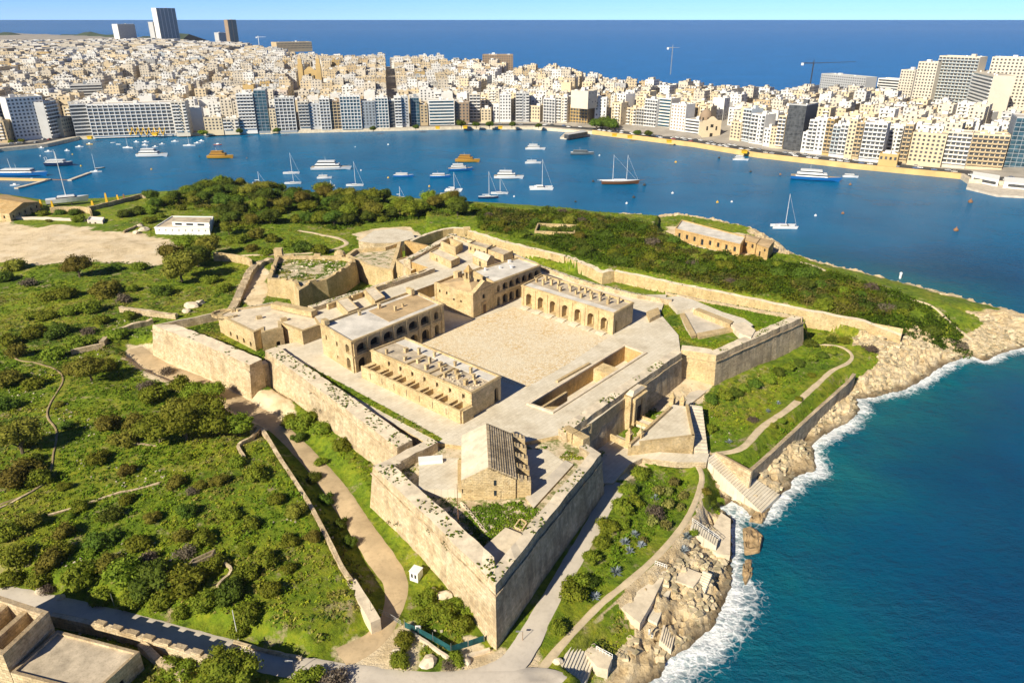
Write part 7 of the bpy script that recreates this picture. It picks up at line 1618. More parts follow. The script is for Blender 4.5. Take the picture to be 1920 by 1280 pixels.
for k, (x, y, s_, mt) in enumerate(((728,272,1.3,'gel'),(666,276,.8,'gel'),(677,320,1.0,'gel'),(728,334,1.1,'yellow'),(1112,341,1.5,'iron'),(1208,348,1.7,'iron'),(1188,371,1.6,'iron'),(1175,382,1.2,'gel'),(1261,363,1.3,'gel'),(1345,380,1.3,'yellow'),(1372,379,1.1,'gel'),(1407,323,1.4,'iron'),(1348,297,1.6,'iron'),(1267,305,1.4,'yellow'),(1463,328,1.3,'rust'),(1594,347,1.5,'rust'),(1819,380,2.2,'rust'),(1792,433,2.0,'rust'),(1580,401,1.4,'rust'),(1529,405,1.2,'gel'),(152,312,1.2,'yellow'),(76,293,1.0,'gel'),(136,290,1.0,'yellow'),(284,318,1.1,'yellow'),(463,297,1.0,'rust'),(374,294,1.1,'iron'),(1079,379,1.2,'iron'),(964,369,1.0,'gel'),(1124,292,1.1,'gel'),(1012,395,.9,'gel'),(805,350,1.1,'yellow'),(1692,318,1.5,'rust'))):
    s_ *= .75; c = P(x, y, 0); q = MB(); q.lathe((c.x, c.y, -.3), [(s_ * .5, 0), (s_ * .9, .4 * s_), (s_ * .85, .9 * s_), (s_ * .4, 1.3 * s_), (s_ * .12, 1.4 * s_), (s_ * .12, 1.9 * s_)], 8)
    nm = {'gel': 'white', 'yellow': 'yellow', 'iron': 'dark', 'rust': 'rusty orange'}[mt]
    bz.append((x, tag(q.build('mooring_buoy', M[mt], smooth=True), nm, 'buoy', 'mooring buoys in the harbour')))
for k, (x, o) in enumerate(sorted(bz, key=lambda a: a[0])): o['label'] = '%s mooring buoy afloat in the harbour, %s buoy from the left' % (o['label'], ORD[k])
# ================================================================== VEGETATION
def leafmat(name, c0, c1, c2, trans=.25):
    m, nt, b = newmat(name, .75); w = worldpos(nt); oi = nt.nodes.new('ShaderNodeObjectInfo')
    n1 = noise(nt, w, .9, 4, .7); col = ramp(nt, n1, [(.3, c0), (.5, c1), (.72, c2)])
    hs = nd(nt, 'ShaderNodeHueSaturation'); nt.links.new(col, hs.inputs['Color'])
    mr = nd(nt, 'ShaderNodeMapRange', inp={3: .72, 4: 1.3}); nt.links.new(oi.outputs['Random'], mr.inputs[0]); nt.links.new(mr.outputs[0], hs.inputs['Value'])
    mh = nd(nt, 'ShaderNodeMath', operation='MULTIPLY_ADD', inp={1: .05, 2: .475}); nt.links.new(oi.outputs['Random'], mh.inputs[0]); nt.links.new(mh.outputs[0], hs.inputs['Hue'])
    nt.links.new(hs.outputs[0], b.inputs['Base Color']); b.inputs['Specular IOR Level'].default_value = .15
    tr = nt.nodes.new('ShaderNodeBsdfTranslucent'); nt.links.new(hs.outputs[0], tr.inputs[0]); mx = nt.nodes.new('ShaderNodeMixShader'); mx.inputs[0].default_value = trans
    nt.links.new(b.outputs[0], mx.inputs[1]); nt.links.new(tr.outputs[0], mx.inputs[2]); nt.links.new(mx.outputs[0], nt.nodes['Material Output'].inputs[0]); return m
M['lf_dark'] = leafmat('dark evergreen leaves', (.05, .08, .010), (.092, .135, .014), (.145, .18, .022))
M['lf_mid'] = leafmat('green shrub leaves', (.095, .13, .010), (.175, .215, .017), (.275, .275, .03))
M['lf_olive'] = leafmat('olive yellow leaves', (.10, .10, .013), (.185, .175, .022), (.28, .24, .045))
M['lf_dry'] = leafmat('dry grey-brown twigs', (.08, .06, .045), (.13, .10, .075), (.19, .15, .10), .1)
M['lf_pear'] = leafmat('pale cactus pads', (.10, .11, .02), (.19, .19, .045), (.30, .27, .08), .1)
M['lf_agave'] = leafmat('blue agave leaves', (.16, .20, .22), (.26, .31, .34), (.40, .45, .48), .1)
M['bark'] = plain('bark', (.13, .10, .07), .95, .3)
def crown_mesh(seed, nl, leaf, mat, lobes=9, flat=.75, spread=.62, core=True):
    r = np.random.RandomState(seed); V, F = [], []; n0 = 0
    C = []
    for k in range(lobes):
        t = r.uniform(0, 2 * np.pi); ph = r.uniform(0, 1) ** .6; rad = r.uniform(.2, 1) ** .6 * spread
        C.append((math.cos(t) * rad, math.sin(t) * rad, (.25 + .75 * ph) * flat * (1 - .55 * rad) + r.uniform(-.08, .08), r.uniform(.22, .44)))
    C.append((0, 0, flat * .55, .5)); C = np.array(C)
    li = r.choice(len(C), nl, p=C[:, 3] ** 2 / (C[:, 3] ** 2).sum())
    d = r.normal(size=(nl, 3)); d[:, 2] = np.abs(d[:, 2]) * 1.0 - .35; d /= np.linalg.norm(d, axis=1)[:, None]
    pos = C[li, :3] + d * (C[li, 3] * (1 + r.uniform(-.30, .34, nl)))[:, None] * np.array([1, 1, .85])
    pos[:, 2] = np.maximum(pos[:, 2], .02)
    nrm = d + r.normal(size=(nl, 3)) * .55; nrm /= np.linalg.norm(nrm, axis=1)[:, None]
    a = np.cross(nrm, r.normal(size=(nl, 3))); a /= np.linalg.norm(a, axis=1)[:, None]; b = np.cross(nrm, a); s = leaf * r.uniform(.6, 1.35, nl)[:, None]
    q = np.stack([pos - a * s - b * s * .5, pos + a * s * .2 - b * s * .7, pos + a * s + b * s * .4, pos - a * s * .2 + b * s * .75], 1)
    V.append(q.reshape(-1, 3)); F.append(np.arange(nl * 4).reshape(-1, 4)); n0 = nl * 4
    if core:
        for c in C:
            k, rings = 7, 4; vv = []
            for i in range(rings + 1):
                ph = np.pi * i / rings
                for j in range(k): t = 2 * np.pi * j / k; vv.append((c[0] + c[3] * .86 * math.sin(ph) * math.cos(t), c[1] + c[3] * .86 * math.sin(ph) * math.sin(t), max(.0, c[2] + c[3] * .74 * math.cos(ph))))
            ff = [(n0 + i * k + j, n0 + i * k + (j + 1) % k, n0 + (i + 1) * k + (j + 1) % k, n0 + (i + 1) * k + j) for i in range(rings) for j in range(k)]
            V.append(np.array(vv)); F.append(np.array(ff)); n0 += len(vv)
    return fast_mesh('crown', np.concatenate(V), np.concatenate(F), M[mat])
def trunk_mesh(seed, tall):
    r = random.Random(seed); mb = MB(); mb.tube((0, 0, -.15), (r.uniform(-.05, .05), r.uniform(-.05, .05), tall), .07, .045, 6)
    for k in range(4):
        t = k * 1.6 + r.uniform(0, 1); mb.tube((0, 0, tall * .6), (.45 * math.cos(t), .45 * math.sin(t), tall + .3), .04, .015, 5)
    return mb.mesh('trunk', M['bark'])
KIND = {}
for kd, mat, nl, lf, lb, fl, sp, tall in (('dark', 'lf_dark', 1700, .062, 10, .62, .66, .0), ('mid', 'lf_mid', 1500, .066, 9, .62, .64, .0), ('olive', 'lf_olive', 1500, .062, 10, .72, .62, .0), ('tree', 'lf_mid', 2600, .048, 13, .85, .66, .45), ('otree', 'lf_olive', 2600, .046, 14, .95, .62, .5), ('dtree', 'lf_dark', 2600, .05, 13, .85, .66, .4), ('dry', 'lf_dry', 900, .06, 9, .6, .62, .0), ('pear', 'lf_pear', 330, .12, 10, .9, .5, .0)):
    KIND[kd] = [(crown_mesh(100 + k * 7 + len(kd) * 31, nl, lf, mat, lb, fl, sp, kd not in ('dry', 'pear')), trunk_mesh(k, max(tall, .18)), tall) for k in range(4)]
def agave_mesh(seed):
    r = random.Random(seed); mb = MB()
    for k in range(46):
        t = r.uniform(0, 6.283); e = r.uniform(.15, 1.35); L = r.uniform(.75, 1.0); d = Vector((math.cos(t) * math.cos(e), math.sin(t) * math.cos(e), math.sin(e))); s = Vector((-math.sin(t), math.cos(t), 0)) * .075; b = Vector((0, 0, .05)); m1 = b + d * L * .45 + Vector((0, 0, .04))
        mb.face([b - s, b + s, m1 + s * 1.1, m1 - s * 1.1]); mb.face([m1 - s * 1.1, m1 + s * 1.1, b + d * L])
    return mb.mesh('leaves', M['lf_agave'])
AGV = [agave_mesh(k) for k in range(3)]
ADJ = {'dark': 'dark green bush', 'mid': 'green bush', 'olive': 'olive green bush', 'tree': 'green tree', 'otree': 'yellowish tree', 'dtree': 'dark green tree', 'dry': 'dry greyish bush', 'pear': 'pale prickly cactus clump', 'agave': 'blue-grey agave'}
PLANTS = []; RS = {'bushes on the green slope': .60, 'trees on the upper left slope': .80, 'trees between the slope and the left bastion': .86, 'bushes of the sea garden': .74, 'bushes beside the dirt track': .78, 'trees by the sandy field': 1.1, 'hedge on the right grass slope': .9}
def plant(px, py, r, kd, zone, z0=8.0, at=None):
    r *= RS.get(zone, 1.0)
    c = at if at is not None else G(px, py, z0); rz = rnd.uniform(0, 6.28)
    if kd == 'agave':
        o = thing('agave', 'x', 'agave', (c.x, c.y, c.z), 'agaves in the sea garden', rz); l = link('leaves', AGV[rnd.randrange(3)], o); l.scale = (r, r, r); PLANTS.append((px, zone, kd, r, o)); return
    cr, tr, tall = KIND[kd][rnd.randrange(4)]; istree = 'tree' in kd
    nm = 'tree' if istree else ('cactus' if kd == 'pear' else 'bush')
    o = thing(nm, 'x', nm, (c.x, c.y, c.z), zone, rz); sz = r * rnd.uniform(.85, 1.15)
    k = link('crown', cr, o, (0, 0, tall * r - .05 * r)); k.scale = (r * rnd.uniform(.9, 1.1), r * rnd.uniform(.9, 1.1), sz)
    t = link('trunk', tr, o); t.scale = (r, r, r); PLANTS.append((px, zone, kd, r, o))
ZS, ZT, ZF, ZG, ZH, ZR, ZPK, ZB, ZX = 'bushes on the green slope', 'trees on the upper left slope', 'bushes beside the dirt track', 'bushes of the sea garden', 'hedge on the right grass slope', 'scrub beyond the long ditch wall', 'trees of the park by the harbour', 'bushes round the bastion tip', 'trees by the sandy field'
for q in ((42,850,8,'otree'),(20,905,6,'olive'),(78,905,5,'mid'),(55,885,5,'olive'),(20,720,7,'olive'),(62,725,5,'mid'),(12,765,5,'dark')): plant(*q, ZT)
for q in ((172,715,6.5,'otree'),(140,700,5.5,'olive'),(205,690,5,'mid'),(70,632,6,'mid'),(112,628,6.5,'dark'),(150,652,6,'mid'),(100,672,6,'mid'),(190,606,5,'mid'),(215,635,5.5,'mid'),(243,596,4,'mid'),(60,596,5,'mid'),(20,646,5,'mid'),(165,625,4,'dry'),(30,668,5,'olive'),(125,590,5,'mid'),(88,598,5.5,'mid')): plant(*q, ZT)
for q in ((300,830,6.5,'tree'),(350,826,7,'tree'),(410,816,7.5,'tree'),(448,818,5.5,'tree'),(330,776,6,'olive'),(285,750,6,'mid'),(340,728,5.5,'mid'),(364,738,5,'mid'),(398,750,5,'tree'),(375,790,6.5,'tree'),(230,832,5.5,'olive'),(205,805,5,'olive'),(260,800,5,'olive'),(318,700,3.5,'dry'),(272,728,4,'dry')): plant(*q, 'trees between the slope and the left bastion')
for q in ((185,868,5,'mid'),(215,968,5,'dark'),(240,940,4,'mid'),(330,912,5,'olive'),(440,872,4.5,'mid'),(480,898,5.5,'mid'),(350,966,4.5,'dark'),(430,968,4.5,'mid'),(190,1018,6,'dark'),(95,1062,6,'olive'),(30,1048,6,'mid'),(150,1088,7,'mid'),(230,1082,7,'mid'),(300,1086,7,'dark'),(352,1098,7,'mid'),(310,1136,5,'mid'),(22,1092,5,'mid'),(184,1126,5,'mid'),(240,1130,5,'mid'),(430,1118,6,'dark'),(472,1158,5,'mid'),(450,1186,4,'mid'),(400,1066,4.5,'mid'),(500,1056,4.5,'mid'),(545,1020,4,'mid'),(556,966,4.5,'olive'),(540,1070,3.5,'mid'),(342,1154,4,'mid'),(382,1016,5,'mid'),(60,985,5,'olive'),(20,1000,6,'mid'),(120,1005,4.5,'olive'),(265,1020,5,'mid'),(290,975,4,'olive'),(150,955,4,'mid'),(410,905,4,'olive'),(520,940,4,'mid'),(470,985,4.5,'mid'),(465,1080,4.5,'mid'),(585,1012,3.5,'olive'),(70,1090,5,'mid'),(270,1110,5,'dark'),(390,1135,5,'mid'),(510,1110,4,'mid'),(350,1040,4,'dry'),(280,1055,4,'dry'),(85,1110,3,'dry'),(360,925,3,'dry'),(345,1010,4,'olive'),(115,1040,5,'mid'),(205,1060,5,'olive')): plant(*q, ZS)
for q in ((568,800,5.2,'mid'),(602,812,4,'mid'),(640,840,3.6,'mid'),(545,792,4,'mid'),(584,784,3.2,'mid'),(560,825,3,'dark'),(590,900,3,'dark'),(612,940,3,'dark'),(640,985,2.6,'dark'),(600,870,2.4,'mid'),(655,1020,2.6,'dark')): plant(*q, ZF)
for q in ((800,1126,2.8,'mid'),(830,1156,2.8,'mid'),(862,1176,2.8,'mid'),(882,1150,2.3,'mid'),(792,1160,2.3,'mid'),(850,1140,2.2,'mid'),(765,1205,2.2,'mid'),(756,1240,2.2,'mid'),(860,1238,2,'mid'),(840,1246,1.6,'dry'),(418,1268,4,'tree'),(456,1268,4,'tree'),(432,1296,4,'tree'),(625,1276,3,'dry'),(575,1282,3,'mid'),(345,1262,2.6,'mid'),(320,1250,2.5,'mid')): plant(*q, ZB)
for q in ((1206,893,3.8,'mid'),(1160,958,4.6,'mid'),(1176,925,3.8,'mid'),(1140,992,4,'mid'),(1128,1018,3.4,'mid'),(1110,1052,3.4,'mid'),(1085,1095,4.4,'mid'),(1074,1118,4,'mid'),(1042,1182,3,'mid'),(1100,1092,3,'dark'),(1192,945,3,'mid'),(1228,965,3.6,'dry'),(1170,985,2.6,'mid'),(1236,922,2.8,'pear'),(1262,908,2.4,'pear'),(1252,952,2.8,'pear'),(1282,934,2.2,'pear'),(1222,980,2.8,'pear'),(1246,990,2.4,'pear'),(1208,1016,2,'pear'),(1275,955,2.2,'pear'),(1250,925,2.4,'pear'),(1155,1075,2.6,'agave'),(1116,1120,2.1,'agave'),(1172,1020,2.3,'agave'),(1190,1004,2,'agave'),(1202,1024,2,'agave'),(1228,935,1.8,'agave'),(1286,1008,2.2,'agave'),(1280,1034,2.4,'agave'),(1180,1035,2,'agave'),(1300,1000,2.2,'mid'),(1325,925,2.2,'olive'),(1345,900,2,'olive'),(1335,945,1.8,'dark')): plant(*q, ZG, 6.5)
for q in ((1335,752,3,'dark'),(1355,746,3,'mid'),(1375,738,3,'dark'),(1395,731,2.8,'mid'),(1416,725,2.8,'dark'),(1440,716,2.6,'mid'),(1460,702,2.8,'dark'),(1480,693,2.8,'mid'),(1500,684,2.8,'dark'),(1520,675,2.8,'mid'),(1540,668,2.6,'dark'),(1556,662,2.4,'mid'),(1332,808,2.6,'mid'),(1412,788,2.2,'dry'),(1440,772,1.3,'agave'),(1458,757,1.3,'agave'),(1366,830,1.5,'agave'),(1630,658,3.4,'dry'),(1520,648,3,'dark'),(1536,643,2.6,'mid'),(1562,640,2.6,'dark'),(1582,642,2.8,'mid'),(1545,690,2,'dark'),(1520,705,2,'mid'),(1480,735,1.8,'mid'),(1465,790,1.6,'mid'),(1500,750,1.7,'mid'),(1450,800,1.5,'olive')): plant(*q, ZH, 6.5)
for q in ((342,528,7.5,'otree'),(372,500,7,'dtree'),(330,500,6.5,'otree'),(395,482,6,'otree'),(355,470,6,'tree'),(302,552,4.5,'dark'),(150,520,6,'otree'),(195,552,6.5,'olive'),(232,566,4,'dry'),(55,535,4,'dry'),(10,525,5,'dark'),(28,505,5,'olive'),(262,504,3.5,'mid'),(215,505,3,'dark'),(120,560,4.5,'mid'),(170,585,4.5,'mid'),(90,560,4,'mid'),(150,500,3.5,'mid'),(420,545,4,'mid'),(395,530,4,'mid'),(250,545,3,'mid')): plant(*q, ZX)
def poly_pts(px, z, n, mind, seed):
    r = random.Random(seed); P_ = PP(px, z); x0, x1 = min(p[0] for p in P_), max(p[0] for p in P_); y0, y1 = min(p[1] for p in P_), max(p[1] for p in P_); out = []
    for _ in range(n * 60):
        x, y = r.uniform(x0, x1), r.uniform(y0, y1)
        if not in_poly(np.array([x]), np.array([y]), P_)[0]: continue
        if all((x - a) ** 2 + (y - b) ** 2 > mind ** 2 for a, b in out): out.append((x, y))
        if len(out) >= n: break
    return out
SCRUB_PX = [(905,436),(1000,460),(1100,494),(1180,508),(1300,533),(1450,562),(1600,592),(1720,612),(1830,622),(1800,590),(1700,552),(1560,512),(1440,486),(1300,470),(1230,430),(1120,405),(1000,394),(880,388)]
for x, y in poly_pts(SCRUB_PX, 10, 92, 4.6, 5):
    px, py = Q(x, y, Z(x, y)); plant(px, py, rnd.uniform(2.4, 4.6), rnd.choices(('dark', 'mid', 'olive', 'dry'), (64, 18, 8, 10))[0], ZR, at=Vector((x, y, Z(x, y))))
PARK_PX = [(282,382),(420,360),(520,366),(700,382),(860,390),(880,425),(790,422),(690,428),(640,442),(540,424),(470,440),(410,440),(402,405),(290,398)]
for x, y in poly_pts(PARK_PX, 6, 105, 5.0, 9):
    px, py = Q(x, y, Z(x, y)); plant(px, py, rnd.uniform(4.2, 7.0), rnd.choices(('tree', 'dtree', 'otree', 'mid'), (30, 40, 15, 15))[0], ZPK, at=Vector((x, y, Z(x, y))))
for q in ((110,402,4,'dark'),(80,404,4,'mid'),(140,402,4,'dark'),(150,415,4,'mid'),(92,416,2,'mid'),(235,405,5,'dark'),(260,402,5,'dark'),(285,400,4.5,'mid'),(300,408,4,'mid'),(280,418,4,'mid'),(340,394,4,'mid'),(570,470,5.5,'dark'),(600,474,5,'mid'),(510,452,5,'mid'),(480,446,5,'olive'),(450,455,5,'mid'),(500,476,4,'mid'),(470,470,4,'olive'),(540,462,4,'mid'),(430,440,5,'tree'),(665,475,2.5,'mid'),(720,462,2,'mid')): plant(*q, ZPK)
SLOPE_PX = [(20,760),(130,740),(240,790),(440,850),(520,900),(600,1040),(640,1110),(560,1180),(420,1160),(250,1110),(60,1060),(0,1000)]
for x, y in poly_pts(SLOPE_PX, 10.2, 12, 9, 21):
    px, py = Q(x, y, Z(x, y)); plant(px, py, rnd.uniform(2.2, 4.6), rnd.choices(('olive', 'mid', 'dark', 'dry'), (40, 34, 12, 14))[0], ZS, at=Vector((x, y, Z(x, y))))
# street trees on the far quay
def city_tree(x, yb, r, kd, lab):
    c = P(x, yb, 3); plant(x, yb, r, kd, 'trees on the far quay', at=Vector((c.x, c.y, 3)))
for q in ((1118,243,8,'dtree'),(1130,241,9,'dtree'),(1143,243,9,'dtree'),(1152,246,7,'dtree'),(865,240,6,'dtree'),(893,240,5,'dtree'),(918,240,5,'dtree'),(960,240,5,'dtree'),(1010,241,4,'dtree'),(1195,256,5,'dtree'),(1215,258,5,'dtree'),(380,252,5,'mid'),(20,268,4,'mid'),(40,266,4,'mid'),(700,247,4,'dtree'),(780,244,4,'dtree'),(520,250,4,'dtree'),(450,252,4,'dtree')): city_tree(*q, '')
by = {}
for p in PLANTS: by.setdefault((p[1], p[2]), []).append(p)
def short(z): return {ZS: 'on the green slope', ZT: 'on the upper left slope', ZF: 'beside the dirt track', ZG: 'in the sea garden', ZH: 'on the right grass slope', ZR: 'beyond the long ditch wall', ZPK: 'in the park by the harbour', ZB: 'round the bastion tip', ZX: 'by the sandy field', 'trees on the far quay': 'on the far quay'}.get(z, 'between slope and left bastion')
for (z, kd), L in by.items():
    for k, p in enumerate(sorted(L, key=lambda p: p[0])):
        sz = 'large' if p[3] > 5.4 else ('small' if p[3] < 2.6 else 'rounded'); p[4]['label'] = '%s %s %s, %s of these from the left' % (sz, ADJ[kd], short(z), ORD[min(k, len(ORD) - 1)])
print('plants', len(PLANTS))
# ---- ground cover that nobody could count
def scatter(name, pts, scl, tmpl, mat, label, cat, tint):
    tv, tf = tmpl; n = len(pts); k = len(tv); a = nrs.uniform(0, 6.283, n); ca, sa = np.cos(a), np.sin(a)
    X = (tv[None, :, 0] * ca[:, None] - tv[None, :, 1] * sa[:, None]) * scl[:, None] + pts[:, 0:1]; Y = (tv[None, :, 0] * sa[:, None] + tv[None, :, 1] * ca[:, None]) * scl[:, None] + pts[:, 1:2]; Zz = tv[None, :, 2] * scl[:, None] * nrs.uniform(.7, 1.3, n)[:, None] + pts[:, 2:3]
    V = np.stack([X, Y, Zz], -1).reshape(-1, 3); F = (tf[None] + (np.arange(n) * k)[:, None, None]).reshape(-1, 4)
    me = fast_mesh(name, V, F, mat); at_ = me.attributes.new('tint', 'FLOAT_COLOR', 'POINT'); C = np.ones((n, k, 4), np.float32); C[:, :, :3] = tint[:, None, :]
    at_.data.foreach_set('color', C.ravel()); return tag(link(name, me), label, cat, kind='stuff')
def clump(n, leaf, seed, h=.7):
    r = np.random.RandomState(seed); d = r.normal(size=(n, 3)); d[:, 2] = np.abs(d[:, 2]); d /= np.linalg.norm(d, axis=1)[:, None]; pos = d * r.uniform(.55, 1.0, n)[:, None] * np.array([1, 1, h])
    nn = d + r.normal(size=(n, 3)) * .6; a = np.cross(nn, r.normal(size=(n, 3))); a /= np.linalg.norm(a, axis=1)[:, None]; b = np.cross(nn, a); b /= np.linalg.norm(b, axis=1)[:, None]
    q = np.stack([pos - a * leaf, pos - b * leaf * .6, pos + a * leaf, pos + b * leaf * .6], 1); return q.reshape(-1, 3), np.arange(n * 4).reshape(-1, 4)
m, nt, b = newmat('ground cover', .85); at_ = nd(nt, 'ShaderNodeAttribute', attribute_name='tint').outputs['Color']
nt.links.new(mixc(nt, at_, mixc(nt, at_, (.45, .5, .4), 1, 'MULTIPLY'), ramp(nt, noise(nt, worldpos(nt), 1.2, 3), [(.4, (0, 0, 0)), (.7, (.8, .8, .8))])), b.inputs['Base Color']); b.inputs['Specular IOR Level'].default_value = .1; M['cover'] = m
N = 130000; xs, ys = nrs.uniform(-210, 140, N), nrs.uniform(84, 430, N)
keepw = nrs.uniform(0, 1, N) < np.clip(1.25 - (ys - 90) / 300, .25, 1); xs, ys = xs[keepw], ys[keepw]
pxs = 960 + FPX * xs / (ys * _c + 102 * _s); xs, ys = xs[(pxs > -60) & (pxs < 1980)], ys[(pxs > -60) & (pxs < 1980)]
iX = np.clip(np.searchsorted(gx, xs) - 1, 0, len(gx) - 1); iY = np.clip(np.searchsorted(gy, ys) - 1, 0, len(gy) - 1)
okm = INS[iY, iX] & (rk[iY, iX] < .35) & (dirt[iY, iX] < .45) & (flat[iY, iX] < .3) & (DC[iY, iX] > 3)
FT = PP([(929,1215),(1130,890),(1062,840),(1276,712),(1344,722),(1515,650),(1506,594),(1250,545),(1013,492),(880,440),(843,433),(757,470),(577,565),(511,562),(284,606),(281,670),(472,748),(500,735),(735,870),(693,950)], 9)
okm &= ~in_poly(xs, ys, FT)
xs, ys = xs[okm], ys[okm]; patch = fbm(xs * .03, ys * .03, 4, 88); patch2 = fbm(xs * .11, ys * .11, 3, 12)
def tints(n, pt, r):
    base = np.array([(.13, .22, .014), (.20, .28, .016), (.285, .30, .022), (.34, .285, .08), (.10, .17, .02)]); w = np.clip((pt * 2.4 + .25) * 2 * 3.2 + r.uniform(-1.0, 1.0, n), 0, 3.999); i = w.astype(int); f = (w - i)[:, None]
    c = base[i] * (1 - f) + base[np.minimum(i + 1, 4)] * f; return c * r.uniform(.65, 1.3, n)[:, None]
g_sel = nrs.uniform(0, 1, len(xs)) < .88
gp = np.stack([xs[g_sel], ys[g_sel], Za(xs[g_sel], ys[g_sel]) - .03], -1)
scatter('grass', gp, nrs.uniform(.28, .75, len(gp)), clump(9, .42, 1, .55), m, 'short mixed green grass and weeds over the island', 'grass', tints(len(gp), patch[g_sel] + .3 * patch2[g_sel], nrs))
s_sel = (~g_sel) & (patch2 > -.08); sp_ = np.stack([xs[s_sel], ys[s_sel], Za(xs[s_sel], ys[s_sel]) - .05], -1)
scatter('low_scrub', sp_, nrs.uniform(.5, 1.4, len(sp_)), clump(34, .20, 2, .75), m, 'low uncountable scrub filling the gaps between bushes', 'scrub', tints(len(sp_), patch[s_sel], nrs) * .88)
# denser understorey in the scrub and the park
def dense(name, px, z, n, lab, s0, s1, dk):
    P_ = PP(px, z); x0, x1 = min(p[0] for p in P_), max(p[0] for p in P_); y0, y1 = min(p[1] for p in P_), max(p[1] for p in P_); X, Y = nrs.uniform(x0, x1, n * 3), nrs.uniform(y0, y1, n * 3); k = in_poly(X, Y, P_) & (fbm(X * .06, Y * .06, 3, 19) > -.14); X, Y = X[k][:n], Y[k][:n]
    p = np.stack([X, Y, Za(X, Y) - .1], -1); scatter(name, p, nrs.uniform(s0, s1, len(p)), clump(44, .17, 3, .8), m, lab, 'scrub', tints(len(p), fbm(X * .05, Y * .05, 3, 7) - .1, nrs) * dk)
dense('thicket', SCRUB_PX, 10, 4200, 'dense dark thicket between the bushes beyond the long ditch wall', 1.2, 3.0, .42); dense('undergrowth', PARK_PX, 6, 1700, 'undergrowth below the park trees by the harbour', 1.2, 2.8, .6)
# weeds on the parapets, grass in the bastion yards
W = []
for a, b_, c, d, wt in TOPS:
    n = nrs.poisson((b_ - a).length * (c - b_).length * 1.1 * wt)
    for _ in range(n):
        u, v = rnd.random(), rnd.random(); q = a.lerp(b_, u).lerp(d.lerp(c, u), v)
        if float(fbm(np.array([q.x * .15]), np.array([q.y * .15]), 3, 55)[0]) > -.02: W.append((q.x, q.y, q.z))
W = np.array(W); scatter('parapet_weeds', W, nrs.uniform(.16, .5, len(W)), clump(10, .45, 4, .7), m, 'scattered dark weeds growing on the rampart tops', 'weeds', tints(len(W), np.full(len(W), -.05), nrs) * .55)
Y_ = []
for px, z, n, hole in (([(905,945),(985,940),(1010,955),(950,1030),(905,1030),(866,960)], 15.95, 900, 1), ([(735,862),(780,862),(788,920),(850,930),(905,1030),(890,1030),(760,900)], 15.95, 260, 1), ([(1279,660),(1342,670),(1498,597),(1262,556),(1240,585),(1272,632)], 16.45, 2600, 2), ([(405,592),(330,605),(470,676),(498,668),(488,630),(410,618)], 15.25, 1200, 1), ([(545,668),(640,718),(740,772),(830,822),(822,828),(728,778),(628,724),(538,676)], 17.06, 900, 1), ([(505,520),(549,524),(583,527),(640,505),(655,487),(530,482)], 15.05, 1500, 1), ([(1010,838),(1030,835),(1075,850),(1100,860),(1060,862),(1030,842)], 15.95, 150, 1)):
    P_ = PP(px, z); x0, x1 = min(p[0] for p in P_), max(p[0] for p in P_); y0, y1 = min(p[1] for p in P_), max(p[1] for p in P_); X, Y = nrs.uniform(x0, x1, n * 3), nrs.uniform(y0, y1, n * 3); k = in_poly(X, Y, P_)
    if hole == 2: k &= ~in_poly(X, Y, PP([(1243,556),(1275,556),(1355,585),(1416,612),(1412,640),(1300,636),(1275,600)], z))
    else: k &= fbm(X * .2, Y * .2, 3, 14) > -.12
    X, Y = X[k][:n], Y[k][:n]; Y_.append(np.stack([X, Y, np.full(len(X), z)], -1))
Y_ = np.concatenate(Y_); scatter('yard_grass', Y_, nrs.uniform(.25, .6, len(Y_)), clump(9, .42, 6, .55), m, 'patchy grass in the bastion yards and drains', 'grass', tints(len(Y_), fbm(Y_[:, 0] * .08, Y_[:, 1] * .08, 3, 3), nrs))
# tufts hanging on the wall faces
H_ = []
for px, z in (((583,738),16.8),((610,752),16.2),((637,765),15.6),((670,772),16.2),((706,795),16),((741,815),16),((748,822),15.6),((708,832),13),((765,950),16),((800,985),16.4),((806,995),15.8),((835,1018),17),((842,1026),16.4),((867,1038),17),((728,980),12),((742,985),11.5),((591,770),13)):
    c = P(*px, z); H_.append((c.x, c.y, c.z))
H_ = np.array(H_); scatter('wall_tufts', H_, nrs.uniform(.5, 1.0, len(H_)), clump(30, .25, 8, 1.0), m, 'caper tufts hanging on the sunlit rampart faces', 'weeds', np.tile(np.array([[.10, .10, .03]]), (len(H_), 1)))

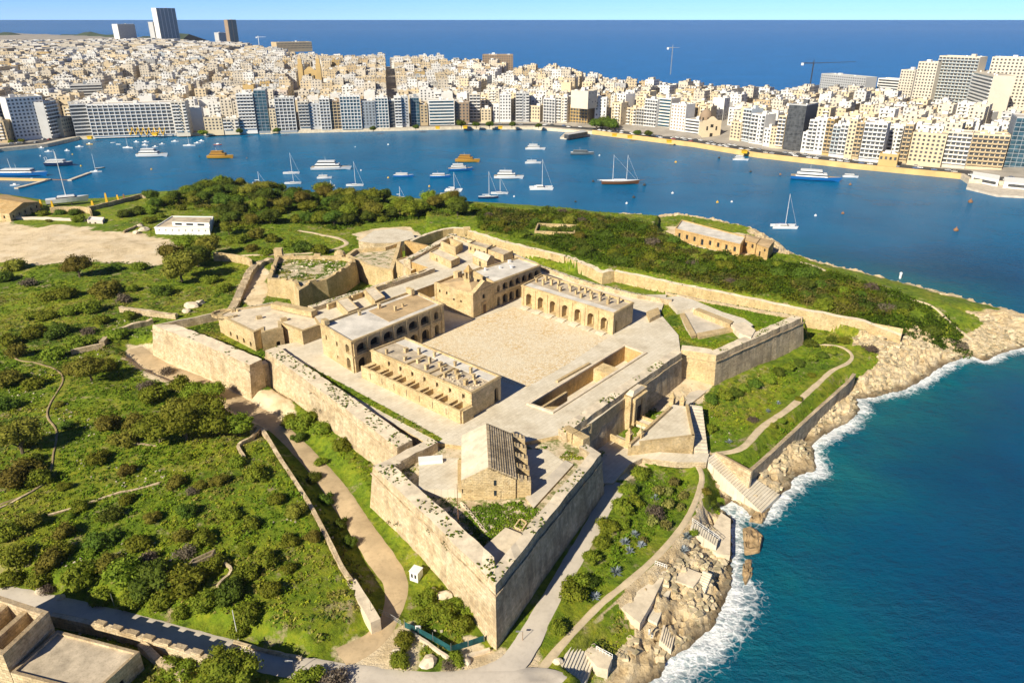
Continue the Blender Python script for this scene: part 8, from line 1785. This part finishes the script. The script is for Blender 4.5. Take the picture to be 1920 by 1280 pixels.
# broken rock strewn over the shore shelf
N = 60000; xs, ys = nrs.uniform(8, 190, N), nrs.uniform(84, 300, N); iX = np.clip(np.searchsorted(gx, xs) - 1, 0, len(gx) - 1); iY = np.clip(np.searchsorted(gy, ys) - 1, 0, len(gy) - 1)
k = INS[iY, iX] & (rk[iY, iX] > .6) & (flat[iY, iX] < .2) & (DC[iY, iX] > .5) & (fbm(xs * .16, ys * .16, 3, 23) > -.04); xs, ys = xs[k][:5200], ys[k][:5200]
r_ = np.random.RandomState(3); tv = np.array([(x, y, z) for z in (-.5, .42) for x, y in ((-.6, -.5), (.6, -.45), (.55, .5), (-.5, .55))]) * r_.uniform(.8, 1.2, (8, 3)); tf = np.array([(0, 1, 5, 4), (1, 2, 6, 5), (2, 3, 7, 6), (3, 0, 4, 7), (4, 5, 6, 7)])
p_ = np.stack([xs, ys, Za(xs, ys)], -1); tt = np.array([[.68, .56, .38]]) * nrs.uniform(.55, 1.2, (len(p_), 1)); tt[p_[:, 2] < .9] *= .4
scatter('shore_rubble', p_, nrs.uniform(.3, 1.0, len(p_)) ** 1.8 * 1.25, (tv * np.array([1.25, 1.1, .42]), tf), m, 'broken limestone slabs strewn over the shore shelf', 'rubble', tt)
# loose stones and dust-dry tufts in the fields
N = 5200; xs, ys = nrs.uniform(-150, 60, N), nrs.uniform(90, 250, N); iX = np.clip(np.searchsorted(gx, xs) - 1, 0, len(gx) - 1); iY = np.clip(np.searchsorted(gy, ys) - 1, 0, len(gy) - 1)
k = INS[iY, iX] & (flat[iY, iX] < .2) & ~in_poly(xs, ys, FT) & (fbm(xs * .07, ys * .07, 4, 33) > .06); xs, ys = xs[k], ys[k]; p_ = np.stack([xs, ys, Za(xs, ys) + .1], -1)
scatter('field_stones', p_, nrs.uniform(.1, .42, len(p_)), (tv, tf), m, 'loose pale stones strewn over the green slopes', 'stones', np.array([[.66, .58, .44]]) * nrs.uniform(.6, 1.15, (len(p_), 1)))
# ================================================================== AIR
mv = bpy.data.materials.new('thin sea haze'); mv.use_nodes = True; nt = mv.node_tree
nt.nodes.remove(nt.nodes['Principled BSDF']); pv = nt.nodes.new('ShaderNodeVolumePrincipled')
pv.inputs['Color'].default_value = (.80, .88, 1.0, 1); pv.inputs['Density'].default_value = .00003; pv.inputs['Anisotropy'].default_value = .1
nt.links.new(pv.outputs[0], nt.nodes['Material Output'].inputs['Volume'])
hz = MB(); hz.box((-500, 3500, -12), (14000, 9000, 190)); tag(hz.build('haze', mv), kind='stuff')
